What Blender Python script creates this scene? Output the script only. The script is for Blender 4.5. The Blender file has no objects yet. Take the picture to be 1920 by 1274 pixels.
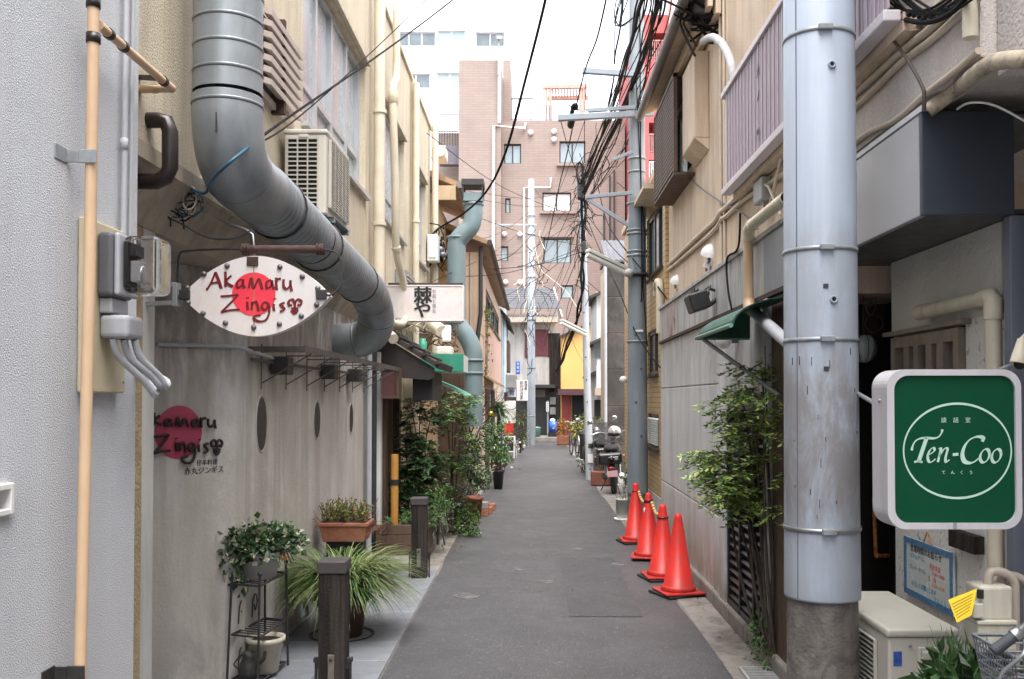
import bpy, math, random
from mathutils import Vector, Matrix
V = Vector
rnd = random.Random(7)
SC = bpy.context.scene
COL = SC.collection

# ------------------------------------------------------------------ camera, sky, sun, exposure
F, CX, HY, CAMZ = 1750.0, 1000.0, 748.0, 1.7
PITCH = math.radians(1.2)
CY = HY - F * math.tan(PITCH)
cam = bpy.data.cameras.new('camera')
cam.sensor_width = 36.0
cam.lens = F / 1920 * 36
cam.shift_x = -(CX - 960) / 1920
cam.shift_y = (CY - 637) / 1920
cam.clip_start, cam.clip_end = 0.05, 2000
co = bpy.data.objects.new('camera', cam)
COL.objects.link(co)
co.location = (0, 0, CAMZ)
co.rotation_euler = (math.pi / 2 + PITCH, 0, 0)
SC.camera = co

w = bpy.data.worlds.new('World')
SC.world = w
w.use_nodes = True
nt = w.node_tree
nt.nodes.clear()
sky = nt.nodes.new('ShaderNodeTexSky')
sky.sky_type = 'NISHITA'
sky.sun_disc = False
SUN_EL, SUN_AZ = math.radians(70), math.radians(165)   # azimuth measured from +Y towards +X
sky.sun_elevation = SUN_EL
sky.sun_rotation = SUN_AZ
sky.air_density, sky.dust_density, sky.ozone_density = 1.0, 3.0, 1.0
hs = nt.nodes.new('ShaderNodeHueSaturation')
hs.inputs['Saturation'].default_value = 0.22
bg = nt.nodes.new('ShaderNodeBackground')
bg.inputs['Strength'].default_value = 0.15
ow = nt.nodes.new('ShaderNodeOutputWorld')
nt.links.new(sky.outputs[0], hs.inputs['Color'])
nt.links.new(hs.outputs[0], bg.inputs['Color'])
nt.links.new(bg.outputs[0], ow.inputs['Surface'])

sl = bpy.data.lights.new('sun', 'SUN')
sl.energy = 1.0
sl.angle = math.radians(60)
sl.color = (1.0, 0.96, 0.9)
so = bpy.data.objects.new('sun', sl)
COL.objects.link(so)
sd = V((math.sin(SUN_AZ) * math.cos(SUN_EL), math.cos(SUN_AZ) * math.cos(SUN_EL), math.sin(SUN_EL)))
so.rotation_euler = sd.to_track_quat('Z', 'Y').to_euler()
so.location = (5, 10, 30)
SC.view_settings.view_transform = 'Standard'
SC.view_settings.look = 'None'
SC.view_settings.exposure = 2.25
SC.view_settings.gamma = 1.0
SC.view_settings.use_curve_mapping = False
SC.cycles.max_bounces = 8
SC.cycles.diffuse_bounces = 4
SC.cycles.use_denoising = True

# ------------------------------------------------------------------ rays: a pixel of the photograph -> a point of the place
sp, cp = math.sin(PITCH), math.cos(PITCH)
def ray(px, py):
    u, v = (px - CX) / F, (CY - py) / F
    return V((u, cp - v * sp, sp + v * cp))
CAM = V((0, 0, CAMZ))
def at(px, py, Y):
    d = ray(px, py); return CAM + d * (Y / d.y)
def onx(px, py, X):
    d = ray(px, py); return CAM + d * (X / d.x)
def onz(px, py, Z):
    d = ray(px, py); return CAM + d * ((Z - CAMZ) / d.z)
def onp(px, py, O, N):
    d = ray(px, py); return CAM + d * ((V(O) - CAM).dot(N) / d.dot(N))

# ------------------------------------------------------------------ materials
MATS = {}
def mat(name, col, rough=.6, var=.18, scale=4, bump=0.0, bscale=80, streak=0.0, scol=None, metal=0.0, spec=.5,
        spots=0.0, spcol=(.02, .02, .02), spscale=30, trans=0.0, coat=0.0, emit=None, estr=1.0, sheen=0, sscale=9, low=None, fine=0.0, streak2=None, ior=None, bdist=.01, zst=(), szk=.9):
    if name in MATS: return MATS[name]
    m = bpy.data.materials.new(name); m.use_nodes = True
    t = m.node_tree; N = t.nodes; L = t.links
    b = N['Principled BSDF']
    b.inputs['Roughness'].default_value = rough
    b.inputs['Metallic'].default_value = metal
    b.inputs['Specular IOR Level'].default_value = spec
    b.inputs['Transmission Weight'].default_value = trans
    b.inputs['Coat Weight'].default_value = coat
    tc = N.new('ShaderNodeTexCoord')
    def noise(sc, det=5, rough_=.6, mp=None, dist=0):
        n = N.new('ShaderNodeTexNoise'); n.inputs['Scale'].default_value = sc
        n.inputs['Detail'].default_value = det; n.inputs['Roughness'].default_value = rough_; n.inputs['Distortion'].default_value = dist
        if mp:
            k = N.new('ShaderNodeMapping'); k.inputs['Scale'].default_value = mp
            L.new(tc.outputs['Object'], k.inputs['Vector']); L.new(k.outputs[0], n.inputs['Vector'])
        else: L.new(tc.outputs['Object'], n.inputs['Vector'])
        return n.outputs['Fac']
    def ramp(fac, a, c):
        r = N.new('ShaderNodeMapRange'); r.inputs[1].default_value = a; r.inputs[2].default_value = c
        L.new(fac, r.inputs[0]); return r.outputs[0]
    def mix(fac, a, c, mode='MIX'):
        x = N.new('ShaderNodeMix'); x.data_type = 'RGBA'; x.blend_type = mode
        if isinstance(fac, float): x.inputs[0].default_value = fac
        else: L.new(fac, x.inputs[0])
        for i, s in ((6, a), (7, c)):
            if isinstance(s, tuple): x.inputs[i].default_value = (*s, 1)
            else: L.new(s, x.inputs[i])
        return x.outputs[2]
    def mul(fac, k):
        x = N.new('ShaderNodeMath'); x.operation = 'MULTIPLY'; L.new(fac, x.inputs[0]); x.inputs[1].default_value = k; return x.outputs[0]
    col = tuple(col)
    lo = tuple(c * (1 - var) for c in col); hi = tuple(min(.95, c * (1 + var * .6)) for c in col)
    c = mix(ramp(noise(scale), .3, .7), lo, hi)
    if fine: c = mix(ramp(noise(bscale, 2, .5), .35, .65), c, mix(fine, c, (0.0, 0.0, 0.0)))
    if streak:
        sc_ = scol or tuple(x * .35 for x in col)
        c = mix(mul(ramp(noise(1.0, 6, .65, (sscale, sscale, szk)), .46, .62), streak), c, sc_)
    if streak2: c = mix(mul(ramp(noise(1.0, 5, .6, (streak2[2], streak2[2] * 1.1, .3)), .5, .64), streak2[1]), c, streak2[0])
    if low:   # stains with a shape of their own: (colour, amount, scale)
        c = mix(mul(ramp(noise(low[2], 6, .7, None, .6), .49, .62), low[1]), c, low[0])
    for (zc_, zc2, col2, amt2, nsc) in zst:   # tone in one height band: splash dirt at foot, darker under ledge, poster grime
        sz = N.new('ShaderNodeSeparateXYZ'); L.new(tc.outputs['Object'], sz.inputs[0])
        c1 = ramp(sz.outputs['Z'], zc_[0], zc_[1]); c2 = ramp(sz.outputs['Z'], zc2[0], zc2[1])
        x1 = N.new('ShaderNodeMath'); x1.operation = 'MULTIPLY'; L.new(c1, x1.inputs[0]); L.new(c2, x1.inputs[1])
        x2 = N.new('ShaderNodeMath'); x2.operation = 'MULTIPLY'; L.new(x1.outputs[0], x2.inputs[0]); L.new(ramp(noise(1.0, 6, .7, (nsc, nsc, nsc * .35), .5), .36, .56), x2.inputs[1])
        c = mix(mul(x2.outputs[0], amt2), c, col2)
    if spots:
        c = mix(mul(ramp(noise(spscale, 3, .5, None, 1.0), .62, .66), spots), c, spcol)
    L.new(c, b.inputs['Base Color'])
    rr = ramp(noise(scale * 3), .2, .8)
    x = N.new('ShaderNodeMapRange'); x.inputs[3].default_value = max(.02, rough - .12); x.inputs[4].default_value = min(1, rough + .1)
    L.new(rr, x.inputs[0]); L.new(x.outputs[0], b.inputs['Roughness'])
    if bump:
        bn = N.new('ShaderNodeBump'); bn.inputs['Strength'].default_value = bump; bn.inputs['Distance'].default_value = bdist
        L.new(noise(bscale, 3, .55), bn.inputs['Height']); L.new(bn.outputs[0], b.inputs['Normal'])
    if ior: b.inputs['IOR'].default_value = ior
    if emit:
        b.inputs['Emission Color'].default_value = (*emit, 1); b.inputs['Emission Strength'].default_value = estr
    MATS[name] = m
    return m
def brickmat(name, c1, c2, mortar, bw, bh, ms=.012, rough=.6, axis='y', bump=.3):
    m = bpy.data.materials.new(name); m.use_nodes = True
    t = m.node_tree; N = t.nodes; L = t.links; b = N['Principled BSDF']
    tc = N.new('ShaderNodeTexCoord'); sx = N.new('ShaderNodeSeparateXYZ'); cb = N.new('ShaderNodeCombineXYZ')
    L.new(tc.outputs['Object'], sx.inputs[0])
    ad = N.new('ShaderNodeMath'); L.new(sx.outputs['X'], ad.inputs[0]); L.new(sx.outputs['Y'], ad.inputs[1])
    L.new(ad.outputs[0], cb.inputs['X']); L.new(sx.outputs['Z'], cb.inputs['Y'])
    br = N.new('ShaderNodeTexBrick'); br.inputs['Scale'].default_value = 1
    br.inputs['Brick Width'].default_value = bw; br.inputs['Row Height'].default_value = bh; br.inputs['Mortar Size'].default_value = ms
    br.inputs['Color1'].default_value = (*c1, 1); br.inputs['Color2'].default_value = (*c2, 1); br.inputs['Mortar'].default_value = (*mortar, 1)
    L.new(cb.outputs[0], br.inputs['Vector'])
    n = N.new('ShaderNodeTexNoise'); n.inputs['Scale'].default_value = .7; n.inputs['Detail'].default_value = 6
    L.new(tc.outputs['Object'], n.inputs['Vector'])
    mr = N.new('ShaderNodeMapRange'); mr.inputs[3].default_value = .8; mr.inputs[4].default_value = 1.15; L.new(n.outputs[0], mr.inputs[0])
    x = N.new('ShaderNodeMix'); x.data_type = 'RGBA'; x.blend_type = 'MULTIPLY'; x.inputs[0].default_value = 1
    L.new(br.outputs['Color'], x.inputs[6]); L.new(mr.outputs[0], x.inputs[7]); L.new(x.outputs[2], b.inputs['Base Color'])
    b.inputs['Roughness'].default_value = rough
    bn = N.new('ShaderNodeBump'); bn.inputs['Strength'].default_value = bump; bn.inputs['Distance'].default_value = .01; bn.invert = True
    L.new(br.outputs['Fac'], bn.inputs['Height']); L.new(bn.outputs[0], b.inputs['Normal'])
    return m

# ------------------------------------------------------------------ mesh builder
class MB:
    def __init__(s): s.v = []; s.f = []; s.m = []; s.s = []
    def add(s, vs, fs, m=0, sm=False):
        o = len(s.v); s.v += [V(p) for p in vs]
        for f in fs: s.f.append([i + o for i in f]); s.m.append(m); s.s.append(sm)
        return s
    def hexa(s, p, m=0):   # p: bottom 4 ccw, top 4 ccw
        return s.add(p, [(3, 2, 1, 0), (4, 5, 6, 7), (0, 1, 5, 4), (1, 2, 6, 5), (2, 3, 7, 6), (3, 0, 4, 7)], m)
    def box(s, x0, x1, y0, y1, z0, z1, m=0):
        return s.hexa([(x0, y0, z0), (x1, y0, z0), (x1, y1, z0), (x0, y1, z0), (x0, y0, z1), (x1, y0, z1), (x1, y1, z1), (x0, y1, z1)], m)
    def obox(s, O, U, N, u0, u1, d0, d1, z0, z1, m=0):
        O, U, N, Z = V(O), V(U), V(N), V((0, 0, 1))
        P = lambda u, d, z: O + U * u + N * d + Z * z
        return s.hexa([P(u0, d0, z0), P(u1, d0, z0), P(u1, d1, z0), P(u0, d1, z0), P(u0, d0, z1), P(u1, d0, z1), P(u1, d1, z1), P(u0, d1, z1)], m)
    def bar(s, p, q, w, h, up=(0, 0, 1), m=0):
        p, q = V(p), V(q); d = (q - p).normalized(); up = V(up)
        if abs(d.dot(up)) > .97: up = V((1, 0, 0))
        a = d.cross(up).normalized() * (w / 2); b = a.cross(d).normalized() * (h / 2)
        return s.hexa([p - a - b, p + a - b, q + a - b, q - a - b, p - a + b, p + a + b, q + a + b, q - a + b], m)
    def tube(s, pts, r, n=8, m=0, caps=True, sm=True):
        pts = [V(p) for p in pts]; k = len(pts)
        rs = r if isinstance(r, (list, tuple)) else [r] * k
        T = [(pts[min(i + 1, k - 1)] - pts[max(i - 1, 0)]).normalized() for i in range(k)]
        a = T[0].orthogonal().normalized(); vs = []
        for i in range(k):
            if i:
                q = T[i - 1].rotation_difference(T[i]); a = (q @ a)
            a = (a - T[i] * a.dot(T[i])).normalized(); b = T[i].cross(a)
            for j in range(n):
                t = 2 * math.pi * j / n
                vs.append(pts[i] + (a * math.cos(t) + b * math.sin(t)) * rs[i])
        fs = [(i * n + j, i * n + (j + 1) % n, (i + 1) * n + (j + 1) % n, (i + 1) * n + j) for i in range(k - 1) for j in range(n)]
        s.add(vs, fs, m, sm)
        if caps:
            s.add(vs[:n], [tuple(range(n - 1, -1, -1))], m); s.add(vs[-n:], [tuple(range(n))], m)
        return s
    def cyl(s, p, q, r, n=14, m=0): return s.tube([p, q], r, n, m)
    def lathe(s, c, prof, n=20, axis=(0, 0, 1), m=0, sm=True):
        c = V(c); A = V(axis).normalized(); a = A.orthogonal().normalized(); b = A.cross(a); vs = []
        for r, z in prof:
            for j in range(n):
                t = 2 * math.pi * j / n
                vs.append(c + A * z + (a * math.cos(t) + b * math.sin(t)) * max(r, 1e-4))
        k = len(prof)
        return s.add(vs, [(i * n + j, i * n + (j + 1) % n, (i + 1) * n + (j + 1) % n, (i + 1) * n + j) for i in range(k - 1) for j in range(n)], m, sm)
    def ell(s, c, r, n=12, k=8, m=0):
        c = V(c); r = (r, r, r) if not isinstance(r, (tuple, list)) else r; vs = []
        for i in range(k + 1):
            t = math.pi * i / k
            for j in range(n):
                a = 2 * math.pi * j / n
                vs.append(c + V((r[0] * math.sin(t) * math.cos(a), r[1] * math.sin(t) * math.sin(a), -r[2] * math.cos(t))))
        return s.add(vs, [(i * n + j, i * n + (j + 1) % n, (i + 1) * n + (j + 1) % n, (i + 1) * n + j) for i in range(k) for j in range(n)], m, True)
    def prism(s, pts, vec, m=0, sm=False):
        n = len(pts); vec = V(vec); a = [V(p) for p in pts]; b = [p + vec for p in a]
        s.add(a + b, [tuple(range(n - 1, -1, -1)), tuple(range(n, 2 * n))], m)
        return s.add(a + b, [(i, (i + 1) % n, n + (i + 1) % n, n + i) for i in range(n)], m, sm)
    def quad(s, a, b, c, d, m=0): return s.add([a, b, c, d], [(0, 1, 2, 3)], m)
    def wall(s, O, U, N, L, z0, z1, holes=(), t=.12, m=0):
        """a slab with real openings: front on the line O+U*u, thickness t inwards; holes (u0,u1,z0,z1)"""
        O, U, N, Z = V(O), V(U), V(N), V((0, 0, 1))
        us = sorted({0, L, *[h[0] for h in holes], *[h[1] for h in holes]}); zs = sorted({z0, z1, *[h[2] for h in holes], *[h[3] for h in holes]})
        P = lambda u, z, d: O + U * u + Z * z + N * d
        for i in range(len(us) - 1):
            for j in range(len(zs) - 1):
                u, zz = (us[i] + us[i + 1]) / 2, (zs[j] + zs[j + 1]) / 2
                if any(h[0] < u < h[1] and h[2] < zz < h[3] for h in holes): continue
                a, b, c, d = us[i], us[i + 1], zs[j], zs[j + 1]
                s.quad(P(a, c, 0), P(b, c, 0), P(b, d, 0), P(a, d, 0), m); s.quad(P(b, c, -t), P(a, c, -t), P(a, d, -t), P(b, d, -t), m)
        for a, b, c, d in [(0, L, z0, z1), *holes]:
            for (p, q), (r, w_) in (((a, c), (b, c)), ((b, c), (b, d)), ((b, d), (a, d)), ((a, d), (a, c))):
                s.quad(P(p, q, 0), P(r, w_, 0), P(r, w_, -t), P(p, q, -t), m)
        return s
    def leaf(s, p, d, side, Ln, W, m=0, fold=.25, droop=0):
        p, d, side = V(p), V(d), V(side); n = d.cross(side); mid = p + d * (Ln * .45); z = V((0, 0, droop * Ln))
        s.add([p, mid + side * W / 2 + n * W * fold, p + d * Ln - z, mid - side * W / 2 + n * W * fold], [(0, 1, 2), (0, 2, 3)], m); return s
    def mark(s): return len(s.v)
    def xf(s, i, M):
        for k in range(i, len(s.v)): s.v[k] = M @ s.v[k]
        return s

def wloc(o):
    p = V((0, 0, 0))
    while o is not None: p += V(o.location); o = o.parent
    return p
def props(o, label=None, cat=None, group=None, kind=None):
    for k, v in (('label', label), ('category', cat), ('group', group), ('kind', kind)):
        if v: o[k] = v
    return o
def build(mb, name, mats, parent=None, label=None, cat=None, group=None, kind=None, bevel=0.0, seg=2):
    if not isinstance(mats, (list, tuple)): mats = [mats]
    if parent is not None: off = wloc(parent); loc = V((0, 0, 0))
    else:
        xs = [v.x for v in mb.v]; ys = [v.y for v in mb.v]
        off = V(((min(xs) + max(xs)) / 2, (min(ys) + max(ys)) / 2, min(v.z for v in mb.v))); loc = off
    me = bpy.data.meshes.new(name)
    me.from_pydata([tuple(v - off) for v in mb.v], [], mb.f)
    for mm in mats: me.materials.append(mm)
    me.polygons.foreach_set('material_index', mb.m); me.polygons.foreach_set('use_smooth', mb.s)
    me.update()
    o = bpy.data.objects.new(name, me); COL.objects.link(o); o.location = loc; o.parent = parent
    if bevel:
        b = o.modifiers.new('bevel', 'BEVEL'); b.width = bevel; b.segments = seg; b.limit_method = 'ANGLE'; b.angle_limit = math.radians(40)
    return props(o, label, cat, group, kind)
def thing(name, label, cat, loc, group=None):
    o = bpy.data.objects.new(name, None); o.empty_display_size = .1; COL.objects.link(o); o.location = V(loc)
    return props(o, label, cat, group)
def dup(root, loc, label=None, rotz=None, scale=None):
    r = root.copy(); COL.objects.link(r); r.location = V(loc)
    if rotz is not None: r.rotation_euler = (0, 0, rotz)
    if scale: r.scale = (scale,) * 3
    if label: r['label'] = label
    for ch in list(root.children):
        c = ch.copy(); COL.objects.link(c); c.parent = r
        for g in list(ch.children):
            d = g.copy(); COL.objects.link(d); d.parent = c
    return r
def piece(o, delta, parent=None):   # another piece sharing the mesh of o
    c = o.copy(); COL.objects.link(c); c.location = V(o.location) + V(delta); c.parent = parent or o.parent
    return c
def catmull(pts, k=6):
    pts = [V(p) for p in pts]; n = len(pts); out = []
    for i in range(n - 1):
        p0, p1, p2, p3 = pts[max(i - 1, 0)], pts[i], pts[i + 1], pts[min(i + 2, n - 1)]
        for j in range(k):
            t = j / k
            out.append(.5 * ((2 * p1) + (p2 - p0) * t + (2 * p0 - 5 * p1 + 4 * p2 - p3) * t * t + (3 * p1 - p0 - 3 * p2 + p3) * t ** 3))
    out.append(pts[-1]); return out
def sag(p, q, s, k=12, wob=0.0):
    p, q = V(p), V(q); out = []
    for i in range(k + 1):
        t = i / k; a = p.lerp(q, t); a.z -= s * 4 * t * (1 - t)
        if wob and 0 < i < k: a += V((rnd.uniform(-wob, wob), 0, rnd.uniform(-wob, wob)))
        out.append(a)
    return out
def text(body, size, O, U, W, m, parent, name='lettering', extrude=.001, align='CENTER', res=3, sx=1.0):
    c = bpy.data.curves.new('t', 'FONT'); c.body = body; c.size = size; c.extrude = extrude; c.align_x = align; c.align_y = 'CENTER'
    c.resolution_u = res
    o = bpy.data.objects.new('t', c); COL.objects.link(o)
    bpy.context.view_layer.update()
    me = bpy.data.meshes.new_from_object(o.evaluated_get(bpy.context.evaluated_depsgraph_get()))
    bpy.data.objects.remove(o)
    U, W = V(U), V(W); N = U.cross(W); off = wloc(parent); O = V(O) - off
    for v in me.vertices: v.co = O + U * v.co.x * sx + W * v.co.y + N * v.co.z
    me.materials.clear(); me.materials.append(m); me.name = name
    r = bpy.data.objects.new(name, me); COL.objects.link(r); r.parent = parent
    return r
def nib(mb, pts, to3, nrm, w, ang, th=.002, thin=.25, smooth=True, m=0):
    """a broad-nib pen stroke as a raised ribbon; pts in 2D, to3 maps 2D -> 3D"""
    P = catmull([V((x, y, 0)) for x, y in pts], 7) if smooth and len(pts) > 2 else [V((x, y, 0)) for x, y in pts]
    nv = V((math.cos(ang), -math.sin(ang), 0)) * w / 2; nrm = V(nrm); Lf, Rt = [], []
    for i, p in enumerate(P):
        d = (P[min(i + 1, len(P) - 1)] - P[max(i - 1, 0)]).normalized(); nn = V((-d.y, d.x, 0))
        k = nv if nv.dot(nn) > 0 else -nv
        o = nn * max(abs(nv.dot(nn)), w * thin / 2)
        Lf.append(p + o); Rt.append(p - o)
    n = len(P); a = [to3(p.x, p.y) + nrm * th for p in Lf]; b = [to3(p.x, p.y) + nrm * th for p in Rt]
    a0 = [p - nrm * th for p in a]; b0 = [p - nrm * th for p in b]
    fs = []
    for i in range(n - 1):
        fs += [(i, i + 1, n + i + 1, n + i), (2 * n + i, i, i + 1, 2 * n + i + 1)[::-1], (n + i, n + i + 1, 3 * n + i + 1, 3 * n + i)]
    mb.add(a + b + a0 + b0, fs, m)
def rv(s=1.0): return V((rnd.gauss(0, s), rnd.gauss(0, s), rnd.gauss(0, s)))
def bush(mb, c, r, n, Ln, W, clumps=9, nm=3, up=.3, tight=.42):
    c = V(c); cl = []
    for _ in range(clumps):
        d = rv().normalized(); k = rnd.uniform(.35, .85); cl.append(c + V((d.x * r[0] * k, d.y * r[1] * k, d.z * r[2] * k)))
    for _ in range(n):
        q = rnd.choice(cl); e = rv(tight); p = q + V((e.x * r[0], e.y * r[1], e.z * r[2]))
        if p.z < .02: continue
        d = ((p - c).normalized() + rv(.5) + V((0, 0, up))).normalized(); sd_ = d.cross(rv()).normalized(); k = rnd.uniform(.6, 1.25)
        mb.leaf(p, d, sd_, Ln * k, W * k, rnd.randrange(nm), droop=rnd.uniform(0, .3))
    return cl
def spray(mb, p, d, Ln, pairs, lf, W, nm=3, stem=None):
    p, d = V(p), V(d).normalized(); side = d.cross(V((0, 0, 1)) + rv(.25)).normalized(); pts = []
    for i in range(pairs):
        t = (i + .6) / pairs; q = p + d * Ln * t - V((0, 0, Ln * .35 * t * t)); pts.append(q)
        for sg in (-1, 1):
            dd = (d * .6 + side * sg + rv(.2)).normalized(); k = rnd.uniform(.75, 1.2)
            mb.leaf(q, dd, dd.cross(V((0, 0, 1)) + rv(.3)).normalized(), lf * k, W * k, rnd.randrange(nm), droop=.15)
    mb.leaf(pts[-1], d, side, lf, W, rnd.randrange(nm))
    if stem is not None: stem.tube([p, pts[len(pts) // 2], pts[-1]], .0022, 4)
def blade(mb, base, az, lean, Ln, W, m, k=6):
    p = V(base); e = lean; s_ = V((-math.sin(az), math.cos(az), 0)); vs = []
    for i in range(k + 1):
        w_ = W * (1 - (i / k) ** 2 * .92) / 2; vs += [p - s_ * w_, p + s_ * w_]
        e += (1.7 + rnd.uniform(-.2, .3)) / k; p = p + V((math.cos(az) * math.sin(e), math.sin(az) * math.sin(e), math.cos(e))) * Ln / k
    mb.add(vs, [(2 * i, 2 * i + 1, 2 * i + 3, 2 * i + 2) for i in range(k)], m, True)

def walk(b, c, st, r_, bias, m=0):
    p = V(c); d = (V(bias) + rv(.5)).normalized(); pts = [p]
    for _ in range(5): d = (d + rv(.38) + V(bias) * .15).normalized(); p = p + d * st; pts.append(p)
    b.tube(catmull(pts, 3), r_, 4, m)
def coil(b, c, rx, rz, r_, m=0, turns=1.2):
    a0 = rnd.uniform(0, 6.28); n = 16; tilt = rnd.uniform(-.4, .4)
    b.tube([V(c) + V((rx * math.cos(a0 + turns * 6.28 * i / n), rnd.uniform(-.004, .004) + .02 * i / n, rz * math.sin(a0 + turns * 6.28 * i / n + tilt))) for i in range(n + 1)], r_, 5, m)
# ------------------------------------------------------------------ palette
stucco = mat('grey stucco', (.63, .655, .695), .8, .07, 2, .8, 190, .25, (.42, .41, .42), fine=.22, bdist=.007, low=((.53, .53, .545), .5, .7), sscale=4, szk=.2, zst=[((-.2, -.1), (1.1, .2), (.46, .45, .44), .6, 5)])
creamw = mat('cream render', (.68, .595, .45), .8, .1, 1.5, .8, 110, .5, (.44, .36, .26), fine=.2, low=((.50, .42, .31), .4, .9))
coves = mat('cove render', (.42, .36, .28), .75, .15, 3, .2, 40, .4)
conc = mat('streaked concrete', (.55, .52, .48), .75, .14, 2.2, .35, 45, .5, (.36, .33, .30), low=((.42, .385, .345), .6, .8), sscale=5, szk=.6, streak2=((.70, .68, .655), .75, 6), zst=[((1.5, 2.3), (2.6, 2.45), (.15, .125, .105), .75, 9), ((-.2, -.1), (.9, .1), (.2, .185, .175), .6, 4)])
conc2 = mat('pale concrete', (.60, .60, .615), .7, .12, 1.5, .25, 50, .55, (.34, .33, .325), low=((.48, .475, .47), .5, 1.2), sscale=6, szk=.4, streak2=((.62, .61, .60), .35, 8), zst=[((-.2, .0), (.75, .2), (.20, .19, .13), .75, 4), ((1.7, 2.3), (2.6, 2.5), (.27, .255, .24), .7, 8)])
kerbm = mat('kerb concrete', (.26, .235, .21), .85, .25, 5, .5, 60, 0, low=((.10, .09, .07), .6, 4))
asph = mat('asphalt', (.118, .116, .122), .52, .25, 1.2, 1.0, 110, fine=.6, low=((.066, .064, .067), .8, .6), spots=.6, spcol=(.22, .215, .215), spscale=40)
groundm = mat('bare ground', (.2, .19, .18), .9, .2, 2, .4, 40)
tilem = mat('slate tile', (.215, .225, .25), .45, .18, 3, .1, 60, low=((.15, .155, .17), .5, 3))
galv = mat('galvanised steel', (.27, .30, .325), .42, .2, 3, .03, 40, .4, (.36, .38, .39), metal=.35, low=((.19, .21, .22), .45, 2.5))
groovem = mat('shaded groove steel', (.115, .125, .135), .5, .3, 6, metal=.3)
seamm = mat('dark seam line', (.03, .03, .033), .6)
pvc = mat('beige pipe', (.60, .42, .27), .45, .12, 4, 0, 1, .25, (.40, .25, .15))
pvcw = mat('cream pipe', (.62, .56, .44), .45, .12, 4, 0, 1, .3, (.36, .30, .21))
pvcg = mat('grey conduit', (.42, .43, .46), .5, .12, 4)
darkpipe = mat('dark brown pipe', (.022, .014, .014), .35, .2, 4)
blackm = mat('black metal', (.018, .018, .02), .45, .3, 12)
ironm = mat('dark iron', (.03, .028, .028), .55, .4, 20)
rustm = mat('rusty iron', (.06, .028, .022), .8, .5, 18, .4, 60)
steel = mat('bare steel', (.35, .36, .37), .35, .15, 8, metal=.8)
zinc = mat('zinc fittings', (.30, .32, .34), .45, .25, 20, metal=.3)
armm = mat('crossarm paint', (.22, .25, .285), .5, .1, 6)
whitep = mat('white paint', (.78, .78, .77), .5, .06, 4, 0, 1, .2, (.5, .46, .4))
signw = mat('white acrylic', (.68, .645, .635), .3, .05, 2, low=((.62, .50, .42), .4, 4))
redm = mat('red print', (.80, .045, .075), .35, .1, 3)
wallred = mat('faded red paint', (.50, .075, .14), .6, .15, 4)
ink = mat('dark red ink', (.16, .012, .012), .4, .2, 10)
inkb = mat('black ink', (.012, .012, .013), .5)
alum = mat('aluminium frame', (.50, .51, .52), .38, .1, 6, metal=.35)
dkframe = mat('dark bronze frame', (.035, .03, .028), .45)
frost = mat('frosted pane', (.44, .48, .50), .28, .3, .9, spec=.5)
paneg = mat('window glass', (.10, .13, .15), .06, .4, .8, spec=.9)
paneb = mat('bright window glass', (.28, .36, .40), .06, .3, .5, spec=.9)
darkin = mat('dark interior', (.012, .011, .011), .9)
acw = mat('air conditioner casing', (.60, .575, .51), .45, .06, 3, 0, 1, .15, (.42, .38, .3))
acg = mat('air conditioner grille', (.48, .46, .41), .5, .06, 3)
clear = mat('clear plastic', (.97, .975, .98), .03, 0, trans=1.0, ior=1.3)
woodd = mat('weathered dark timber', (.022, .017, .015), .85, .4, 3, .5, 70, .6, (.07, .058, .05), sscale=34, spec=.25)
woodb = mat('brown timber', (.10, .06, .04), .65, .3, 4, .2, 60, .4, sscale=25)
terra = mat('terracotta', (.32, .12, .065), .8, .25, 5, .2, 60, low=((.4, .25, .18), .4, 6))
plaster = mat('beige plaster', (.55, .45, .33), .8, .12, 1.5, .25, 60, .4, (.32, .24, .16))
pinkw = mat('pink plaster', (.58, .38, .31), .8, .1, 1.5, .2, 60, .4, (.38, .25, .2))
soil = mat('potting soil', (.03, .022, .017), .95, .4, 20, .5, 60)
brownroof = mat('dark brown roof', (.028, .021, .019), .6, .3, 5)
greenp = mat('green sheet', (.03, .26, .17), .5, .15, 4, 0, 1, .2, (.12, .3, .22))
cloth = mat('pale green cloth', (.10, .30, .22), .7, .3, 6)
bluegrey = mat('blue grey duct paint', (.17, .235, .255), .5, .12, 2, 0, 1, .5, (.17, .2, .2))
yellowp = mat('yellow padding', (.46, .22, .045), .6, .2, 6, .1, 40, .3)
polebl = mat('blue grey pole sheath', (.36, .415, .50), .5, .08, 2, .05, 60, .25, (.29, .31, .35), sscale=30, zst=[((.95, 1.25), (2.15, 1.75), (.20, .185, .18), .85, 7), ((2.0, 2.1), (2.5, 2.4), (.26, .27, .29), .5, 12), ((.5, .7), (1.1, .9), (.30, .31, .33), .6, 9)])
polec = mat('pole concrete', (.19, .17, .155), .85, .3, 4, .5, 60, .4, low=((.07, .062, .058), .75, 6))
polef = mat('far pole concrete', (.27, .30, .33), .7, .15, 2, .1, 30, .3)
polep = mat('painted slim pole', (.43, .46, .49), .5, .12, 4, 0, 1, .3)
cablem = mat('black cable', (.014, .014, .015), .8, spec=.12)
cabled = mat('grey cable', (.05, .05, .054), .8, spec=.15)
blueca = mat('blue cable', (.02, .10, .16), .5)
creamca = mat('painted cable', (.55, .46, .36), .6, .1, 8)
leafd = [mat('dark leaf', (.030, .068, .026), .4, .5, 14), mat('mid leaf', (.055, .12, .035), .45, .5, 14), mat('grey leaf', (.10, .15, .085), .45, .4, 14)]
leafm = [mat('leaf green', (.045, .12, .03), .45, .45, 14), mat('fresh leaf', (.09, .18, .035), .45, .4, 14), leafd[1]]
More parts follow.
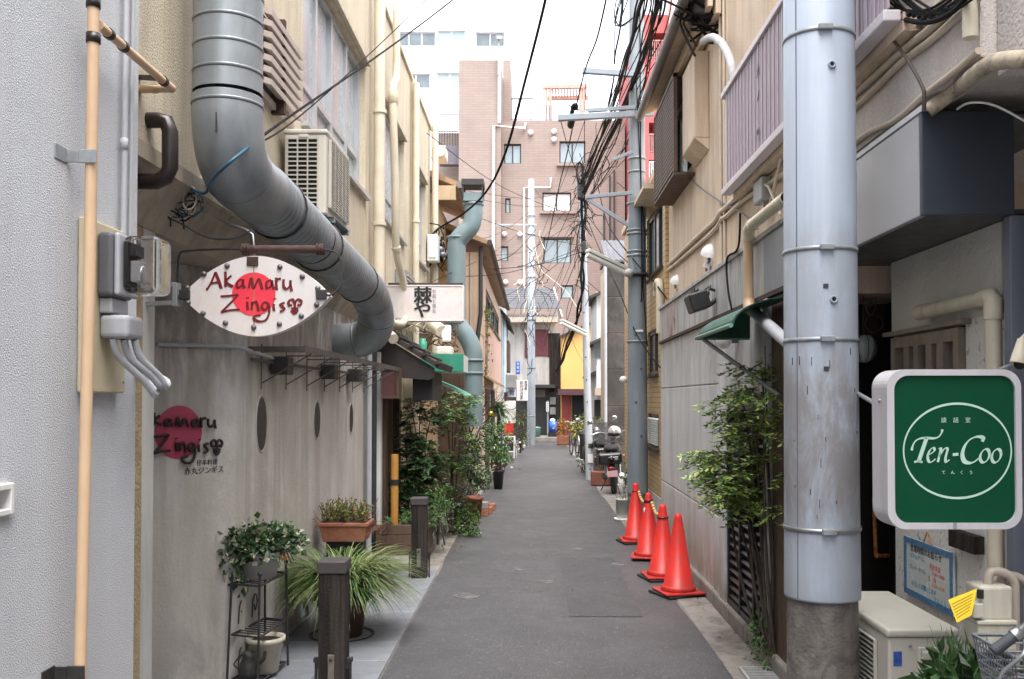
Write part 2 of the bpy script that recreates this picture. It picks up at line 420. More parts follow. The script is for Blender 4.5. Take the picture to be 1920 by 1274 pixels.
leafy = [mat('lime leaf', (.15, .24, .045), .5, .35, 14), leafm[1], mat('yellow leaf', (.30, .24, .05), .5, .4, 14)]
ivym = [leafd[1], mat('ivy green', (.04, .115, .05), .4, .4, 14), mat('cream leaf margin', (.36, .38, .24), .5, .25, 14)]
sedgem = [mat('sedge green', (.085, .15, .04), .5, .35, 14), mat('sedge cream', (.27, .31, .12), .5, .3, 14), mat('sedge straw', (.24, .19, .09), .6, .3, 14)]
flowerm = mat('white petal', (.62, .60, .55), .6, .1, 10)
orangel = mat('orange leaf', (.42, .16, .02), .5, .3, 10)
barkm = mat('bark', (.06, .045, .035), .85, .4, 12, .4, 80)
twigm = mat('twig', (.11, .075, .05), .8, .4, 12)

X1, Y1, Z1 = V((1, 0, 0)), V((0, 1, 0)), V((0, 0, 1))

# ------------------------------------------------------------------ the setting: ground, road, pavement, gutter
m = MB(); m.box(-400, 400, -60, 900, -.4, -.004); build(m, 'ground', groundm, kind='structure')
m = MB()
xs = lambda y: (-.93 - .02 * math.sin(y * 1.3), 1.21 + .012 * math.sin(y * 2.1 + 1))
ys = [-25 + i * .5 for i in range(120)]
for a, b in zip(ys, ys[1:]):
    (l0, r0), (l1, r1) = xs(a), xs(b)
    if b <= 9.1: l0 = l1 = -.93
    m.quad((l0, a, .002), (r0, a, .002), (r1, b, .002), (l1, b, .002))
m.quad((-30, 34.5, .002), (30, 34.5, .002), (30, 38.0, .002), (-30, 38.0, .002))
build(m, 'road', asph, kind='structure')
side = build(MB().box(-2.4, -.935, 3.0, 9.19, -.2, -.002), 'pavement', kerbm, kind='structure')
rows = [3.3 + .46 * i for i in range(13)]
mb = MB().box(0, .395, 0, .452, 0, .014)
proto = build(mb, 'tile', tilem, parent=side, bevel=.003, seg=1)
first = True
for i, y in enumerate(rows):
    for k in range(3):
        p = V((-2.135 + .401 * k, y, -.002 + rnd.uniform(-.001, .001)))
        if first: proto.location = p; first = False
        else:
            c = piece(proto, (0, 0, 0)); c.location = p
gut = build(MB().box(1.215, 1.47, -1, 16, -.2, .006), 'gutter', kerbm, kind='structure', bevel=.006)
kb = bpy.data.objects.new('kerb', None); COL.objects.link(kb); kb['kind'] = 'structure'
y = 4.2
p0 = build(MB().box(1.475, 1.62, 0, .594, -.2, .115), 'kerb_stone', kerbm, parent=kb, bevel=.018)
p0.location = (0, y, 0)
for i in range(1, 12): piece(p0, (rnd.uniform(-.003, .003), .6 * i, rnd.uniform(-.004, .004)))
build(MB().box(1.62, 6, 2.5, 7.6, -.2, .07), 'entrance_floor', kerbm, kind='structure', bevel=.01)
build(MB().box(-1.74, -1.12, 9.2, 14.5, -.2, .088), 'raised_paving', kerbm, kind='structure', bevel=.012)
build(MB().box(-1.115, -.94, 9.2, 13.2, -.2, .006), 'apron', kerbm, kind='structure', bevel=.006)

gratem = mat('grate steel', (.40, .40, .40), .5, .2, 12)
# drain grate and small valve lid
t = thing('drain_grate', 'rectangular metal drain grate at the foot of the big pole by the road edge', 'drain grate', (1.44, 5.62, .01))
c = onz(1425, 1262, .02)
f = MB(); gx, gy = 1.44, 5.58
for a in ((-.16, -.145), (.145, .16)): f.box(gx + a[0], gx + a[1], gy - .28, gy + .28, .004, .03)
for a in ((-.28, -.262), (.262, .28)): f.box(gx - .145, gx + .145, gy + a[0], gy + a[1], .004, .03)
build(f, 'frame', gratem, t)
for i in range(16):
    y_ = gy - .245 + .0325 * i
    if i == 0: g0 = build(MB().box(gx - .145, gx + .145, y_, y_ + .012, .008, .026), 'bar', gratem, t)
    else: piece(g0, (0, .0325 * i, 0))
build(MB().box(gx - .145, gx + .145, gy - .26, gy + .26, .0035, .0068), 'drain_opening', darkin, t)
t = thing('valve_lid', 'small round iron valve lid set in the asphalt', 'valve lid', (-.57, 8.06, 0))
build(MB().lathe((-.57, 8.06, 0), [(0, .009), (.085, .009), (.087, .003)], 24), 'lid', mat('worn iron', (.11, .105, .105), .65, .25, 20), t)
build(MB().lathe((-.57, 8.06, 0), [(.089, .003), (.092, .012), (.112, .010), (.114, .003)], 24), 'rim', mat('worn iron', (.11, .105, .105), .65, .25, 20), t)

# ------------------------------------------------------------------ windows and such
def window(par, O, U, N, u0, u1, z0, z1, cols, fm, pm, fw=.035, depth=.05, back=.05, transom=None, proud=.0, sill=True, name='window'):
    """frame bars as one mesh, each pane a child; the frame's front lies `back` behind the wall's face"""
    f = MB(); a, b = -back - depth, -back + proud
    f.obox(O, U, N, u0, u0 + fw, a, b, z0, z1); f.obox(O, U, N, u1 - fw, u1, a, b, z0, z1)
    f.obox(O, U, N, u0 + fw, u1 - fw, a, b, z0, z0 + fw); f.obox(O, U, N, u0 + fw, u1 - fw, a, b, z1 - fw, z1)
    cw = (u1 - u0 - 2 * fw) / cols
    for i in range(1, cols):
        q = u0 + fw + cw * i; s_ = .006 if i % 2 else 0
        f.obox(O, U, N, q - fw * .6, q + fw * .6, a + .002, b - .004 + s_, z0 + fw, z1 - fw)
    if transom:
        for i in range(cols):
            q = u0 + fw + cw * i
            f.obox(O, U, N, q + fw * .6, q + cw - fw * .6, a + .004, b - .008, transom - fw * .5, transom + fw * .5)
    if sill: f.obox(O, U, N, u0 - .04, u1 + .04, -back + .002, .05, z0 - .035, z0 - .002)
    fo = build(f, name, fm, par)
    for i in range(cols):
        q = u0 + fw + cw * i; d = -back - depth * (.35 if i % 2 else .65)
        build(MB().obox(O, U, N, q + .002, q + cw - .002, d - .006, d, z0 + fw * .6, z1 - fw * .6), 'pane', pm, fo)
    return fo

# ------------------------------------------------------------------ LEFT 1: grey stucco building
g = thing('stucco_building', 'near building with pale grey rough stucco wall behind the tall beige pipe', 'building', (-1.9, 2.2, 0))
XS = -1.5
w_ = MB().wall((XS, 3.52, 0), (0, -1, 0), (1, 0, 0), 26, -.1, 8.5, [(.855, 1.2, 1.385, 1.445)], .25)
w_.box(-6, XS - .26, -22.4, 3.5, -.1, 8.5)
build(w_, 'wall', stucco, g)
v = MB(); O, U, N = V((XS, 3.52, 0)), V((0, -1, 0)), X1
for a in ((.84, .858), (1.197, 1.215)): v.obox(O, U, N, a[0], a[1], -.06, .015, 1.37, 1.46)
v.obox(O, U, N, .859, 1.196, -.06, .015, 1.37, 1.388); v.obox(O, U, N, .859, 1.196, -.06, .015, 1.442, 1.46)
v = build(v, 'wall_vent', whitep, g, bevel=.003)
build(MB().obox(O, U, N, .859, 1.196, -.09, -.05, 1.389, 1.441), 'dark_panel', paneg, v)

# tall beige pipe
t = thing('drain_pipe', 'tall beige drain pipe with dark collars on the grey stucco wall', 'pipe', (-1.43, 3.0, 0))
pX = -1.43
ptop = onx(176, -60, pX)
def px_on(px, py, X=pX): return onx(px, py, X)
pp = [onx(175, -80, pX), onx(175, 70, pX), onx(168, 500, pX), onx(150, 1255, pX), onx(147, 1400, pX)]
build(MB().tube(pp, .0185, 14), 'pipe', pvc, t)
for py in (4, 70):
    q = onx(175, py, pX); build(MB().lathe(q, [(.019, -.02), (.0225, -.02), (.0225, .012), (.019, .012)], 16), 'collar', darkpipe, t)
for py, px in ((297, 172), (1258, 150)):
    q = onx(px, py, pX); b = MB().box(q.x - .03, q.x + .026, q.y - .028, q.y - .02, q.z - .022, q.z + .022)
    b.box(XS, q.x - .03, q.y - .028, q.y - .022, q.z - .02, q.z + .02); b.box(XS - .003, XS + .004, q.y - .1, q.y - .022, q.z - .024, q.z + .024)
    build(b, 'bracket', zinc if py < 500 else ironm, t, bevel=.002)
a = onx(186, 48, pX); b = at(322, 166, 3.62); c = at(262, 168, 3.95)
br = build(MB().tube([a, a.lerp(b, .97), b, b.lerp(c, .08), c + V((-.2, .02, 0))], [.0155, .0155, .017, .016, .015], 12), 'branch_pipe', pvc, t)
for k in (.1, .28, .85): 
    q = a.lerp(b, k); build(MB().tube([q, a.lerp(b, k + .035)], .0195, 12), 'collar', darkpipe, br)
q = b.lerp(c, .45); build(MB().tube([q, b.lerp(c, .55)], .0185, 12), 'collar', darkpipe, br)
q = b.lerp(a, .12); build(MB().bar(q + V((0, 0, .012)), at(255, 145, 3.8), .012, .02), 'bracket', ironm, t)

# twin conduits
t = thing('conduit', 'two grey electrical conduits running down the stucco wall above the meter', 'conduit', (-1.47, 3.3, 1.9))
for px, r in ((234, .0105), (246, .0085)):
    a, b = onx(px + 4, -60, -1.478), onx(px - 3, 470, -1.478)
    build(MB().tube([a, b], r, 10), 'pipe', pvcg, t)
a = onx(233, 270, -1.478); build(MB().lathe(a, [(.011, -.02), (.014, -.018), (.014, .018), (.011, .02)], 12), 'coupling', pvcg, t)

# electricity meter
t = thing('electricity_meter', 'electricity meter with clear plastic cover on a beige board', 'meter', (-1.45, 3.25, 1.7))
board = mat('yellowed board', (.55, .48, .33), .6, .15, 5, low=((.35, .25, .12), .4, 5))
build(MB().box(-1.498, -1.47, 3.06, 3.36, 1.72, 2.30), 'back_board', board, t, bevel=.006)
for i in range(3):
    for sx in (3.075, 3.345): build(MB().lathe((-1.47, sx, 1.76 + .25 * i), [(0, .004), (.006, .003), (.007, 0)], 10, X1), 'screw', zinc, t)
mg = mat('meter grey', (.115, .12, .135), .45, .1, 6); mg2 = mat('light meter grey', (.36, .37, .40), .45, .1, 6)
build(MB().box(-1.469, -1.415, 3.13, 3.30, 2.045, 2.265), 'meter_base', mg, t, bevel=.015, seg=3)
build(MB().box(-1.414, -1.395, 3.135, 3.295, 2.05, 2.262), 'cover_rim', mg2, t, bevel=.008)
gc = MB()
n0 = gc.mark(); gc.box(-1.394, -1.27, 3.145, 3.285, 2.058, 2.255); build(gc, 'clear_cover', clear, t, bevel=.025, seg=4)
wk = MB().box(-1.393, -1.375, 3.165, 3.265, 2.09, 2.235, 0); wk.box(-1.374, -1.34, 3.18, 3.25, 2.10, 2.17, 1); wk.box(-1.374, -1.35, 3.17, 3.26, 2.185, 2.225, 0)
wk.lathe((-1.34, 3.215, 2.125), [(.03, -.01), (.032, 0), (.03, .004), (0, .005)], 16, X1, 1)
build(wk, 'mechanism', [darkin, steel], t, bevel=.003)
build(MB().box(-1.469, -1.425, 3.15, 3.28, 1.99, 2.043), 'terminal_neck', mg2, t, bevel=.006)
build(MB().box(-1.469, -1.37, 3.15, 3.28, 1.905, 1.985), 'terminal_cover', mg2, t, bevel=.016, seg=3)
for k in range(3):
    q = V((-1.43 + .022 * k, 3.17 + .035 * k, 1.905))
    e = V((-1.37 + .012 * k, 3.36 + .02 * k, 1.79 - .03 * (k == 0)))
    build(MB().tube(catmull([q, q + V((.008, .03, -.06)), q.lerp(e, .55) + V((.02, .02, -.06)), e + V((.01, -.01, -.045)), e + V((-.02, .06, -.02)), V((-1.52, 3.55, e.z + .04))], 5), .0125, 9), 'cable', pvcg, t)

# dark looped pipe from behind the corner
t = thing('dark_pipe', 'dark brown plastic pipe looping out from behind the stucco corner', 'pipe', (-1.62, 3.9, 2.7))
Yp = 3.85
q = [at(225, 226, Yp), at(295, 226, Yp), at(312, 229, Yp), at(319, 248, Yp), at(319, 315, Yp), at(311, 333, Yp), at(294, 341, Yp), at(225, 340, Yp)]
build(MB().tube(q, .033, 14), 'pipe', darkpipe, t)
build(MB().bar(at(262, 250, 4.0), at(310, 320, 4.0), .03, .05), 'stay', darkpipe, t)

# ------------------------------------------------------------------ LEFT 2: the cream building with the concrete tavern wall
tb = thing('tavern_building', 'long cream rendered building over a stained concrete ground floor', 'building', (-2.5, 9, 0))
XU, XL = -1.6, -1.75
WZ0, WZ1, TR = 3.62, 4.88, 3.98
O, U, N = V((XU, 14.4, 0)), V((0, -1, 0)), X1
wins = [(6.44, 8.83, 4), (9.82, 11.47, 3), (12.44, 13.79, 3)]
holes = [(14.4 - b, 14.4 - a, WZ0, WZ1) for a, b, n in wins] + [(14.4 - 6.08, 14.4 - 5.38, 3.5, 3.98)]
u = MB().wall(O, U, N, 10.75, 2.69, 5.86, holes, .16)
u.box(-7, XU - .17, 3.7, 14.38, 2.69, 5.8)
build(u, 'upper_wall', creamw, tb)
build(MB().box(-1.80, XU + .03, 3.66, 14.43, 5.862, 5.92), 'coping', creamw, tb, bevel=.01)
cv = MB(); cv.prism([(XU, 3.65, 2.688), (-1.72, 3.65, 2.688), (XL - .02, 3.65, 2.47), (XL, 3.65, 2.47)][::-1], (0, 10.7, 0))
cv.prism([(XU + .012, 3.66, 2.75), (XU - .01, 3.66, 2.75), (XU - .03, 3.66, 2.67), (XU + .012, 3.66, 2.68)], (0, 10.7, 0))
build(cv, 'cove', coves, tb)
for yy in (9.33, 12.1): build(MB().box(XU - .05, XU + .05, yy, yy + .34, 2.70, 5.861), 'pilaster', creamw, tb, bevel=.008)
for (a, b, n) in wins:
    window(tb, O, U, N, 14.4 - b, 14.4 - a, WZ0, WZ1, n, alum, frost, .05, .07, .055, TR)
    e = MB().obox(O, U, N, 14.4 - b - .05, 14.4 - a + .05, .002, .04, WZ1, WZ1 + .05)
    build(e, 'lintel', creamw, tb, bevel=.005)
# louvre
lv = build(MB().box(XU - .13, XU - .1, 5.39, 6.07, 3.51, 3.97), 'louvre_back', darkin, tb)
lm = mat('louvre paint', (.52, .45, .41), .55, .12, 6)
lv = build(MB().box(XU - .06, XU + .03, 5.38, 6.08, 3.46, 3.5), 'louvre_frame', lm, tb)
for i in range(7):
    z = 3.515 + .068 * i; n_ = MB(); n_.prism([(XU + .085, 5.36, z), (XU + .088, 5.36, z + .034), (XU + .04, 5.36, z + .05), (XU + .037, 5.36, z + .016)], (0, .74, 0))
    build(n_, 'slat', lm, lv)
build(MB().box(XU - .002, XU + .08, 5.66, 5.70, 3.44, 4.02), 'louvre_bar', rustm, lv)
# concrete ground floor
P2, P1 = V((XL, 5.70, 0)), V((-2.30, 4.92, 0))
lw = MB()
holes = []
lw.wall((XL, 9.93, 0), (0, -1, 0), X1, 4.225, -.1, 2.469, [], .3)
lw.box(-7, -2.6, 3.7, 9.9, -.1, 2.68); lw.box(-2.6, XL - .31, 5.75, 9.9, -.1, 2.68)
d = (P2 - P1); Lp = d.length; dn = d.normalized(); NP = V((dn.y, -dn.x, 0))
lw.wall(P1, dn, NP, Lp - .004, -.1, 2.469, [], .12)
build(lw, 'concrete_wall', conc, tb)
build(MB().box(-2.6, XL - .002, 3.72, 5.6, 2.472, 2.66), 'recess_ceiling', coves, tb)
pil = mat('pale trim', (.50, .49, .47), .7, .12, 3, .1, 50, .3)
tan = mat('tan rough edge', (.36, .28, .16), .9, .3, 8, 1.0, 60)
build(MB().box(-1.86, XL + .005, 4.16, 4.30, -.1, 2.468), 'corner_trim', pil, tb, bevel=.006)
build(MB().box(-1.9, XL + .012, 3.98, 4.157, -.1, 2.468), 'rough_edge', tan, tb, bevel=.01)
# portholes
for (px, py, hh, ww) in ((490, 795, .19, .125), (594, 788, .16, .12), (658, 785, .15, .11)):
    c = onx(px, py, XL); r = MB(); dk = MB(); nseg = 28
    ring = [(math.cos(2 * math.pi * i / nseg), math.sin(2 * math.pi * i / nseg)) for i in range(nseg)]
    vs = [c + V((.002, ww * a, hh * b)) for a, b in ring] + [c + V((.006, ww * .95 * a, hh * .96 * b)) for a, b in ring] + [c + V((-.01, ww * .82 * a, hh * .85 * b)) for a, b in ring] + [c + V((-.01, ww * a, hh * b)) for a, b in ring]
    fs = [(k * nseg + i, k * nseg + (i + 1) % nseg, (k + 1) * nseg + (i + 1) % nseg, (k + 1) * nseg + i) for k in range(2) for i in range(nseg)] + [(3 * nseg + i, 3 * nseg + (i + 1) % nseg, (i + 1) % nseg, i) for i in range(nseg)]
    r.add(vs, fs, 0, True)
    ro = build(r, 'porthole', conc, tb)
    dk.add([c + V((.003, ww * .9 * a, hh * .9 * b)) for a, b in ring], [tuple(range(nseg))]); build(dk, 'pane', mat('porthole glass', (.035, .033, .03), .5, .4, 12), ro)
# wall lettering of the tavern on the angled panel
def wsign(o=.004): return lambda x, y: onp(x, y, P2, NP) + NP * o
W = wsign()
dc = MB(); cc = onp(335, 811, P2, NP); nseg = 40
dc.add([cc + NP * .003 + dn * .152 * math.cos(2 * math.pi * i / nseg) + Z1 * .152 * math.sin(2 * math.pi * i / nseg) for i in range(nseg)], [tuple(range(nseg))])
ws = thing('wall_lettering', 'dark metal lettering over a faded red disc on the concrete wall', 'wall sign', tuple(cc), None)
build(dc, 'red_disc', wallred, ws)
LET1 = [[(387.5, 544), (396, 531), (404, 511)], [(404, 511), (410, 526), (415, 541)], [(394, 532), (413, 529)],
        [(423, 510), (423, 524), (423, 538)], [(434, 517), (424, 529), (437, 538)],
        [(453, 524), (445, 530), (446, 540), (455, 534), (456, 524)], [(456, 524), (456, 534), (459, 541)],
        [(467, 541), (471, 522), (476, 541), (485, 524), (492, 543)],
        [(509, 525), (500, 530), (501, 541), (509, 536), (510, 526)], [(510, 526), (511, 536), (514, 543)],
        [(519, 544), (518, 533), (518, 521)], [(518, 531), (521, 524), (527, 523)],
        [(532, 524), (532, 538), (538, 542), (544, 536), (545, 526)], [(545, 526), (545, 536), (547, 546)]]
LET2 = [[(414, 556), (430, 555), (447, 553)], [(447, 553), (432, 569), (415, 586)], [(415, 586), (432, 582), (450, 581)],
        [(464, 566), (464, 574), (465, 582)], [(464, 558), (464.5, 560)],
        [(472, 582), (473, 566)], [(473, 573), (479, 566), (483, 573), (485, 584)],
        [(503, 569), (495, 568), (491, 576), (497, 582), (503, 574)], [(503, 569), (505, 586), (499, 600), (488, 603), (478, 600), (477, 594), (489, 591)],
        [(514, 570), (513, 576), (514, 583)], [(515, 560), (515.5, 562)],
        [(534, 568), (526, 571), (530, 576), (533, 581), (525, 585)],
        [(553, 566), (553, 586)], [(553, 569), (548, 562), (541, 566), (543, 573), (548, 572)], [(553, 569), (558, 562), (565, 566), (563, 573), (558, 572)],
        [(546, 579), (560, 579)], [(547, 582), (553, 588), (559, 582)]]
lt = MB()
for S, fx in ((LET1, lambda x, y: (285 + (x - 423) * .93, 774 + (y - 510) * .82)), (LET2, lambda x, y: (285 + (x - 415) * .85, 818 + (y - 555) * 1.05))):
    for s_ in S:
        pts = [onp(*fx(x, y), P2, NP) + NP * .02 for x, y in s_]
        if len(pts) > 2: pts = catmull(pts, 4)
        lt.tube(pts, .0085, 7)
build(lt, 'lettering', mat('dark sign metal', (.022, .012, .012), .45, .3, 20), ws)
text('仔羊料理', .036, onp(388, 868, P2, NP) + NP * .003, dn, Z1, mat('worn black ink', (.07, .062, .055), .7, .4, 60), ws, 'small_lettering', .0008)
text('赤丸ジンギス', .045, onp(383, 883, P2, NP) + NP * .003, dn, Z1, mat('worn black ink', (.07, .062, .055), .7, .4, 60), ws, 'small_lettering', .0008)

# pipe along the recess, hanging wire
t = thing('wall_conduit', 'thin grey conduit running along the concrete wall below the white oval sign', 'conduit', (-1.9, 5.3, 2.0))
q = [onp(290, 646, P2, NP) + NP * .02, onp(400, 649, P2, NP) + NP * .02, onp(440, 652, P2, NP) + NP * .02, onx(470, 659, XL + .03), onx(520, 676, XL + .03)]
build(MB().tube(catmull(q, 4), .012, 9), 'pipe', pvcg, t)

# ------------------------------------------------------------------ big galvanised duct
t = thing('exhaust_duct', 'big ribbed galvanised exhaust duct bending along the cream wall', 'duct', (-1.4, 4.2, 2.7))
R = .152; XD = -1.38
def ductpath(pts, step=.02):
    P = catmull(pts, 30); out = [P[0]]
    for p in P[1:]:
        if (p - out[-1]).length > step: out.append(p)
    return out
A = ductpath([(XD, 4.19, 5.2), (XD, 4.19, 4.2), (XD, 4.19, 3.03)], .05)
def collar(mb, p, d, r=R): mb.tube([V(p) - V(d) * .008, V(p), V(p) + V(d) * .008], [r + .001, r + .007, r + .001], 32, caps=False)
up_ = MB().tube(A, R, 32, caps=False); build(up_, 'riser', galv, t)
def seams(L_):
    for p, d, r_ in L_:
        p, d = V(p), V(d); so_ = build(MB().tube([p - d * .006, p, p + d * .006], [r_ + .001, r_ + .005, r_ + .001], 32, caps=False), 'seam', galv, t)
        build(MB().tube([p + d * .0065, p + d * .010], [r_ + .0012, r_ + .0012], 32, caps=False), 'shadow_line', seamm, so_)
seams([((XD, 4.19, 3.05 + .115 * i), -Z1, R) for i in range(17)])
build(MB().box(XD - .003, XD + .003, 4.19 - R - .0025, 4.19 - R + .004, 2.86, 3.04), 'lap_joint', seamm, t)
el = ductpath([(XD, 4.19, 3.05), (XD, 4.192, 2.95), (XD, 4.24, 2.82), (XD, 4.36, 2.75), (XD, 4.55, 2.737), (XD, 4.72, 2.735)], .03)
build(MB().tube(el, [R + .004] * len(el), 32, caps=False), 'elbow', galv, t)
i2 = len(el) // 2; seams([(el[1], -Z1, R + .004), (el[i2], (el[i2 + 1] - el[i2]).normalized(), R + .004), (el[-1], Y1, R + .004)])
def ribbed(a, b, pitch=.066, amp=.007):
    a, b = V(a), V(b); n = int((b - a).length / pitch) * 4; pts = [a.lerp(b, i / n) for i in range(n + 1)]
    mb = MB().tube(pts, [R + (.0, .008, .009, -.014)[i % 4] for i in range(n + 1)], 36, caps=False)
    for i in range(n):   # rib shade painted as a darker colour on the groove faces
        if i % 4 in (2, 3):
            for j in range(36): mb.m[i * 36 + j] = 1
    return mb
zz = lambda y: 2.735 - (y - 4.72) * .045
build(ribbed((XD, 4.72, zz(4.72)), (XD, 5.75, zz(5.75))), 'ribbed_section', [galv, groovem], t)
build(MB().tube([(XD, 5.75, zz(5.75)), (XD, 6.0, zz(6.0)), (XD, 6.22, zz(6.22))], R + .006, 32, caps=False), 'joint_sleeve', galv, t)
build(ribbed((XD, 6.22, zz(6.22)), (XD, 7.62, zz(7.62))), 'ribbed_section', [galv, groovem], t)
en = ductpath([(XD, 7.6, zz(7.6)), (XD, 7.85, 2.58), (XD + .01, 8.06, 2.48), (XD, 8.16, 2.36), (XD - .05, 8.2, 2.27), (XD - .18, 8.22, 2.215), (XD - .38, 8.24, 2.205)], .03)
build(MB().tube(en, R + .004, 32, caps=False), 'end_elbow', galv, t)
seams([(en[int(len(en) * k)], (en[int(len(en) * k) + 1] - en[int(len(en) * k)]).normalized(), R + .004) for k in (.03, .3, .55, .8)])
for y in (5.0, 5.95, 7.3): b = MB(); b.bar((XU - .02, y, zz(y) + .17), (XD, y, zz(y) + .17), .03, .006); b.tube([(XD + (R + .012) * math.cos(a_), y, zz(y) + (R + .012) * math.sin(a_)) for a_ in [i * math.pi / 10 for i in range(21)]], .006, 5); build(b, 'hanger', ironm, t)

# ------------------------------------------------------------------ hanging oval sign
t = thing('hanging_sign', 'white pointed oval tavern sign with red disc and brush lettering on a rusty rod', 'sign', tuple(at(480, 555, 4.2)))
YS = 4.2; S3 = lambda x, y: at(x, y, YS)
nseg = 26; top = []; bot = []
for i in range(nseg + 1):
    k = -1 + 2 * i / nseg; x = 480 + 139 * k; h = 71 * (1 - abs(k) ** 1.9) + 4 * (1 - abs(k) ** 8)
    top.append(S3(x, 555 - h)); bot.append(S3(x, 556 + h))
m = MB().prism([p for p in bot] + [p for p in reversed(top)], (0, .055, 0)); build(m, 'sign_panel', signw, t, bevel=.006)
dc = MB(); cc = S3(476, 552); dc.add([cc + V((.098 * math.cos(2 * math.pi * i / 40), -.002, .098 * math.sin(2 * math.pi * i / 40))) for i in range(40)], [tuple(range(40))][::-1])
build(dc, 'red_disc', redm, t)
lt = MB()
for s_ in LET1 + LET2: nib(lt, s_, S3, (0, -1, 0), 6.2, .7, .0035, .55)
build(lt, 'lettering', ink, t)
rs = MB(); a = S3(475.2, 496); b = S3(477, 628); rs.prism([a + V((0, -.0022, 0)), S3(476.8, 496) + V((0, -.0022, 0)), S3(477.6, 624) + V((0, -.0022, 0)), S3(475.6, 620) + V((0, -.0022, 0))], (0, .001, 0)); build(rs, 'rust_stain', mat('rust stain', (.36, .16, .09), .7, .4, 20), t)
rc_ = None
for (px, py) in ((426, 499), (525, 501), (567, 519), (596, 541), (594, 572), (565, 593), (524, 608), (476, 614), (423, 606), (381, 588), (353, 568), (383, 514), (352, 540)):
    q = S3(px, py); build(MB().lathe(q, [(.0125, 0), (.0125, .004), (.008, .011), (0, .012)], 12, (0, -1, 0)), 'screw', mat('dull screw', (.14, .135, .135), .45, .3, 30, metal=.4), t)
build(MB().cyl(S3(449, 466) + V((0, .03, 0)), S3(605, 466) + V((0, .03, 0)), .0185, 14), 'rod', rustm, t)
for px in (452, 457, 462, 592, 598, 603):
    fl = MB(); q = S3(px, 466) + V((0, .03, 0)); fl.lathe(q, [(.0185, -.004), (.027, -.003), (.027, .003), (.0185, .004)], 14, X1); build(fl, 'rod_collar', rustm, t)
hk = MB(); a = S3(474, 474) + V((0, .025, 0)); hk.cyl(a, S3(474, 492) + V((0, .02, 0)), .008); hk.box(a.x - .026, a.x + .026, YS - .008, YS - .002, S3(0, 499).z, S3(0, 482).z)
build(hk, 'hanger', rustm, t, bevel=.002)
for px, s_ in ((347, -1), (603, 1)):
    q = S3(px, 553); build(MB().box(q.x - .024, q.x + .024, YS - .014, YS + .06, q.z - .022, q.z + .022), 'clamp', ironm, t, bevel=.004)
ca = MB()
ca.tube(catmull([S3(603, 466) + V((0, .03, 0)), S3(632, 475), S3(641, 500), S3(638, 535), S3(622, 553), S3(608, 552)], 5), .0045, 6)
ca.tube(catmull([S3(452, 466) + V((0, .03, 0)), S3(400, 461) + V((0, .1, 0)), S3(320, 458) + V((0, .2, 0)), S3(304, 468) + V((0, .2, 0)), S3(301, 520) + V((0, .2, 0))], 5), .0045, 6)
ca.tube(catmull([at(476, 440, 4.23), at(470, 433, 4.23), at(440, 447, 4.25), at(390, 446, 4.3), at(340, 420, 4.3), at(305, 404, 4.35)], 5), .004, 6)
build(ca, 'wire', cabled, t)
tk = MB(); tk.tube([at(477, 470, 4.23), at(474, 440, 4.23), at(462, 432, 4.24), at(430, 420, 4.3), at(412, 412, 4.35)], [.004, .006, .008, .008, .004], 8); tk.tube([at(412, 412, 4.35), at(345, 382, 4.45)], .002, 5)
build(tk, 'turnbuckle', steel, t)
bk = MB(); q = S3(330, 540)
bk.bar(S3(268, 572) + V((-.03, 0, 0)), S3(330, 568), .02, .02); bk.bar(S3(290, 536) + V((-.05, 0, 0)), S3(330, 534), .02, .02); bk.box(q.x - .01, q.x + .012, YS - .02, YS + .03, S3(0, 575).z, S3(0, 531).z)
bk.cyl(S3(330, 552), S3(348, 552), .009)
build(bk, 'side_bracket', zinc, t, bevel=.002)

# wiring knot by the cove
t = thing('wiring_bundle', 'tangle of black, blue and white wires under the dark looped pipe', 'wiring', tuple(at(350, 370, 4.35)))
b = MB()
for i in range(16):
    c0 = at(335 + rnd.gauss(0, 14), 375 + rnd.gauss(0, 10), 4.30 + rnd.uniform(0, .1)); coil(b, c0, rnd.uniform(.03, .085), rnd.uniform(.03, .07), rnd.uniform(.002, .004), rnd.choice((0, 0, 1, 2)), rnd.uniform(.4, 1.2))
for a_, c_, mm in (((270, 405), (300, 375), 2), ((285, 385), (280, 420), 2), ((262, 430), (300, 430), 2), ((300, 400), (285, 440), 2), ((300, 405), (320, 425), 0), ((283, 420), (310, 405), 0), ((320, 395), (345, 430), 0)):
    b.tube(catmull([at(*a_, 4.3), at((a_[0] + c_[0]) / 2 + 8, (a_[1] + c_[1]) / 2 - 6, 4.33), at(*c_, 4.36)], 5), .006 if mm == 2 else .0035, 6, mm)
build(b, 'wire', [cablem, blueca, creamca], t)
build(MB().bar(at(345, 352, 4.4), at(380, 340, 4.5), .05, .05), 'junction_box', pvcg, t, bevel=.008)
t = thing('blue_cable', 'black cables taped in blue rising from the wiring tangle past the duct', 'cable', tuple(at(395, 345, 4.0)))
b = MB()
b.tube(catmull([at(360, 355, 4.35), at(385, 362, 4.15), at(400, 335, 4.05), at(440, 297, 3.98), at(485, 262, 4.3)], 6), .0075, 7, 0); build(b, 'blue_section', blueca, t)
b = MB()
b.tube(catmull([at(440, 297, 3.98), at(530, 228, 5.0), at(690, 118, 7), at(800, 38, 9), at(900, -40, 11)], 8), .0075, 6)
b.tube(catmull([at(470, 277, 4.2), at(560, 220, 5.2), at(700, 95, 7.5), at(830, -30, 10)], 8), .0045, 6)
build(b, 'black_section', cablem, t)

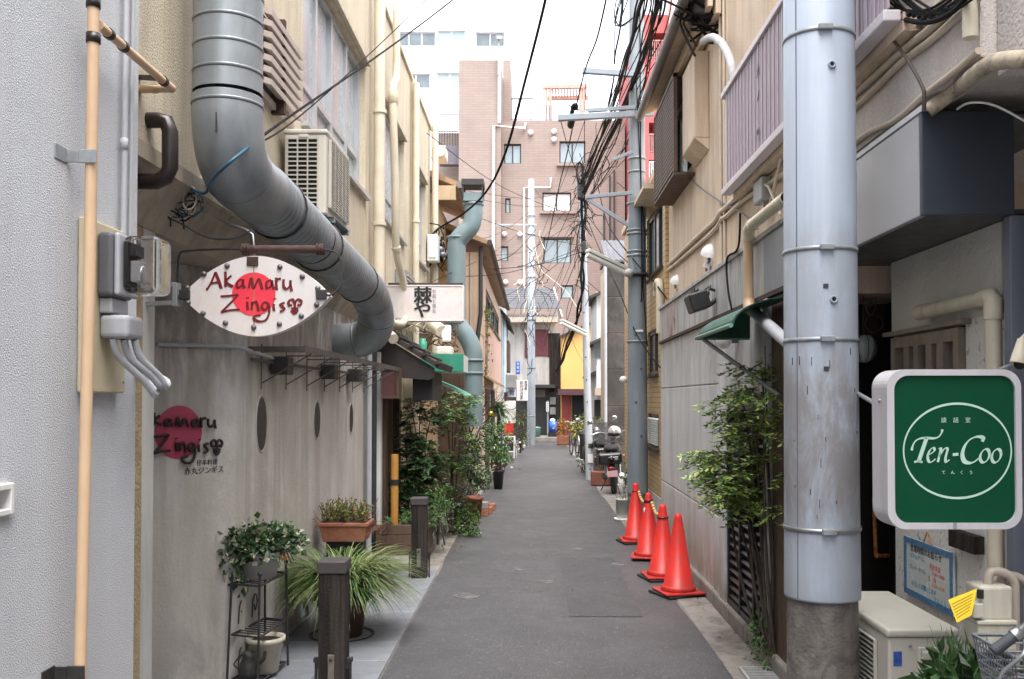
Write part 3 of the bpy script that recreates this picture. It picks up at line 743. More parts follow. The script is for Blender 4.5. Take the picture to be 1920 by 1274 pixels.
# ------------------------------------------------------------------ air conditioner on the upper wall
def ac_grid(mb, O, U, N, u0, u1, z0, z1, nu, nz, bw=.006, d=.008):
    for i in range(nu + 1): q = u0 + (u1 - u0) * i / nu; mb.obox(O, U, N, q - bw / 2, q + bw / 2, 0, d, z0, z1)
    for j in range(nz + 1): q = z0 + (z1 - z0) * j / nz; mb.obox(O, U, N, u0, u1, .001, d - .001, q - bw / 2, q + bw / 2)
t = thing('air_conditioner', 'beige air conditioner condenser hung on the upper cream wall beside the duct', 'air conditioner', (-1.43, 6.1, 2.85))
ax0, ax1, ay0, ay1, az0, az1 = -1.56, -1.30, 5.82, 6.5, 2.86, 3.39
build(MB().box(ax0, ax1, ay0, ay1, az0, az1 - .03), 'casing', acw, t, bevel=.008)
build(MB().box(ax0 - .008, ax1 + .008, ay0 - .008, ay1 + .008, az1 - .028, az1), 'top_cover', acw, t, bevel=.008)
g_ = MB(); g_.box(ax0 + .02, ax1 - .05, ay0 - .003, ay0 - .0015, az0 + .04, az1 - .06, 1)
ac_grid(g_, (ax0, ay0 - .003, 0), X1, (0, -1, 0), .02, .21, az0 + .04, az1 - .06, 3, 15, .008, .008); build(g_, 'coil_grille', [acg, darkin], t)
g_ = MB(); g_.box(ax1 + .001, ax1 + .003, ay0 + .06, ay1 - .05, az0 + .05, az1 - .05, 1)
ac_grid(g_, (ax1 + .003, ay0, 0), Y1, X1, .06, .63, az0 + .05, az1 - .05, 5, 26, .006, .02); build(g_, 'fan_grille', [acg, darkin], t)
build(MB().box(ax0 + .09, ax0 + .15, ay0 - .014, ay0 - .001, az1 - .055, az1 - .035), 'handle', acw, t, bevel=.004)
b = MB(); b.bar((XU, 5.95, 2.84), (ax1 + .03, 5.95, 2.84), .03, .03); b.bar((XU, 6.4, 2.84), (ax1 + .03, 6.4, 2.84), .03, .03); b.bar((XU, 5.95, 2.5), (ax1, 5.95, 2.82), .02, .02); b.box(XU, ax1 + .03, 5.9, 6.45, 2.855, 2.858)
build(b, 'bracket', zinc, t)

# ------------------------------------------------------------------ pipes on the cream building
def pipe_thing(name, label, pts, r, m_, clips=(), n=12, cat='pipe', group=None, cm=None, smooth=4):
    P = catmull(pts, smooth) if smooth else [V(p) for p in pts]
    t = thing(name, label, cat, tuple(P[0]), group)
    build(MB().tube(P, r, n), 'pipe', m_, t)
    for c in clips:
        i = min(len(P) - 2, int(len(P) * c)); d = (P[i + 1] - P[i]).normalized()
        build(MB().tube([P[i] - d * .018, P[i] + d * .018], r * 1.25, n), 'clip', cm or m_, t)
    return t
pipe_thing('downpipe', 'thick cream downpipe between the first two upper windows', [(-1.5, 9.05, 5.8), (-1.5, 9.05, 4.5), (-1.5, 9.05, 3.4), (-1.5, 9.05, 2.5)], .055, pvcw, (.33, .62), smooth=0)
t = pipe_thing('refrigerant_pipe', 'lumpy taped cream pipe snaking down beside the second window', [(-1.47, 9.9, 5.95), (-1.47, 9.95, 5.2), (-1.47, 9.7, 4.9), (-1.45, 9.75, 4.0), (-1.46, 9.9, 3.3), (-1.42, 10.2, 2.95), (-1.4, 10.3, 2.65), (-1.42, 10.0, 2.5), (-1.5, 9.6, 2.5)], .04, pvcw, (.25, .5))
build(MB().ell((-1.47, 9.72, 4.85), (.06, .09, .12), 10, 6), 'tape_wrap', creamw, t)
pipe_thing('downpipe', 'thin cream downpipe with a white cap before the third upper window', [(-1.52, 12.05, 5.8), (-1.52, 12.05, 4.0), (-1.52, 12.05, 2.4)], .042, pvcw, (.5,), smooth=0)
pipe_thing('downpipe', 'slim cream downpipe at the far corner of the cream building', [(-1.5, 14.2, 6.1), (-1.5, 14.2, 4), (-1.5, 14.2, 2.4)], .05, pvcw, (.5,), smooth=0)
t = thing('duct_vent', 'louvred steel wall vent beside the snaking cream pipe', 'vent', (-1.55, 11.1, 3.0))
build(MB().box(-1.598, -1.47, 10.75, 11.55, 2.88, 3.2), 'hood', zinc, t, bevel=.01)
for i in range(6): build(MB().box(-1.469, -1.45, 10.8, 11.5, 2.9 + .045 * i, 2.915 + .045 * i), 'slat', acg, t)
t = thing('junction_box', 'white plastic box at the far end of the cream building', 'box', (-1.5, 13.9, 3.9))
build(MB().box(-1.58, -1.42, 13.85, 14.1, 3.75, 4.15), 'casing', whitep, t, bevel=.01); build(MB().box(-1.55, -1.45, 13.835, 13.849, 3.8, 4.1), 'cover', whitep, t, bevel=.004)

# ------------------------------------------------------------------ sign of the next shop
t = thing('lightbox_sign', 'white rectangular lightbox sign with two black brush characters', 'sign', tuple(at(800, 568, 10.2)))
YB = 10.2; a, b = at(712, 600, YB), at(867, 537, YB)
build(MB().box(a.x, b.x, YB, YB + .16, a.z, b.z), 'panel', signw, t, bevel=.006)
fr = MB(); e = .012
fr.box(a.x - e, b.x + e, YB - .006, YB + .166, b.z, b.z + e); fr.box(a.x - e, b.x + e, YB - .006, YB + .166, a.z - e, a.z); fr.box(b.x, b.x + e, YB - .006, YB + .166, a.z, b.z)
build(fr, 'frame', whitep, t)
def bold(body, size, O, par, m_, n=3, off=.006):
    for i in range(n): text(body, size, V(O) + V((off * (i - 1), -.001 * i, off * .5 * (i % 2))), X1, Z1, m_, par, 'lettering', .0012)
bold('棘', .20, at(793, 556, YB) + V((0, -.004, 0)), t, inkb); bold('や', .20, at(792, 583, YB) + V((0, -.004, 0)), t, inkb)
pk = mat('grey ink', (.35, .32, .33), .6)
for i, ch in enumerate('旬菜と酒処'): text(ch, .045, at(814, 547 + i * 9, YB) + V((0, -.003, 0)), X1, Z1, pk, t, 'small_lettering', .001)
b2 = MB(); b2.bar(at(712, 537, YB) + V((-.5, .08, .03)), at(867, 537, YB) + V((0, .08, .03)), .03, .03); build(b2, 'support_bar', rustm, t)

# awning frame (bare brackets) on the concrete wall
t = thing('awning_frame', 'bare rusty awning frame with struts above the portholes', 'awning frame', (-1.6, 7.6, 1.95))
rm = mat('grey rusty bar', (.09, .075, .07), .7, .4, 12)
b = MB(); b.bar((-1.40, 5.7, 2.005), (-1.40, 9.75, 2.005), .012, .04); b.bar((-1.74, 5.7, 2.005), (-1.40, 5.7, 2.005), .012, .03); b.bar((-1.4, 9.75, 2.005), (-1.74, 9.75, 2.005), .012, .03); b.bar((-1.72, 5.7, 1.94), (-1.72, 9.75, 1.94), .02, .02)
build(b, 'rail', rm, t)
for i in range(7):
    y = 5.95 + .6 * i; s_ = MB(); s_.tube([(-1.73, y, 1.80), (-1.41, y, 1.99)], .0045, 6); s_.tube([(-1.73, y, 2.0), (-1.41, y, 2.0)], .0045, 6); s_.tube([(-1.735, y, 2.05), (-1.735, y, 1.76)], .0045, 6)
    build(s_, 'strut', rm, t)
for y in (6.15, 7.6, 8.7): build(MB().box(-1.735, -1.62, y, y + .16, 1.86, 1.98), 'roller_box', ironm, t, bevel=.01)

# dark vertical pipes at the end of the concrete wall
t = thing('pipe_pair', 'dark vertical pipes at the far end of the concrete wall', 'pipe', (-1.7, 9.85, 0))
for x, y, r, mm in ((-1.69, 9.62, .028, pvcg), (-1.67, 9.78, .03, cabled), (-1.70, 9.9, .022, darkpipe)):
    build(MB().tube([(x, y, .05), (x, y, 2.2), (x + .02, y, 2.35), (x + .02, y + .02, 2.45)], r, 10), 'pipe', mm, t)

# ------------------------------------------------------------------ LEFT 3: entry of the plant shop, lean-to roof
eb = thing('entry_building', 'beige plastered entry with dark lean-to roof behind the concrete wall', 'building', (-2.2, 11, 0))
eo = V((-1.72, 14.3, 0))
ew = MB().wall(eo, (0, -1, 0), X1, 4.35, -.1, 2.5, [(2.9, 3.85, .09, 1.95)], .2); ew.box(-6, -1.93, 9.96, 14.3, -.1, 2.5)
build(ew, 'wall', plaster, eb)
build(MB().box(-1.86, -1.82, 10.46, 11.39, .09, 1.94), 'door', plaster, eb)
b = MB(); b.box(-1.72, -1.63, 9.97, 10.09, .09, 2.2); build(b, 'post', whitep, eb, bevel=.004)
b = MB(); b.box(-1.70, -1.60, 10.12, 10.28, .09, 2.2); build(b, 'post', woodb, eb, bevel=.004)
b = MB(); b.box(-1.70, -1.62, 11.3, 11.45, .09, 2.1); build(b, 'post', woodb, eb, bevel=.004)
r = MB(); r.hexa([(-1.74, 9.95, 2.47), (-1.02, 9.95, 2.02), (-1.02, 11.6, 2.02), (-1.74, 11.6, 2.47), (-1.74, 9.95, 2.53), (-1.0, 9.95, 2.07), (-1.0, 11.6, 2.07), (-1.74, 11.6, 2.53)])
rf = build(r, 'roof', brownroof, eb)
for i in range(6):
    k = i / 5; q = V((-1.72 + .70 * k, 9.9, 2.545 - .46 * k)); build(MB().tube([q, q + V((0, 1.75, 0))], .022, 8), 'roof_batten', brownroof, rf)
b = MB(); b.prism([(-1.74, 9.99, 2.45), (-1.06, 9.99, 2.03), (-1.06, 9.99, 1.93), (-1.12, 9.99, 1.9), (-1.74, 9.99, 1.95)], (0, .03, 0)); build(b, 'gable_board', brownroof, eb)
build(MB().box(-1.32, -1.1, 10.2, 11.2, 1.68, 2.0), 'valance', mat('dark canvas', (.035, .034, .036), .8), eb)
t = thing('wooden_box_sign', 'small wooden framed box sign under the lean-to roof', 'sign', tuple(at(742, 720, 9.75)))
a, b_ = at(716, 748, 9.75), at(748, 690, 9.75)
build(MB().box(a.x, b_.x - .03, 9.75, 9.95, a.z + .02, b_.z - .02), 'panel', mat('dark maroon panel', (.10, .04, .04), .5), t)
f = MB(); f.box(b_.x - .03, b_.x, 9.73, 9.97, a.z, b_.z); f.box(a.x, b_.x - .03, 9.73, 9.97, b_.z - .02, b_.z); f.box(a.x, b_.x - .03, 9.73, 9.97, a.z, a.z + .02); build(f, 'frame', woodb, t, bevel=.003)
t = thing('padded_post', 'yellow padded post tied with black cord beside the planter box', 'post', (-1.46, 9.75, .09))
q = at(740, 890, 9.75); build(MB().cyl((q.x, 9.75, .09), (q.x, 9.75, 1.12), .04), 'padding', yellowp, t); build(MB().cyl((q.x, 9.75, .80), (q.x, 9.75, .86), .044), 'tie', blackm, t)

# green sign box, cloth awning, blue-grey duct
t = thing('fascia_sign', 'plain green box sign projecting over the cloth awning', 'sign', (-1.1, 12.4, 2.0))
a, b_ = at(790, 697, 12.0), at(869, 664, 12.0)
build(MB().box(a.x, b_.x, 12.0, 12.03, a.z, b_.z), 'face', greenp, t, bevel=.003); build(MB().box(a.x, b_.x - .004, 12.031, 12.9, a.z + .004, b_.z - .004), 'box', whitep, t)
c = MB(); n = 8
for i in range(n):
    x0, x1 = -1.65 + .8 * i / n, -1.65 + .8 * (i + 1) / n
    z0, z1 = 2.02 - .30 * (i / n) ** 1.5, 2.02 - .30 * ((i + 1) / n) ** 1.5
    c.hexa([(x0, 12.1, z0), (x1, 12.1, z1), (x1, 13.6, z1), (x0, 13.6, z0), (x0, 12.1, z0 + .012), (x1, 12.1, z1 + .012), (x1, 13.6, z1 + .012), (x0, 13.6, z0 + .012)])
for i in range(9): y = 12.1 + .165 * i; c.quad((-.85, y, 1.72), (-.845, y + .16, 1.72), (-.85, y + .16, 1.56 + .02 * (i % 3)), (-.845, y, 1.55))
aw = thing('cloth_awning', 'drooping pale green cloth awning below the green box sign', 'awning', (-1.3, 12.8, 1.6)); build(c, 'canopy', cloth, aw)
t = thing('painted_duct', 'blue grey painted exhaust duct with two bends in front of the eaves', 'duct', tuple(at(860, 560, 14)))
q = [at(888, 385, 14), at(888, 402, 14), at(882, 425, 14), at(868, 440, 14), at(857, 455, 14), at(856, 480, 14), at(856, 590, 14), at(860, 610, 14), at(874, 630, 14), at(886, 655, 14), at(888, 680, 14), at(888, 745, 14), at(888, 800, 14)]
build(MB().tube(catmull(q, 5), .138, 20), 'duct_body', bluegrey, t)
for px, py in ((888, 384), (856, 446), (856, 606), (888, 676), (888, 700)):
    q = at(px, py, 14); build(MB().lathe(q, [(.138, -.02), (.155, -.015), (.155, .015), (.138, .02)], 20), 'flange', bluegrey, t)
b = MB(); p, q = at(869, 365, 14), at(907, 383, 14); b.box(p.x + .01, q.x - .01, 13.85, 14.15, q.z + .02, p.z); build(b, 'cowl', bluegrey, t)
b = MB(); p, q = at(867, 352, 14), at(908, 345, 14); b.box(p.x, q.x, 13.8, 14.2, p.z, q.z + .03); 
for x in (p.x + .02, q.x - .02):
    for y in (13.83, 14.17): b.box(x - .01, x + .01, y - .01, y + .01, at(0, 372, 14).z, p.z)
build(b, 'rain_cap', ironm, t)
# ------------------------------------------------------------------ RIGHT 1: beige house over grey metal and concrete
hb = thing('beige_house', 'beige rendered two storey house with lilac balcony above a concrete wall', 'building', (2.5, 8, 0))
beige = mat('beige render', (.72, .575, .435), .8, .1, 1.5, .6, 100, .5, (.42, .32, .24), fine=.18, low=((.54, .42, .315), .4, .9), sscale=6)
taupe = mat('pale taupe render', (.70, .64, .60), .8, .08, 1.5, .7, 110, .3, (.48, .42, .38), fine=.18)
sheetg = mat('weathered grey sheet', (.44, .44, .445), .6, .15, 2, .1, 30, .6, (.14, .135, .13))
sheetr = mat('rust stained sheet', (.36, .29, .29), .6, .15, 3, .2, 30, .5, (.45, .42, .42), low=((.16, .045, .03), .95, 3.5), zst=[((-.1, .0), (.22, .08), (.17, .05, .03), .9, 16)])
sheetb = mat('blue grey sheet', (.22, .24, .28), .4, .12, 2, .02, 30, .2, (.3, .32, .36))
liln = mat('lilac balcony sheet', (.40, .33, .385), .5, .08, 2, 0, 1, .12, (.3, .24, .28)); lilw = mat('pale lilac rail', (.62, .57, .60), .5, .06, 4)
XR = 1.64
O, U, N = V((XR, 4.0, 0)), Y1, V((-1, 0, 0))
def rwall(y0, y1, z0, z1, holes, X, t, m_, par, name):
    # a wall facing -X; holes in (y0,y1,z0,z1)
    mb = MB().wall((X, y0, 0), (0, 1, 0), (-1, 0, 0), y1 - y0, z0, z1, [(a - y0, b - y0, c, d) for a, b, c, d in holes], t, 0)
    return build(mb, name, m_, par)
mb = MB().wall((XR, 5.45, 0), Y1, N, 11.25 - 5.45, 2.3, 6.2, [(9.33 - 5.45, 10.9 - 5.45, 4.12, 5.0)], .14)
mb.box(XR + .15, 7, 5.47, 11.24, 2.32, 6.1)
build(mb, 'upper_wall', beige, hb)
mb = MB().wall((XR, 3.40, 0), Y1, N, 5.448 - 3.40, 2.955, 6.2, [], .14); mb.box(XR + .15, 7, 3.42, 5.46, 2.975, 6.1); build(mb, 'upper_wall', taupe, hb)
for y in (7.9, 8.05): build(MB().tube([(XR - .015, y, 2.75), (XR - .015, y, 5.2)], .014, 8), 'corner_pipe', creamca, hb)
# eave
r = MB().hexa([(1.36, 7.95, 5.19), (1.8, 7.95, 5.32), (1.8, 11.4, 5.32), (1.36, 11.4, 5.19), (1.36, 7.95, 5.23), (1.8, 7.95, 5.44), (1.8, 11.4, 5.44), (1.36, 11.4, 5.23)])
rf = build(r, 'eave', beige, hb)
for k_ in range(2): build(MB().box(1.50 + .07 * k_, 1.545 + .07 * k_, 7.96, 11.3, 5.08 - .06 * k_, 5.2), 'eave_moulding', beige, rf)
g_ = MB(); n = 9; pr = [V((1.33 - .05 * math.sin(math.pi * i / n), 0, 5.17 - .05 * math.cos(math.pi * i / n) )) for i in range(n + 1)]
build(MB().tube([(1.31, 7.9, 5.17), (1.31, 11.45, 5.17)], .05, 12), 'gutter_pipe', mat('grey brown gutter', (.13, .115, .105), .5, .2, 4), rf)
# shutter box
b = MB().box(1.50, XR - .002, 8.64, 9.33, 4.13, 4.95); b.prism([(1.50, 8.64, 4.128), (XR - .002, 8.64, 4.128), (XR - .002, 8.64, 4.02)], (0, .69, 0))
build(b, 'shutter_box', beige, hb, bevel=.01)
wg = window(hb, (XR, 9.33, 0), Y1, N, .02, 1.55, 4.13, 4.98, 2, dkframe, paneg, .04, .05, .04, sill=False)
b = MB(); b.box(1.42, 1.46, 9.4, 9.44, 4.0, 5.0); b.box(1.42, 1.46, 10.9, 10.94, 4.0, 5.0); b.box(1.42, XR, 9.4, 10.94, 4.97, 5.01); b.box(1.42, XR, 9.4, 10.94, 3.97, 3.995)
lg = build(b, 'window_grille', woodb, hb)
s0 = None
for i in range(20):
    z = 4.03 + .047 * i
    if s0 is None: s0 = build(MB().box(1.425, 1.445, 9.442, 10.898, z, z + .03), 'slat', woodb, lg)
    else: piece(s0, (0, 0, .047 * i))
# balcony
XB = 1.50
z0b, z1b = 3.30, 4.02
a, b_ = onx(1359, 184, XB), onx(1471, 12, XB); c, d_ = onx(1471, 235, XB), onx(1408, 299, XB)
zt, zb = (a.z + b_.z) / 2, (c.z + d_.z) / 2
bl = thing('balcony', 'lilac slatted metal balcony on the beige house', 'balcony', (XB, 6, zb))
yb0, yb1 = 3.9, a.y
f = MB(); f.box(XB - .03, XB + .05, yb0, yb1 + .03, zt, zt + .045); f.box(XB - .025, XB + .05, yb0, yb1 + .03, zb - .05, zb); build(f, 'rail', lilw, bl, bevel=.006)
for y in (yb1, 5.9, 4.85): build(MB().box(XB + .01, XB + .045, y, y + .035, zb + .002, zt - .002), 'post', lilw, bl)
ns = int((yb1 - yb0) / .1); s0 = None
for i in range(ns):
    y = yb0 + .1 * i
    if s0 is None:
        s = MB(); s.box(XB - .008, XB + .004, y, y + .086, zb + .003, zt - .003); s.box(XB - .014, XB - .0085, y + .03, y + .052, zb + .003, zt - .003)
        s0 = build(s, 'slat', liln, bl, bevel=.003, seg=1)
    else: piece(s0, (0, .1 * i, 0))
build(MB().box(XB + .06, XR - .005, yb0, yb1, zb - .09, zb - .01), 'floor_slab', beige, bl)

# lettering on the balcony: a column of small dark characters
for i, ch in enumerate('大ノ門'):
    text(ch, .09, onx(1421, (135, 181, 255)[i], XB - .016), (0, -1, 0), Z1, mat('dark violet ink', (.06, .04, .06), .5), bl, 'lettering', .001)
# fascia of sheets above the concrete wall
XF = 1.50
fz0, fz1 = 2.375, 2.745
y = 5.45; edges = [3.0, 5.45, 6.05, 7.2, 8.6, 9.85, 10.55, 11.05]; mm = [None, sheetb, sheetg, sheetg, sheetg, sheetr, sheetg]
for i in range(1, 7):
    build(MB().box(XF - .004 * (i % 2), XF + .03, edges[i] + .004, edges[i + 1] - .004, fz0, fz1), 'fascia_sheet', mm[i], hb, bevel=.004)
f = MB(); f.box(XF - .02, XR, 5.45, 11.06, fz1 + .001, fz1 + .03); build(f, 'fascia_flashing', sheetg, hb)
f = MB(); f.box(XF - .012, XF + .04, 5.45, 11.06, fz0 - .03, fz0 - .001); build(f, 'fascia_trim', rustm, hb)
build(MB().box(XF + .032, XR, 5.47, 11.04, fz0, fz1 - .002), 'fascia_core', sheetg, hb)
# concrete wall with recessed joints
XC = 1.51
jz = 1.10
cells_z = [(.10, onx(1300, 938, XC).z - .006), (onx(1300, 938, XC).z + .006, onx(1300, 724, XC).z - .005), (onx(1300, 724, XC).z + .005, 2.345)]
for k, (a, c) in enumerate(cells_z):
    build(MB().box(XC, 1.9, 7.52, 11.05, a, c), 'concrete_panel', conc2, hb, bevel=.006)
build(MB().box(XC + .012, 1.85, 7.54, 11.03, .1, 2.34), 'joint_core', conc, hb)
build(MB().box(XC - .02, XC + .3, 7.3, 7.518, .1, 2.345), 'wall_end_post', conc2, hb, bevel=.008)
# black slatted gate between the wall and the pole
gt = thing('slatted_gate', 'black metal gate of narrow slats beside the concrete wall', 'gate', (1.53, 6.7, .11))
gf = MB(); gy0, gy1, gz1 = 6.05, 7.28, 1.62
for y in (gy0, 6.42, 6.84, gy1 - .04): gf.box(XC - .005, XC + .04, y, y + .04, .118, gz1)
gf.box(XC - .005, XC + .04, gy0 + .04, gy1 - .04, .118, .16); gf.box(XC - .005, XC + .04, gy0 + .04, gy1 - .04, gz1, gz1 + .04)
build(gf, 'frame', blackm, gt, bevel=.004)
for q0, q1 in ((gy0 + .042, 6.418), (6.462, 6.838), (6.882, gy1 - .042)):
    s0 = None
    for i in range(22):
        z = .18 + .066 * i
        if s0 is None:
            s = MB(); s.prism([(XC + .004, q0, z), (XC + .004, q0, z + .008), (XC + .022, q0, z + .022), (XC + .022, q0, z + .014)], (0, q1 - q0, 0)); s0 = build(s, 'slat', blackm, gt)
        else: piece(s0, (0, 0, .066 * i))
build(MB().box(XC + .045, XC + .06, gy0, gy1, .118, 1.66), 'backing', darkin, gt)
# upper part above the gate
ug = MB().box(XC + .02, XC + .05, 5.5, 7.28, 1.67, 2.34); build(ug, 'upper_infill', sheetg, hb)
build(MB().box(XC - .03, XC + .05, 5.93, 6.02, .1, 2.34), 'pale_post', pil, hb, bevel=.006)
build(MB().box(XC + .0, XC + .06, 5.45, 5.91, .1, 2.34), 'dark_post', woodb, hb, bevel=.006)
build(MB().box(XC + .07, 1.72, 5.42, 6.0, .08, 2.45), 'entry_jamb', woodd, hb)

# vents, light, pipes on the right wall
def hood(label, p, r, grp='hooded vents on the beige house'):
    t = thing('vent_hood', label, 'vent', tuple(p), grp); mb = MB(); n, k = 14, 7; vs = []
    for i in range(k + 1):
        e = math.pi / 2 * i / k
        for j in range(n):
            a = 2 * math.pi * j / n; vs.append(p + V((-r * 1.0 * math.sin(e) , r * math.cos(e) * math.cos(a), r * math.cos(e) * math.sin(a))))
    fs = [(i * n + j, i * n + (j + 1) % n, (i + 1) * n + (j + 1) % n, (i + 1) * n + j) for i in range(k) for j in range(n) if not (n * .55 < j < n * .95)]
    mb.add(vs, fs, 0, True); build(mb, 'hood', whitep, t)
    build(MB().lathe(p, [(r * 1.02, 0), (r * 1.02, .015), (r * .8, .02), (r * .8, .0), (0, .0)], 16, N), 'collar', whitep, t)
    b = MB()
    for i in range(4): b.box(p.x - .03, p.x - .02, p.y - r * .7, p.y + r * .7, p.z - r * .75 + i * r * .2, p.z - r * .7 + i * r * .2)
    build(b, 'louvre', ironm, t)
hood('large white hooded vent with a smaller one under it', onx(1334, 478, XR) , .10)
hood('small white hooded vent below the large one', onx(1329, 500, XR - .01), .055)
hood('medium white hooded vent nearer the tiled building', onx(1270, 530, XR), .085)
t = thing('floodlight', 'black floodlight on a bracket in front of the grey metal fascia', 'floodlight', tuple(onx(1312, 565, 1.36)))
p = onx(1310, 566, 1.36); b = MB().box(-.09, .07, -.13, .13, -.075, .075).xf(0, Matrix.Translation(p) @ Matrix.Rotation(math.radians(-18), 4, 'Y'))
build(b, 'housing', blackm, t, bevel=.016, seg=3); b = MB(); b.tube([p + V((.04, -.1, .02)), p + V((.08, -.1, .12)), p + V((.08, .12, .12)), p + V((.04, .12, .02))], .007, 6); b.cyl(p + V((.08, 0, .11)), V((XF, p.y, p.z + .09)), .012, 8); build(b, 'bracket', blackm, t)
b = MB(); b.tube([p + V((.06, .0, -.02)), p + V((.1, -.02, -.02)), V((XF, p.y - .02, p.z + .02))], .02, 8); build(b, 'gear_box', ironm, t)
for i in range(5): build(MB().bar(p + V((-.05 + .03 * i, -.1, .078 - .009 * i + .012)), p + V((-.05 + .03 * i, .1, .078 - .009 * i + .012)), .006, .03), 'fin', blackm, t)
# long painted cables along the wall
for k, (pts, r, lab) in enumerate((
    ([(1255, 497), (1310, 443), (1340, 415), (1351, 398), (1356, 395), (1400, 355), (1440, 322), (1475, 292)], .022, 'upper beige painted cable running along the beige house wall'),
    ([(1252, 507), (1310, 458), (1342, 428), (1353, 412), (1362, 405), (1400, 372), (1440, 345), (1475, 320)], .018, 'lower beige painted cable running along the beige house wall'))):
    pipe_thing('wall_cable', lab, [onx(x, y, XR - .02) + V((0, 0, rnd.uniform(-.008, .008))) for x, y in pts], r, creamca, n=8, cat='cable', group='painted cables on the beige house')
for k, (pts, r, lab) in enumerate((
    ([(1590, 165), (1640, 115), (1690, 68), (1740, 30), (1800, -30)], .016, 'topmost painted cable beside the balcony right of the big pole'),
    ([(1590, 190), (1650, 135), (1700, 90), (1760, 40), (1830, -30)], .019, 'second painted cable from the top right of the big pole'),
    ([(1590, 212), (1640, 170), (1690, 120), (1750, 70), (1840, -10)], .016, 'third painted cable from the top right of the big pole'),
    ([(1590, 280), (1630, 250), (1680, 225), (1740, 172), (1800, 125), (1835, 98)], .014, 'lowest painted cable just above the grey awning box'))):
    pipe_thing('wall_cable', lab, [onx(x, y, XR - .016) + V((0, 0, rnd.uniform(-.006, .006))) for x, y in pts], r, creamca, n=8, cat='cable', group='painted cables right of the big pole')
t = thing('junction_box', 'grey plastic junction box on the wall left of the big pole', 'box', tuple(onx(1438, 360, XR)))
p = onx(1438, 358, XR); build(MB().box(XR - .07, XR - .002, p.y - .13, p.y + .12, p.z - .085, p.z + .075), 'casing', mat('grey box plastic', (.34, .35, .34), .5, .08, 5), t, bevel=.012)
b = MB(); b.tube(catmull([p + V((-.03, -.02, -.08)), p + V((-.04, -.08, -.17)), p + V((-.04, -.22, -.16)), p + V((-.04, -.42, 0)), p + V((-.04, -.7, .25))], 5), .012, 7); b.tube([p + V((-.03, .03, .07)), p + V((-.05, -.25, -.03)), p + V((-.05, -.55, -.28))], .011, 7); build(b, 'cable', pvcw, t)
pipe_thing('wall_cable', 'thin blue grey cable swagged from the window grille to the fascia', [onx(x, y, XR - .03) for x, y in ((1262, 300), (1266, 325), (1290, 333), (1310, 350), (1350, 378), (1395, 402), (1420, 430))], .006, mat('slate cable', (.06, .09, .11), .5), n=6, cat='cable')
pipe_thing('wall_cable', 'black cable hanging down in front of the grey metal fascia', [onx(x, y, XF - .03) for x, y in ((1388, 400), (1384, 465), (1366, 480), (1362, 500), (1366, 550), (1372, 580))], .008, cablem, n=6, cat='cable')
t = thing('drain_pipe', 'beige elbowed drain pipe in front of the grey metal fascia', 'pipe', tuple(onx(1403, 430, 1.44)))
p1, p2, p3, p4 = onx(1475, 428, 1.44), onx(1405, 437, 1.44), onx(1397, 446, 1.44), onx(1397, 575, 1.44)
p3.y = p4.y = p2.y + .03; p2.z = p3.z + .05; p1.z = p2.z
build(MB().tube([p1, p2 + V((0, -.06, 0)), p2 + V((0, 0, -.015)), p3, p4], .033, 12), 'pipe', pvc, t)
build(MB().tube([p1, p2 + V((0, -.1, 0))], .037, 12), 'pipe_top', pvcw, t)
build(MB().tube([p2 + V((0, -.09, 0)), p2 + V((0, .005, -.014)), p3 + V((0, 0, -.03))], .042, 12), 'elbow', pvcw, t)
q = at(1465, 632, 4.9); build(MB().tube([p4 + V((0, 0, .03)), p4 + V((0, -.02, -.02)), p4 + V((-.0, -.15, -.06))], .04, 12), 'elbow', pvc, t)
build(MB().tube([p4 + V((0, -.13, -.055)), q, at(1500, 660, 4.6)], .034, 12), 'lower_pipe', pvcg, t)
# small green canopy
t = thing('green_canopy', 'small dark green quarter round canopy on a strut under the fascia', 'canopy', tuple(at(1400, 600, 6)))
gm = mat('dark green canvas', (.02, .085, .06), .55, .25, 6); mb = MB(); n = 8
for i in range(n):
    a0, a1 = math.pi / 2 * i / n, math.pi / 2 * (i + 1) / n
    q = lambda a, y, s: V((1.50 - .36 * math.sin(a) * s, y, 2.12 + .17 * math.cos(a) * s))
    for y0, y1 in ((5.35, 6.45),):
        mb.hexa([q(a0, y0, .97), q(a1, y0, .97), q(a1, y1, .97), q(a0, y1, .97), q(a0, y0, 1), q(a1, y0, 1), q(a1, y1, 1), q(a0, y1, 1)])
mb.prism([V((1.5, 6.45, 2.12))] + [V((1.50 - .36 * math.sin(math.pi / 2 * i / n), 6.45, 2.12 + .17 * math.cos(math.pi / 2 * i / n))) for i in range(n + 1)], (0, .006, 0))
build(mb, 'canopy', gm, t)
build(MB().tube([(1.13, 5.33, 2.12), (1.13, 6.47, 2.12), (1.5, 6.47, 2.12)], .013, 8), 'rim', mat('pale green rim', (.18, .34, .28), .5), t)
build(MB().tube([(1.15, 6.3, 2.10), (1.5, 5.7, 1.72)], .014, 8), 'strut', zinc, t)
t = thing('wall_lamp', 'white globe lamp under the small green canopy', 'lamp', tuple(onx(1357, 638, 1.42)))
p = onx(1357, 636, 1.42); build(MB().ell(p, (.06, .12, .075), 14, 8), 'globe', whitep, t); build(MB().box(p.x + .05, XC + .01, p.y - .03, p.y + .03, p.z - .03, p.z + .03), 'mount', ironm, t)

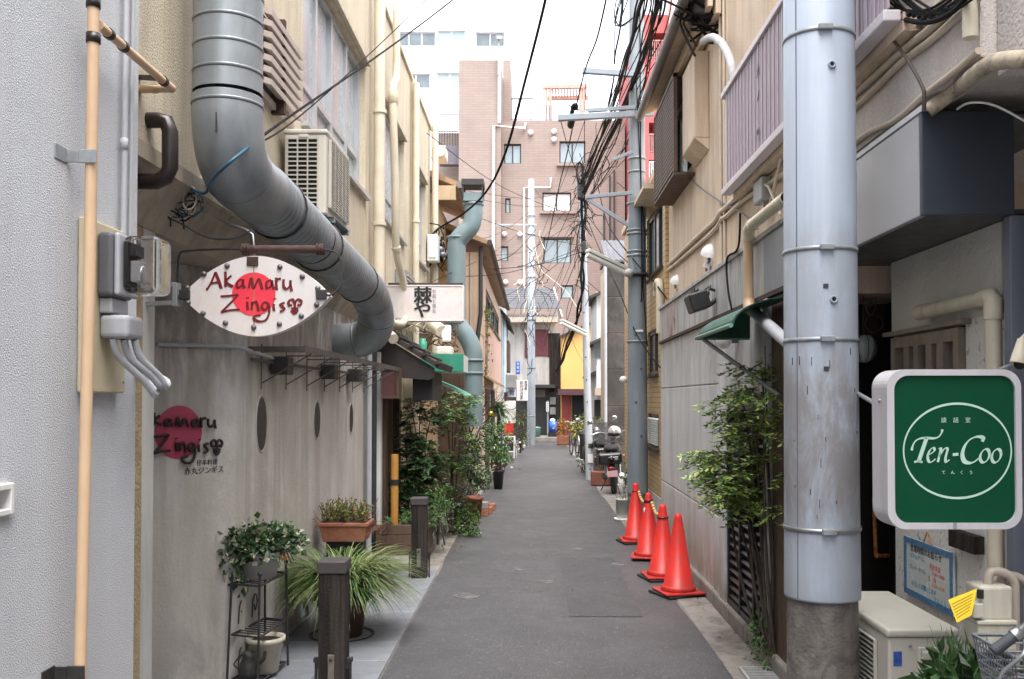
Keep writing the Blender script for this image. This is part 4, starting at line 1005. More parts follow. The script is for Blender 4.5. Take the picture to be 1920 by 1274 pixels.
# ------------------------------------------------------------------ the big near pole
t = thing('utility_pole', 'big near utility pole with blue grey sheath and steel bands', 'utility pole', (1.285, 4.17, 0))
pc = V((1.285, 4.17, 0)); zc = at(1537, 1132, 4.02).z
build(MB().lathe(pc, [(.158, -.05), (.152, zc)], 40), 'concrete_shaft', polec, t)
build(MB().lathe(pc, [(.150, zc), (.1635, zc), (.1645, zc + .01), (.1645, zc + .06), (.162, zc + .5), (.1425, 7.0), (.14, 7.0)], 48), 'sheath', polebl, t)
build(MB().box(pc.x - .168, pc.x - .10, pc.y - .135, pc.y - .118, zc + .02, 5.2).xf(0, Matrix.Identity(4)), 'sheath_seam', polebl, t) if False else None
sl_ = MB(); sa = math.radians(215)
for k in range(1): sl_.tube([(pc.x + .1645 * math.cos(sa), pc.y + .1645 * math.sin(sa), zc + .01), (pc.x + .1445 * math.cos(sa), pc.y + .1445 * math.sin(sa), 6.9)], .0022, 5)
build(sl_, 'seam', mat('dark seam', (.12, .13, .15), .6), t)
rad = lambda z: .162 - (z - zc - .5) * .0195 / (7 - zc - .5) if z > zc + .5 else .1645
for py in (52, 464, 636, 997):
    z = at(1537, py, 4.02).z; r_ = rad(z)
    bd = build(MB().lathe(pc + Z1 * z, [(r_ + .001, -.009), (r_ + .004, -.009), (r_ + .004, .009), (r_ + .001, .009)], 40), 'band', zinc if py != 997 else steel, t)
    a = math.radians(263); q = pc + V((r_ * math.cos(a), r_ * math.sin(a), z)); 
    build(MB().box(q.x - .03, q.x + .03, q.y - .02, q.y + .01, q.z - .013, q.z + .013), 'buckle', zinc, bd, bevel=.004)
for px, py in ((1545, 122), (1545, 562), (1545, -140)):
    z = at(px, py, 4.02).z; a = math.radians(273); r_ = rad(z); q = pc + V((r_ * math.cos(a), r_ * math.sin(a), z))
    so_ = build(MB().lathe(q, [(.0, .001), (.009, .001), (.010, .008), (.017, .008), (.019, -.004)], 16, (q - pc - Z1 * z)), 'step_socket', polebl, t); build(MB().lathe(q, [(0, .003), (.0095, .003)], 14, (q - pc - Z1 * z)), 'hole', darkin, so_)
tp = mat('black tape', (.03, .032, .04), .5)
for px, py, w_, h_ in ((1522, 537, .022, .02), (1522, 692, .022, .02)):
    z = at(px, py, 4.02).z; a = math.radians(261); r_ = rad(z) + .0015; q = pc + V((r_ * math.cos(a), r_ * math.sin(a), z)); tx = V((-math.sin(a), math.cos(a), 0)); nn = V((math.cos(a), math.sin(a), 0))
    build(MB().obox(q, tx, nn, -w_ / 2, w_ / 2, -.003, .001, -h_ / 2, h_ / 2), 'tape_patch', tp, t)
for i in range(17):   # staples and scraps of old notices
    z = rnd.uniform(1.05, 2.0); a = math.radians(rnd.uniform(205, 325)); r_ = rad(z) + .001; q = pc + V((r_ * math.cos(a), r_ * math.sin(a), z)); tx = V((-math.sin(a), math.cos(a), 0)); nn = V((math.cos(a), math.sin(a), 0)); h_ = rnd.uniform(.008, .04)
    if i == 0: sb = MB()
    sb.obox(q, tx, nn, -.0014, .0014, -.001, .0015, 0, h_)
build(sb, 'staple', tp, t, kind='stuff')
# the arm that holds the green sign
# ------------------------------------------------------------------ the green sign
YG = 3.35
t = thing('lightbox_sign', 'white framed green lightbox sign with oval line and italic lettering', 'sign', tuple(at(1790, 842, YG)))
gx0, gx1, gz0, gz1 = at(1664, 842, YG).x, at(1916, 842, YG).x, at(1790, 993, YG).z, at(1790, 693, YG).z
def rrect(x0, x1, z0, z1, r, y, n=8):
    out = []
    for cx_, cz_, a0 in ((x1 - r, z1 - r, 0), (x0 + r, z1 - r, 90), (x0 + r, z0 + r, 180), (x1 - r, z0 + r, 270)):
        for i in range(n + 1):
            a = math.radians(a0 + 90 * i / n); out.append(V((cx_ + r * math.cos(a), y, cz_ + r * math.sin(a))))
    return out
lil = mat('lilac white frame', (.55, .54, .57), .35, .05, 2, 0, 1, .3, (.35, .33, .33))
outer, inner = rrect(gx0, gx1, gz0, gz1, .065, YG), rrect(gx0 + .026, gx1 - .021, gz0 + .022, gz1 - .022, .052, YG)
k = len(outer); mb = MB()
mb.add(outer + inner, [(i, (i + 1) % k, k + (i + 1) % k, k + i) for i in range(k)])
bk_ = [p + V((0, .15, 0)) for p in outer]; mid = [p + V((0, .02, 0)) for p in outer]
mb.add(outer + bk_, [(i, k + i, k + (i + 1) % k, (i + 1) % k) for i in range(k)]); mb.add(bk_, [tuple(range(k))]); ii = [p + V((0, .012, 0)) for p in inner]
mb.add(inner + ii, [(i, (i + 1) % k, k + (i + 1) % k, k + i) for i in range(k)])
build(mb, 'frame', lil, t, bevel=.006, seg=3)
mb = MB(); mb.add([p + V((0, .0115, 0)) for p in inner], [tuple(range(k))[::-1]]); build(mb, 'face', mat('deep green acrylic', (.002, .062, .028), .35, .0, 2, spec=.2), t)
mint = mat('mint print', (.50, .70, .60), .4, .04, 4)
YF = YG + .0115
G3 = lambda x, y: at(1640 + x / 3.861, 680 + y / 3.861, YF)
el_ = MB(); n = 64; c_ = (598, 640); a_, b_ = 390, 342
ov = []
for i in range(n):
    q = 2 * math.pi * i / n; w_ = 8.5 - 3.0 * abs(math.cos(q)) ** 2
    ov.append((c_[0] + (a_ + w_) * math.cos(q), c_[1] + (b_ + w_) * math.sin(q))); ov.append((c_[0] + (a_ - w_) * math.cos(q), c_[1] + (b_ - w_) * math.sin(q)))
el_.add([G3(*p) + V((0, -.0015, 0)) for p in ov], [(2 * i, 2 * i + 1, (2 * i + 3) % (2 * n), (2 * i + 2) % (2 * n)) for i in range(n)]); build(el_, 'oval_line', mint, t)
lt = MB(); st = lambda pts, w_=22, an=.55, th=.3: nib(lt, pts, G3, (0, -1, 0), w_, an, .002, th)
st([(376, 545), (350, 620), (316, 722)], 30, .15, .4); st([(284, 722), (312, 716), (345, 722)], 16, 1.3, .6)
st([(268, 637), (272, 612), (292, 572), (325, 552), (372, 546), (425, 549), (462, 538), (484, 508), (488, 484)], 24, .75, .35)
st([(385, 668), (412, 657), (432, 636), (424, 618), (402, 632), (384, 672), (388, 712), (408, 722), (440, 698)], 20, .5, .3)
st([(462, 628), (477, 620), (474, 650), (456, 722)], 20, .4, .4); st([(468, 682), (490, 642), (512, 620), (526, 630), (512, 690), (516, 722), (541, 704)], 20, .5, .3)
st([(564, 668), (605, 664)], 22, 1.3, .6)
st([(778, 574), (784, 550), (762, 538), (722, 542), (680, 566), (648, 612), (634, 668), (648, 714), (686, 728), (722, 718), (752, 694)], 34, .6, .25)
for cx_ in (796, 880): st([(cx_ + 32 * math.cos(q) - 10 * math.sin(q), 676 + 48 * math.sin(q) * 1.0) for q in [2 * math.pi * i / 12 - .6 for i in range(13)]], 24, .7, .25)
build(lt, 'lettering', mint, t)
for i, ch in enumerate('談話室'): text(ch, .0205, G3(500 + 87 * i, 420) + V((0, -.001, 0)), X1, Z1, mint, t, 'small_lettering', .0006)
for i, ch in enumerate('てんくう'): text(ch, .0155, G3(498 + 66 * i, 798) + V((0, -.001, 0)), X1, Z1, mint, t, 'small_lettering', .0006)
b = MB(); xm = at(1789, 842, YG).x
for z in (gz0, gz1): b.box(xm - .0012, xm + .0012, YG - .001, YG + .152, z - .0012, z + .0012); 
b.box(xm - .006, xm + .006, YG - .004, YG - .001, gz0 + .002, gz0 + .024); build(b, 'joint', zinc, t)
q = at(1658, 752, YG + .07); build(MB().lathe((gx0 - .001, YG + .07, q.z), [(0, .006), (.006, .005), (.008, 0)], 10, (-1, 0, 0)), 'screw', steel, t)
build(MB().tube([at(1600, 733, 4.3), (gx0 + .02, YG + .15, at(0, 760, YG).z)], .009, 8), 'arm', zinc, t)
build(MB().tube([(gx1 - .03, YG + .1, gz1), (gx1 + .06, YG + .2, gz1 + .02), (gx1 + .2, YG + .25, gz1 + .03)], .008, 8), 'arm', zinc, t)

# ------------------------------------------------------------------ RIGHT 0: the cafe with the grey awning box
cf = thing('cafe', 'cafe front with grey metal awning box, white lower wall and dark timber door', 'building', (2.5, 4.8, 0))
XA = 1.615; YA = 3.86
zA0, zA1 = at(1735, 403, YA).z, at(1735, 212, YA).z
dkgrey = mat('shaded awning sheet', (.034, .044, .060), .45, .15, 2, .01, 8)  # shade of the front put into the colour; same sheet as the side
aws = mat('grey awning sheet', (.38, .385, .41), .4, .1, 1.5, .02, 20)
build(MB().box(XA, XA + .03, YA + .032, 5.44, zA0, zA1), 'awning_side_sheet', aws, cf, bevel=.004)
build(MB().box(XA + .001, 2.0, YA, YA + .03, zA0, zA1 + .005), 'awning_front_sheet', dkgrey, cf, bevel=.004)
build(MB().box(XA + .03, 2.4, YA + .032, 5.44, zA0 + .012, zA0 + .03), 'awning_soffit', mat('soffit sheet', (.07, .07, .072), .5, .1, 3), cf)
build(MB().box(XA - .004, XR - .002, YA - .01, 5.44, zA1 + .006, zA1 + .03), 'awning_flashing', mat('white flashing', (.6, .6, .62), .5), cf)
build(MB().box(XR + .002, 2.35, YA + .04, 5.44, zA1 + .006, zA1 + .02), 'awning_top', dkgrey, cf)
fleck = mat('white flecked plaster', (.70, .69, .66), .75, .06, 2, .6, 45, 0, spots=.55, spcol=(.16, .15, .14), spscale=26)
rough_w = mat('rough off white plaster', (.60, .59, .54), .8, .1, 2, 1.0, 28)
XW = 2.05
wl = MB().wall((XW, 4.05, 0), Y1, N, 1.25, .07, zA0 + .01, [(4.42 - 4.05, 5.28 - 4.05, 1.24, 2.05)], .1); build(wl, 'lower_wall', fleck, cf)
build(MB().box(XW - .012, XW - .002, 4.05, 5.3, 2.08, zA0 + .008), 'upper_plaster', rough_w, cf)
build(MB().box(XW + .1, 2.4, 3.95, 5.3, .07, zA0), 'core', darkin, cf)
tim = mat('grey brown timber', (.28, .235, .19), .6, .3, 4, .2, 60, .3, sscale=20)
fo = window(cf, (XW, 4.05, 0), Y1, N, .38, 1.22, 1.25, 2.04, 5, tim, mat('dark mottled glass', (.06, .075, .07), .12, .8, 9, .6, 30, spec=.8), .06, .06, .02, 1.66, .05)
build(MB().box(XW - .05, XW + .02, 4.36, 5.34, 2.052, 2.075), 'lintel', tim, cf)
build(MB().box(1.98, XW + .06, YA + .002, YA + .06, .07, zA0 - .002), 'corner_post', mat('slate blue post', (.14, .155, .20), .45, .08, 3), cf, bevel=.004)
# entrance recess
build(MB().box(1.62, 2.7, 6.1, 6.2, .07, 2.45), 'door_wall', woodb, cf)
dr = build(MB().box(1.85, 2.42, 6.05, 6.095, .08, 2.05), 'door', mat('black brown door', (.02, .016, .014), .5, .3, 5), cf, bevel=.005)
copper = mat('copper handle', (.62, .24, .07), .3, .15, 10, metal=.25)
q1, q2 = at(1668, 905, 5.9), at(1642, 1042, 5.9)
build(MB().tube(catmull([q1 + V((.04, .14, .0)), q1 + V((-.0, .02, .0)), V((q2.x, 5.9, q1.z - .03)), V((q2.x, 5.9, q2.z + .03)), q2 + V((.02, .0, 0)), q2 + V((.1, .06, -.01))], 4), .013, 10), 'handle', copper, dr)
build(MB().box(2.3, 2.6, 5.3, 6.1, .07, 2.45), 'recess_wall', woodd, cf)
t = thing('glass_lantern', 'ribbed glass lantern hanging in the dark cafe entrance', 'lantern', tuple(at(1620, 655, 5.6)))
p = at(1620, 655, 5.6); mb = MB(); n = 24; prof = [(.02, .085), (.05, .08), (.072, .05), (.078, .01), (.07, -.03), (.045, -.068), (.02, -.082)]
vs = []
for r_, z in prof:
    for j in range(n): a = 2 * math.pi * j / n; s_ = r_ * (1 - (.09 if j % 3 == 0 else 0)); vs.append(p + V((s_ * math.cos(a), s_ * math.sin(a), z)))
mb.add(vs, [(i * n + j, i * n + (j + 1) % n, (i + 1) * n + (j + 1) % n, (i + 1) * n + j) for i in range(len(prof) - 1) for j in range(n)], 0, True)
build(mb, 'shade', mat('milky glass', (.30, .34, .32), .2, .2, 10, spec=.7), t); build(MB().tube([p + V((0, 0, .085)), p + V((0, 0, .5))], .004, 5), 'cord', blackm, t)
rb = MB()
for j in range(8): a = 2 * math.pi * j / 8; rb.tube([p + V((r_ * math.cos(a), r_ * math.sin(a), z)) for r_, z in prof], .0022, 4)
build(rb, 'wire', ironm, t)
t = thing('ring_ornament', 'round wire ring ornament hung above the glass lantern', 'ornament', tuple(at(1638, 600, 5.7)))
p = at(1639, 607, 5.7); wm = mat('dull wire', (.20, .18, .16), .5, .3, 20)
build(MB().tube([p + V((.055 * math.cos(a), 0, .05 * math.sin(a))) for a in [i * math.pi / 12 for i in range(25)]], .007, 6), 'ring', woodb, t)
p2 = at(1632, 560, 5.7); build(MB().tube([p2 + V((.035 * math.cos(a), 0, .10 * math.sin(a))) for a in [i * math.pi / 12 for i in range(25)]], .003, 5), 'oval_wire', wm, t)
lt = MB()
for i in range(6): q = p2 + V((-.03 + .012 * i, 0, -.05)); lt.tube([q, q + V((.004, 0, .03 + .02 * (i % 2)))], .0025, 4)
build(lt, 'wire_letter', wm, t)
# cream pipe on the cafe
t = thing('drain_pipe', 'thick cream drain pipe turning down beside the slate blue corner post', 'pipe', (1.97, 4.0, 2.1))
XP = 1.985; a, b_ = onx(1712, 578, XP), onx(1868, 553, XP); b_.y = 4.02; a.z = b_.z = at(1868, 556, 4.02).z
a.y = 4.78
build(MB().tube([a, b_ + V((0, .05, 0)), b_ + V((0, .005, -.01)), b_ + V((0, 0, -.06)), V((XP, 4.02, .1))], .034, 14), 'pipe', pvcw, t)
build(MB().tube([a + V((0, .02, 0)), a + V((0, -.1, 0))], .040, 14), 'end_socket', pvcw, t)
build(MB().tube([b_ + V((0, .09, 0)), b_ + V((0, .02, 0)), b_ + V((0, 0, -.02)), b_ + V((0, 0, -.1))], .040, 14), 'elbow', pvcw, t)
pipe_thing('service_pipe', 'thick stained cream pipe slanting up to the right above the awning box', [at(1740, 208, 3.83), at(1790, 170, 3.75), at(1826, 142, 3.45), at(1858, 120, 3.28), at(1900, 112, 3.1), at(1990, 112, 2.9)], .031, mat('stained cream pipe', (.50, .42, .31), .5, .2, 5, 0, 1, .0, low=((.10, .08, .06), .8, 6)), n=12)
pipe_thing('downpipe', 'cream downpipe at the upper right corner above the awning box', [(1.60, 3.39, 5), (1.60, 3.39, 3.8), (1.60, 3.39, 3.02)], .028, pvcw, (.55,), smooth=0)
pipe_thing('wall_cable', 'white cable looping from the awning top to the right edge', [at(1795, 205, 3.8), at(1820, 193, 3.7), at(1870, 200, 3.6), at(1960, 250, 3.5)], .005, whitep, n=6, cat='cable')
pipe_thing('wall_cable', 'thin cream pipe running right from the upper downpipe', [at(1848, 92, 3.55), at(1900, 88, 3.5), at(1990, 86, 3.45)], .012, pvcw, n=8, cat='cable')
S_ = lambda x, y: onx(x, y, 1.57)
t = thing('cable_splice', 'thick black cable splice with branching drop cables at the top right', 'cable', tuple(at(1720, 20, 4.3)))
b = MB()
b.tube(catmull([S_(1640, -30), S_(1650, 12), S_(1690, 35), S_(1740, 42), S_(1790, 20), S_(1830, -30)], 6), .011, 7)
for i in range(7): b.tube(catmull([S_(1655 + 6 * i, -20), S_(1680 + 10 * i, 14 + 3 * (i % 3)), S_(1740 + 6 * i, 18 + 5 * (i % 4)), S_(1800 + 8 * i, -20)], 5), .0055, 5)
for i in range(14): p = S_(1660 + 9 * i, 12 + 22 * math.sin(i / 13 * 3.1) + rnd.uniform(-6, 6)); b.ell(p, rnd.uniform(.008, .013), 7, 5)
build(b, 'splice', cablem, t)
b = MB(); b.tube(catmull([S_(1658, 25), S_(1665, 60), S_(1700, 110), S_(1728, 160), S_(1733, 180), S_(1732, 210)], 6), .008, 6); b.tube(catmull([S_(1685, 35), S_(1685, 60), S_(1676, 75)], 4), .004, 5); build(b, 'drop_cable', mat('brown black cable', (.05, .035, .03), .6), t)
# neighbouring pale building on the far right
nb = thing('pale_building', 'pale rough rendered building at the right edge beyond the slate post', 'building', (2.6, 3, 0))
prr = mat('pale pinkish render', (.55, .51, .49), .85, .1, 3, .8, 60)
mb = MB(); mb.box(2.035, 5, -22, 3.80, -.1, 2.875); mb.box(1.70, 5, -22, 3.39, 2.88, 7); build(mb, 'wall', prr, nb)
t = thing('spotlight', 'beige spotlight on the pale wall above the green sign', 'spotlight', tuple(at(1910, 665, 3.5)))
p = at(1912, 665, 3.5); build(MB().lathe(p, [(.0, .06), (.018, .058), (.03, -.03), (.03, -.034), (0, -.03)], 14, (.2, 0, 1)), 'shade', pvcw, t); build(MB().tube([p + V((0, 0, .05)), p + V((.06, .02, .1)), p + V((.16, .04, .1))], .009, 8), 'arm', pvcw, t); build(MB().ell(p + V((.0, 0, -.035)), .022, 10, 6), 'lens', darkin, t)

# whiteboard
t = thing('notice_board', 'white handwritten notice board with a blue border on the flecked wall', 'notice board', tuple(onx(1740, 1085, 2.03)))
XN = 2.03; y0, y1 = onx(1787, 1096, XN).y, onx(1696, 1066, XN).y; z0, z1 = onx(1787, 1157, XN).z, onx(1787, 1038, XN).z
build(MB().box(XN, XN + .012, y0, y1, z0, z1), 'board', mat('board white', (.66, .70, .70), .25, .04, 3), t)
bb = MB(); w_ = .03
bb.box(XN - .004, XN, y0, y1, z1 - w_, z1); bb.box(XN - .004, XN, y0, y1, z0, z0 + w_); bb.box(XN - .004, XN, y0, y0 + w_, z0 + w_, z1 - w_); bb.box(XN - .004, XN, y1 - w_, y1, z0 + w_, z1 - w_)
build(bb, 'border', mat('blue patterned border', (.10, .24, .42), .5, .5, 40), t)
B = lambda k, z: V((XN - .0015, y1 - (y1 - y0) * k, z1 - (z1 - z0) * z)); DU = V((0, -1, 0))
cb, cr, cg = mat('blue marker', (.05, .30, .45), .6), mat('red marker', (.75, .16, .10), .6), mat('green marker', (.10, .38, .30), .6)
for body, k, z, s_, m_ in (('営業時間のお知らせ', .47, .17, .043, inkb), ('・カフェタイム', .27, .30, .03, cb), ('月火木金', .66, .36, .033, cr), ('11:00〜18:00', .72, .46, .027, cr), ('・ディナータイム', .27, .50, .029, cg), ('土・日', .6, .56, .033, cr), ('12:00〜17:00', .72, .65, .027, mat('orange marker', (.8, .3, .12), .6)), ('よろしくお願いします', .42, .77, .031, cb), ('てんくう', .76, .88, .036, cg)):
    text(body, s_, B(k, z), DU, Z1, m_, t, 'lettering', .0004, res=2)
build(MB().tube([(XN + .005, (y0 + y1) / 2 - .05, z1), (XN, (y0 + y1) / 2, z1 + .06), (XN + .005, (y0 + y1) / 2 + .05, z1)], .004, 5), 'hook', copper, t)
build(MB().box(XN - .03, XW - .001, y0 - .28, y0 - .02, z1 + .04, z1 + .12), 'ledge', woodd, t)

# condenser by the pole
t = thing('air_conditioner', 'beige air conditioner condenser on the ground behind the big pole', 'air conditioner', (1.62, 4.2, .07))
ax0, ax1, ay0, ay1, az0, az1 = 1.475, 1.765, 3.9, 4.66, .13, .745
build(MB().box(ax0, ax1, ay0, ay1, az0, az1 - .04), 'casing', acw, t, bevel=.012, seg=3)
build(MB().box(ax0 - .008, ax1 + .008, ay0 - .008, ay1 + .008, az1 - .038, az1), 'top_cover', acw, t, bevel=.014, seg=3)
f = MB(); f.box(ax0 - .003, ax0 - .001, ay0 + .12, ay1 - .05, az0 + .06, az1 - .08, 1); ac_grid(f, (ax0 - .003, ay0, 0), Y1, N, .12, .71, az0 + .06, az1 - .08, 3, 22, .006, .016); build(f, 'fan_grille', [acg, darkin], t)
b = MB(); b.box(ax0 + .12, ax0 + .235, ay0 - .012, ay0 - .001, az0 + .20, az1 - .075); build(b, 'service_cover', acw, t, bevel=.008, seg=3)
build(MB().box(ax0 + .132, ax0 + .222, ay0 - .026, ay0 - .0125, az1 - .125, az1 - .09), 'handle', acw, t, bevel=.008, seg=3)
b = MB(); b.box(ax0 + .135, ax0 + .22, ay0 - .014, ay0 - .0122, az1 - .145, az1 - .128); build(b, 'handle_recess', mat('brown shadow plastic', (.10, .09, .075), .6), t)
lbm = mat('label grey', (.40, .42, .42), .5, .2, 60); build(MB().box(ax1 - .085, ax1 - .02, ay0 - .002, ay0 - .0005, az0 + .33, az0 + .47), 'label_plate', lbm, t)
lt = MB()
for i in range(9): lt.box(ax1 - .08, ax1 - .08 + rnd.uniform(.03, .053), ay0 - .0027, ay0 - .002, az0 + .345 + .0135 * i, az0 + .349 + .0135 * i)
build(lt, 'print', mat('dark print', (.08, .09, .1), .6), t, kind='stuff')
build(MB().box(ax0 + .02, ax0 + .055, ay0 - .002, ay0 - .0005, az0 + .46, az0 + .52), 'blue_sticker', mat('blue sticker', (.05, .12, .45), .4, .5, 60), t)
build(MB().box(ax1 - .13, ax1 - .05, ay0 - .002, ay0 - .0005, az0 + .12, az0 + .26), 'green_sticker', mat('green sticker', (.06, .22, .22), .4, .4, 60), t)
for px in (ax0 + .09, ax0 + .19): build(MB().lathe((px, ay0 - .002, az1 - .07 if px < ax0 + .1 else az1 - .02), [(0, .004), (.006, .003), (.007, 0)], 8, (0, -1, 0)), 'screw', zinc, t)
for y in (ay0 + .1, ay1 - .15): build(MB().box(ax0 - .02, ax1 + .02, y, y + .06, .071, .128), 'foot', acg, t)

# gas meter
t = thing('gas_meter', 'cream gas meter with curved pipes and a yellow tag at the right edge', 'gas meter', tuple(at(1870, 1150, 3.4)))
Ym = 3.35; mm = mat('meter cream', (.56, .54, .46), .45, .08, 6, 0, 1, .3, (.3, .25, .18))
a, b_ = at(1838, 1165, Ym), at(1900, 1100, Ym); build(MB().box(a.x, b_.x, Ym, Ym + .12, a.z, b_.z), 'upper_body', mm, t, bevel=.012, seg=3)
a, b_ = at(1832, 1222, Ym), at(1905, 1166, Ym); build(MB().box(a.x, b_.x, Ym - .01, Ym + .13, a.z, b_.z - .004), 'lower_body', mm, t, bevel=.01, seg=3)
a, b_ = at(1832, 1172, Ym - .012), at(1907, 1164, Ym - .012); build(MB().box(a.x, b_.x, Ym - .018, Ym + .135, a.z, b_.z), 'flange', mm, t, bevel=.004)
a, b_ = at(1820, 1158, Ym), at(1840, 1130, Ym); build(MB().box(a.x, b_.x, Ym - .02, Ym + .05, a.z, b_.z), 'index_box', mm, t, bevel=.005)
gp = mat('beige gas pipe', (.40, .34, .29), .45, .12, 6)
for px, pr_, dy in ((1853, 1072, 0), (1878, 1080, .04)):
    q = at(px, 1108, Ym + .05 + dy); build(MB().tube(catmull([q, V((q.x, q.y, at(px, pr_ + 16, Ym).z)), at(px + 8, pr_, Ym + .05 + dy), at(px + 28, pr_ + 2, Ym + .05 + dy), at(px + 46, pr_ + 16, Ym + .05 + dy), at(px + 50, pr_ + 50, Ym + .05 + dy), at(px + 50, 1290, Ym + .05 + dy)], 5), .0165, 12), 'pipe', gp, t)
    build(MB().lathe(q, [(.017, 0), (.026, .004), (.026, .022), (.018, .026)], 12), 'union_nut', gp, t)
a, b_, c, d_ = at(1778, 1125, Ym - .03), at(1832, 1104, Ym - .02), at(1822, 1154, Ym - .05), at(1794, 1168, Ym - .06)
tg = MB(); tg.prism([a, b_, c, d_], (0, .0015, 0)); build(tg, 'yellow_tag', mat('yellow tag', (.85, .60, .03), .5, .06, 6), t)
lt = MB()
for i in range(6):
    k = .2 + i * .12; l_ = a.lerp(d_, k) + V((.006, -.001, 0)); r_ = b_.lerp(c, k) + V((-.012, -.001, 0)); lt.bar(l_, r_, .0012, .0022)
build(lt, 'print', mat('tag print', (.35, .22, .03), .6), t, kind='stuff')
build(MB().cyl(at(1838, 1106, Ym - .01), at(1838, 1122, Ym - .01), .012, 8), 'tag_clip', blackm, t)

# corner of a bicycle
t = thing('bicycle', 'parked bicycle of which grip, lever and wire basket show at the lower right', 'bicycle', (1.55, 2.72, 0))
Yb = 2.75; g1, g2 = at(1862, 1222, Yb), at(1902, 1192, Yb)
build(MB().tube([g1, g1.lerp(g2, .1), g1.lerp(g2, .9), g2], [.0155, .0175, .0165, .017], 14), 'grip', mat('grey rubber grip', (.05, .055, .065), .6, .1, 10, .3, 120), t)
hb2 = g2 + V((.09, .04, .035)); build(MB().tube(catmull([g2, g2 + V((.04, .02, .02)), hb2, hb2 + V((.12, .05, .0)), hb2 + V((.26, 0, .0)), hb2 + V((.36, -.12, -.05))], 5), .011, 10), 'handlebar', steel, t)
build(MB().lathe(g2, [(.02, -.004), (.021, .018), (.016, .022)], 12, g2 - g1), 'clamp', steel, t)
build(MB().tube(catmull([g2 + V((.02, -.02, -.01)), g2 + V((-.0, -.05, -.04)), at(1880, 1262, Yb - .03), at(1872, 1290, Yb - .03)], 5), .006, 8), 'brake_lever', steel, t)
bx = at(1890, 1245, Yb + .02); bw = MB()
for i in range(8):
    z = bx.z + .03 - .026 * i; s_ = .004 * i
    bw.tube([(bx.x + s_, Yb - .02 + s_, z), (bx.x + .32 - s_, Yb - .02 + s_, z), (bx.x + .32 - s_, Yb + .24 - s_, z), (bx.x + s_, Yb + .24 - s_, z), (bx.x + s_, Yb - .02 + s_, z)], .0035 if i else .006, 6)
for i in range(14):
    k = i / 13; bw.tube([(bx.x + .32 * k, Yb - .02, bx.z + .03), (bx.x + .028 + .264 * k, Yb + .008, bx.z - .152)], .0025, 5); bw.tube([(bx.x, Yb - .02 + .26 * k, bx.z + .03), (bx.x + .028, Yb + .008 + .204 * k, bx.z - .152)], .0025, 5)
build(bw, 'basket', mat('grey basket wire', (.20, .22, .25), .45, .1, 6), t)
fr = MB(); cxw = bx.x + .16
fr.tube([hb2 + V((.14, .05, .0)), (cxw + .02, Yb + .05, .62), (cxw + .02, Yb + .2, .34)], .014, 8); fr.tube([(cxw + .02, Yb + .06, .70), (cxw + .03, Yb - .75, .30)], .016, 8); fr.tube([(cxw + .03, Yb - .75, .30), (cxw + .03, Yb - .85, .75)], .014, 8)
build(fr, 'frame', steel, t)
for yy in (Yb + .2, Yb - 1.15): 
    wo = build(MB().tube([(cxw + .02, yy + .31 * math.cos(a), .33 + .31 * math.sin(a)) for a in [i * math.pi / 18 for i in range(37)]], .016, 8), 'wheel', blackm, t)
# ------------------------------------------------------------------ RIGHT 2: tiled building, dark house
ytile = brickmat('yellow tile', (.56, .38, .19), (.50, .33, .16), (.24, .17, .10), .23, .066, .006, .5)
tl = thing('tiled_building', 'yellow tiled building behind the middle pole and the concrete wall', 'building', (2.5, 13, 0))
XT = 1.60; yA, yB = 11.28, 16.35
def yz(px, py): p = onx(px, py, XT); return p.y, p.z
w1 = (onx(1245, 420, XT).y, onx(1212, 480, XT).y, onx(1245, 505, XT).z, onx(1245, 372, XT).z)
w1 = (11.5, 13.1, 3.35, 4.2); w2 = (11.95, 13.05, 2.02, 2.62); w3 = (11.9, 13.0, 1.05, 1.50)
mb = MB().wall((XT, yA, 0), Y1, N, yB - yA, .45, 4.55, [(a - yA, b - yA, c, d) for a, b, c, d in (w1, w2, w3)], .15)
mb.box(XT + .16, 6, yA, yB - .01, .45, 4.5); mb.box(XT + .001, 6, yB - .012, yB, .45, 2.7)
build(mb, 'tile_wall', ytile, tl)
build(MB().box(XT - .008, 6, yA, yB + .004, -.1, .449), 'plinth', pil, tl)
for (a, b, c, d), n_, pm in ((w1, 3, paneb), (w2, 2, paneg)): window(tl, (XT, yA, 0), Y1, N, a - yA, b - yA, c, d, n_, dkframe, pm, .05, .05, .03)
a, b, c, d = w3; fo = window(tl, (XT, yA, 0), Y1, N, a - yA, b - yA, c, d, 1, dkframe, darkin, .05, .05, .03)
s0 = None
for i in range(12):
    z = c + .05 + (d - c - .1) * i / 12
    s_ = MB().hexa([(XT - .02, a + .04, z), (XT + .01, a + .04, z + .018), (XT + .01, b - .04, z + .018), (XT - .02, b - .04, z), (XT - .02, a + .04, z + .006), (XT + .01, a + .04, z + .024), (XT + .01, b - .04, z + .024), (XT - .02, b - .04, z + .006)])
    build(s_, 'slat', whitep, fo)
build(MB().box(XT - .05, XT + .3, yA, yB, 4.56, 4.66), 'coping', beige, tl)
build(MB().box(XT - .25, XT + .1, 11.4, 13.3, 4.28, 4.33), 'window_hood', beige, tl)
t = thing('wall_pipe', 'white pipe elbow on the yellow tiles near the fascia end', 'pipe', (1.56, 11.6, 2.6))
build(MB().tube(catmull([(1.56, 11.75, 3.0), (1.55, 11.72, 3.1), (1.54, 11.5, 3.14), (1.55, 11.4, 3.05), (1.55, 11.38, 2.5)], 4), .05, 10), 'pipe', pvcw, t)
t = thing('round_lamp', 'small white globe lamp on the yellow tiles left of the middle pole', 'lamp', tuple(at(1168, 712, 16.2)))
p = at(1169, 712, 16.0); build(MB().ell(p, (.07, .07, .06), 12, 8), 'globe', whitep, t); build(MB().box(p.x + .04, XT, 15.96, 16.04, p.z - .03, p.z + .03), 'mount', ironm, t)

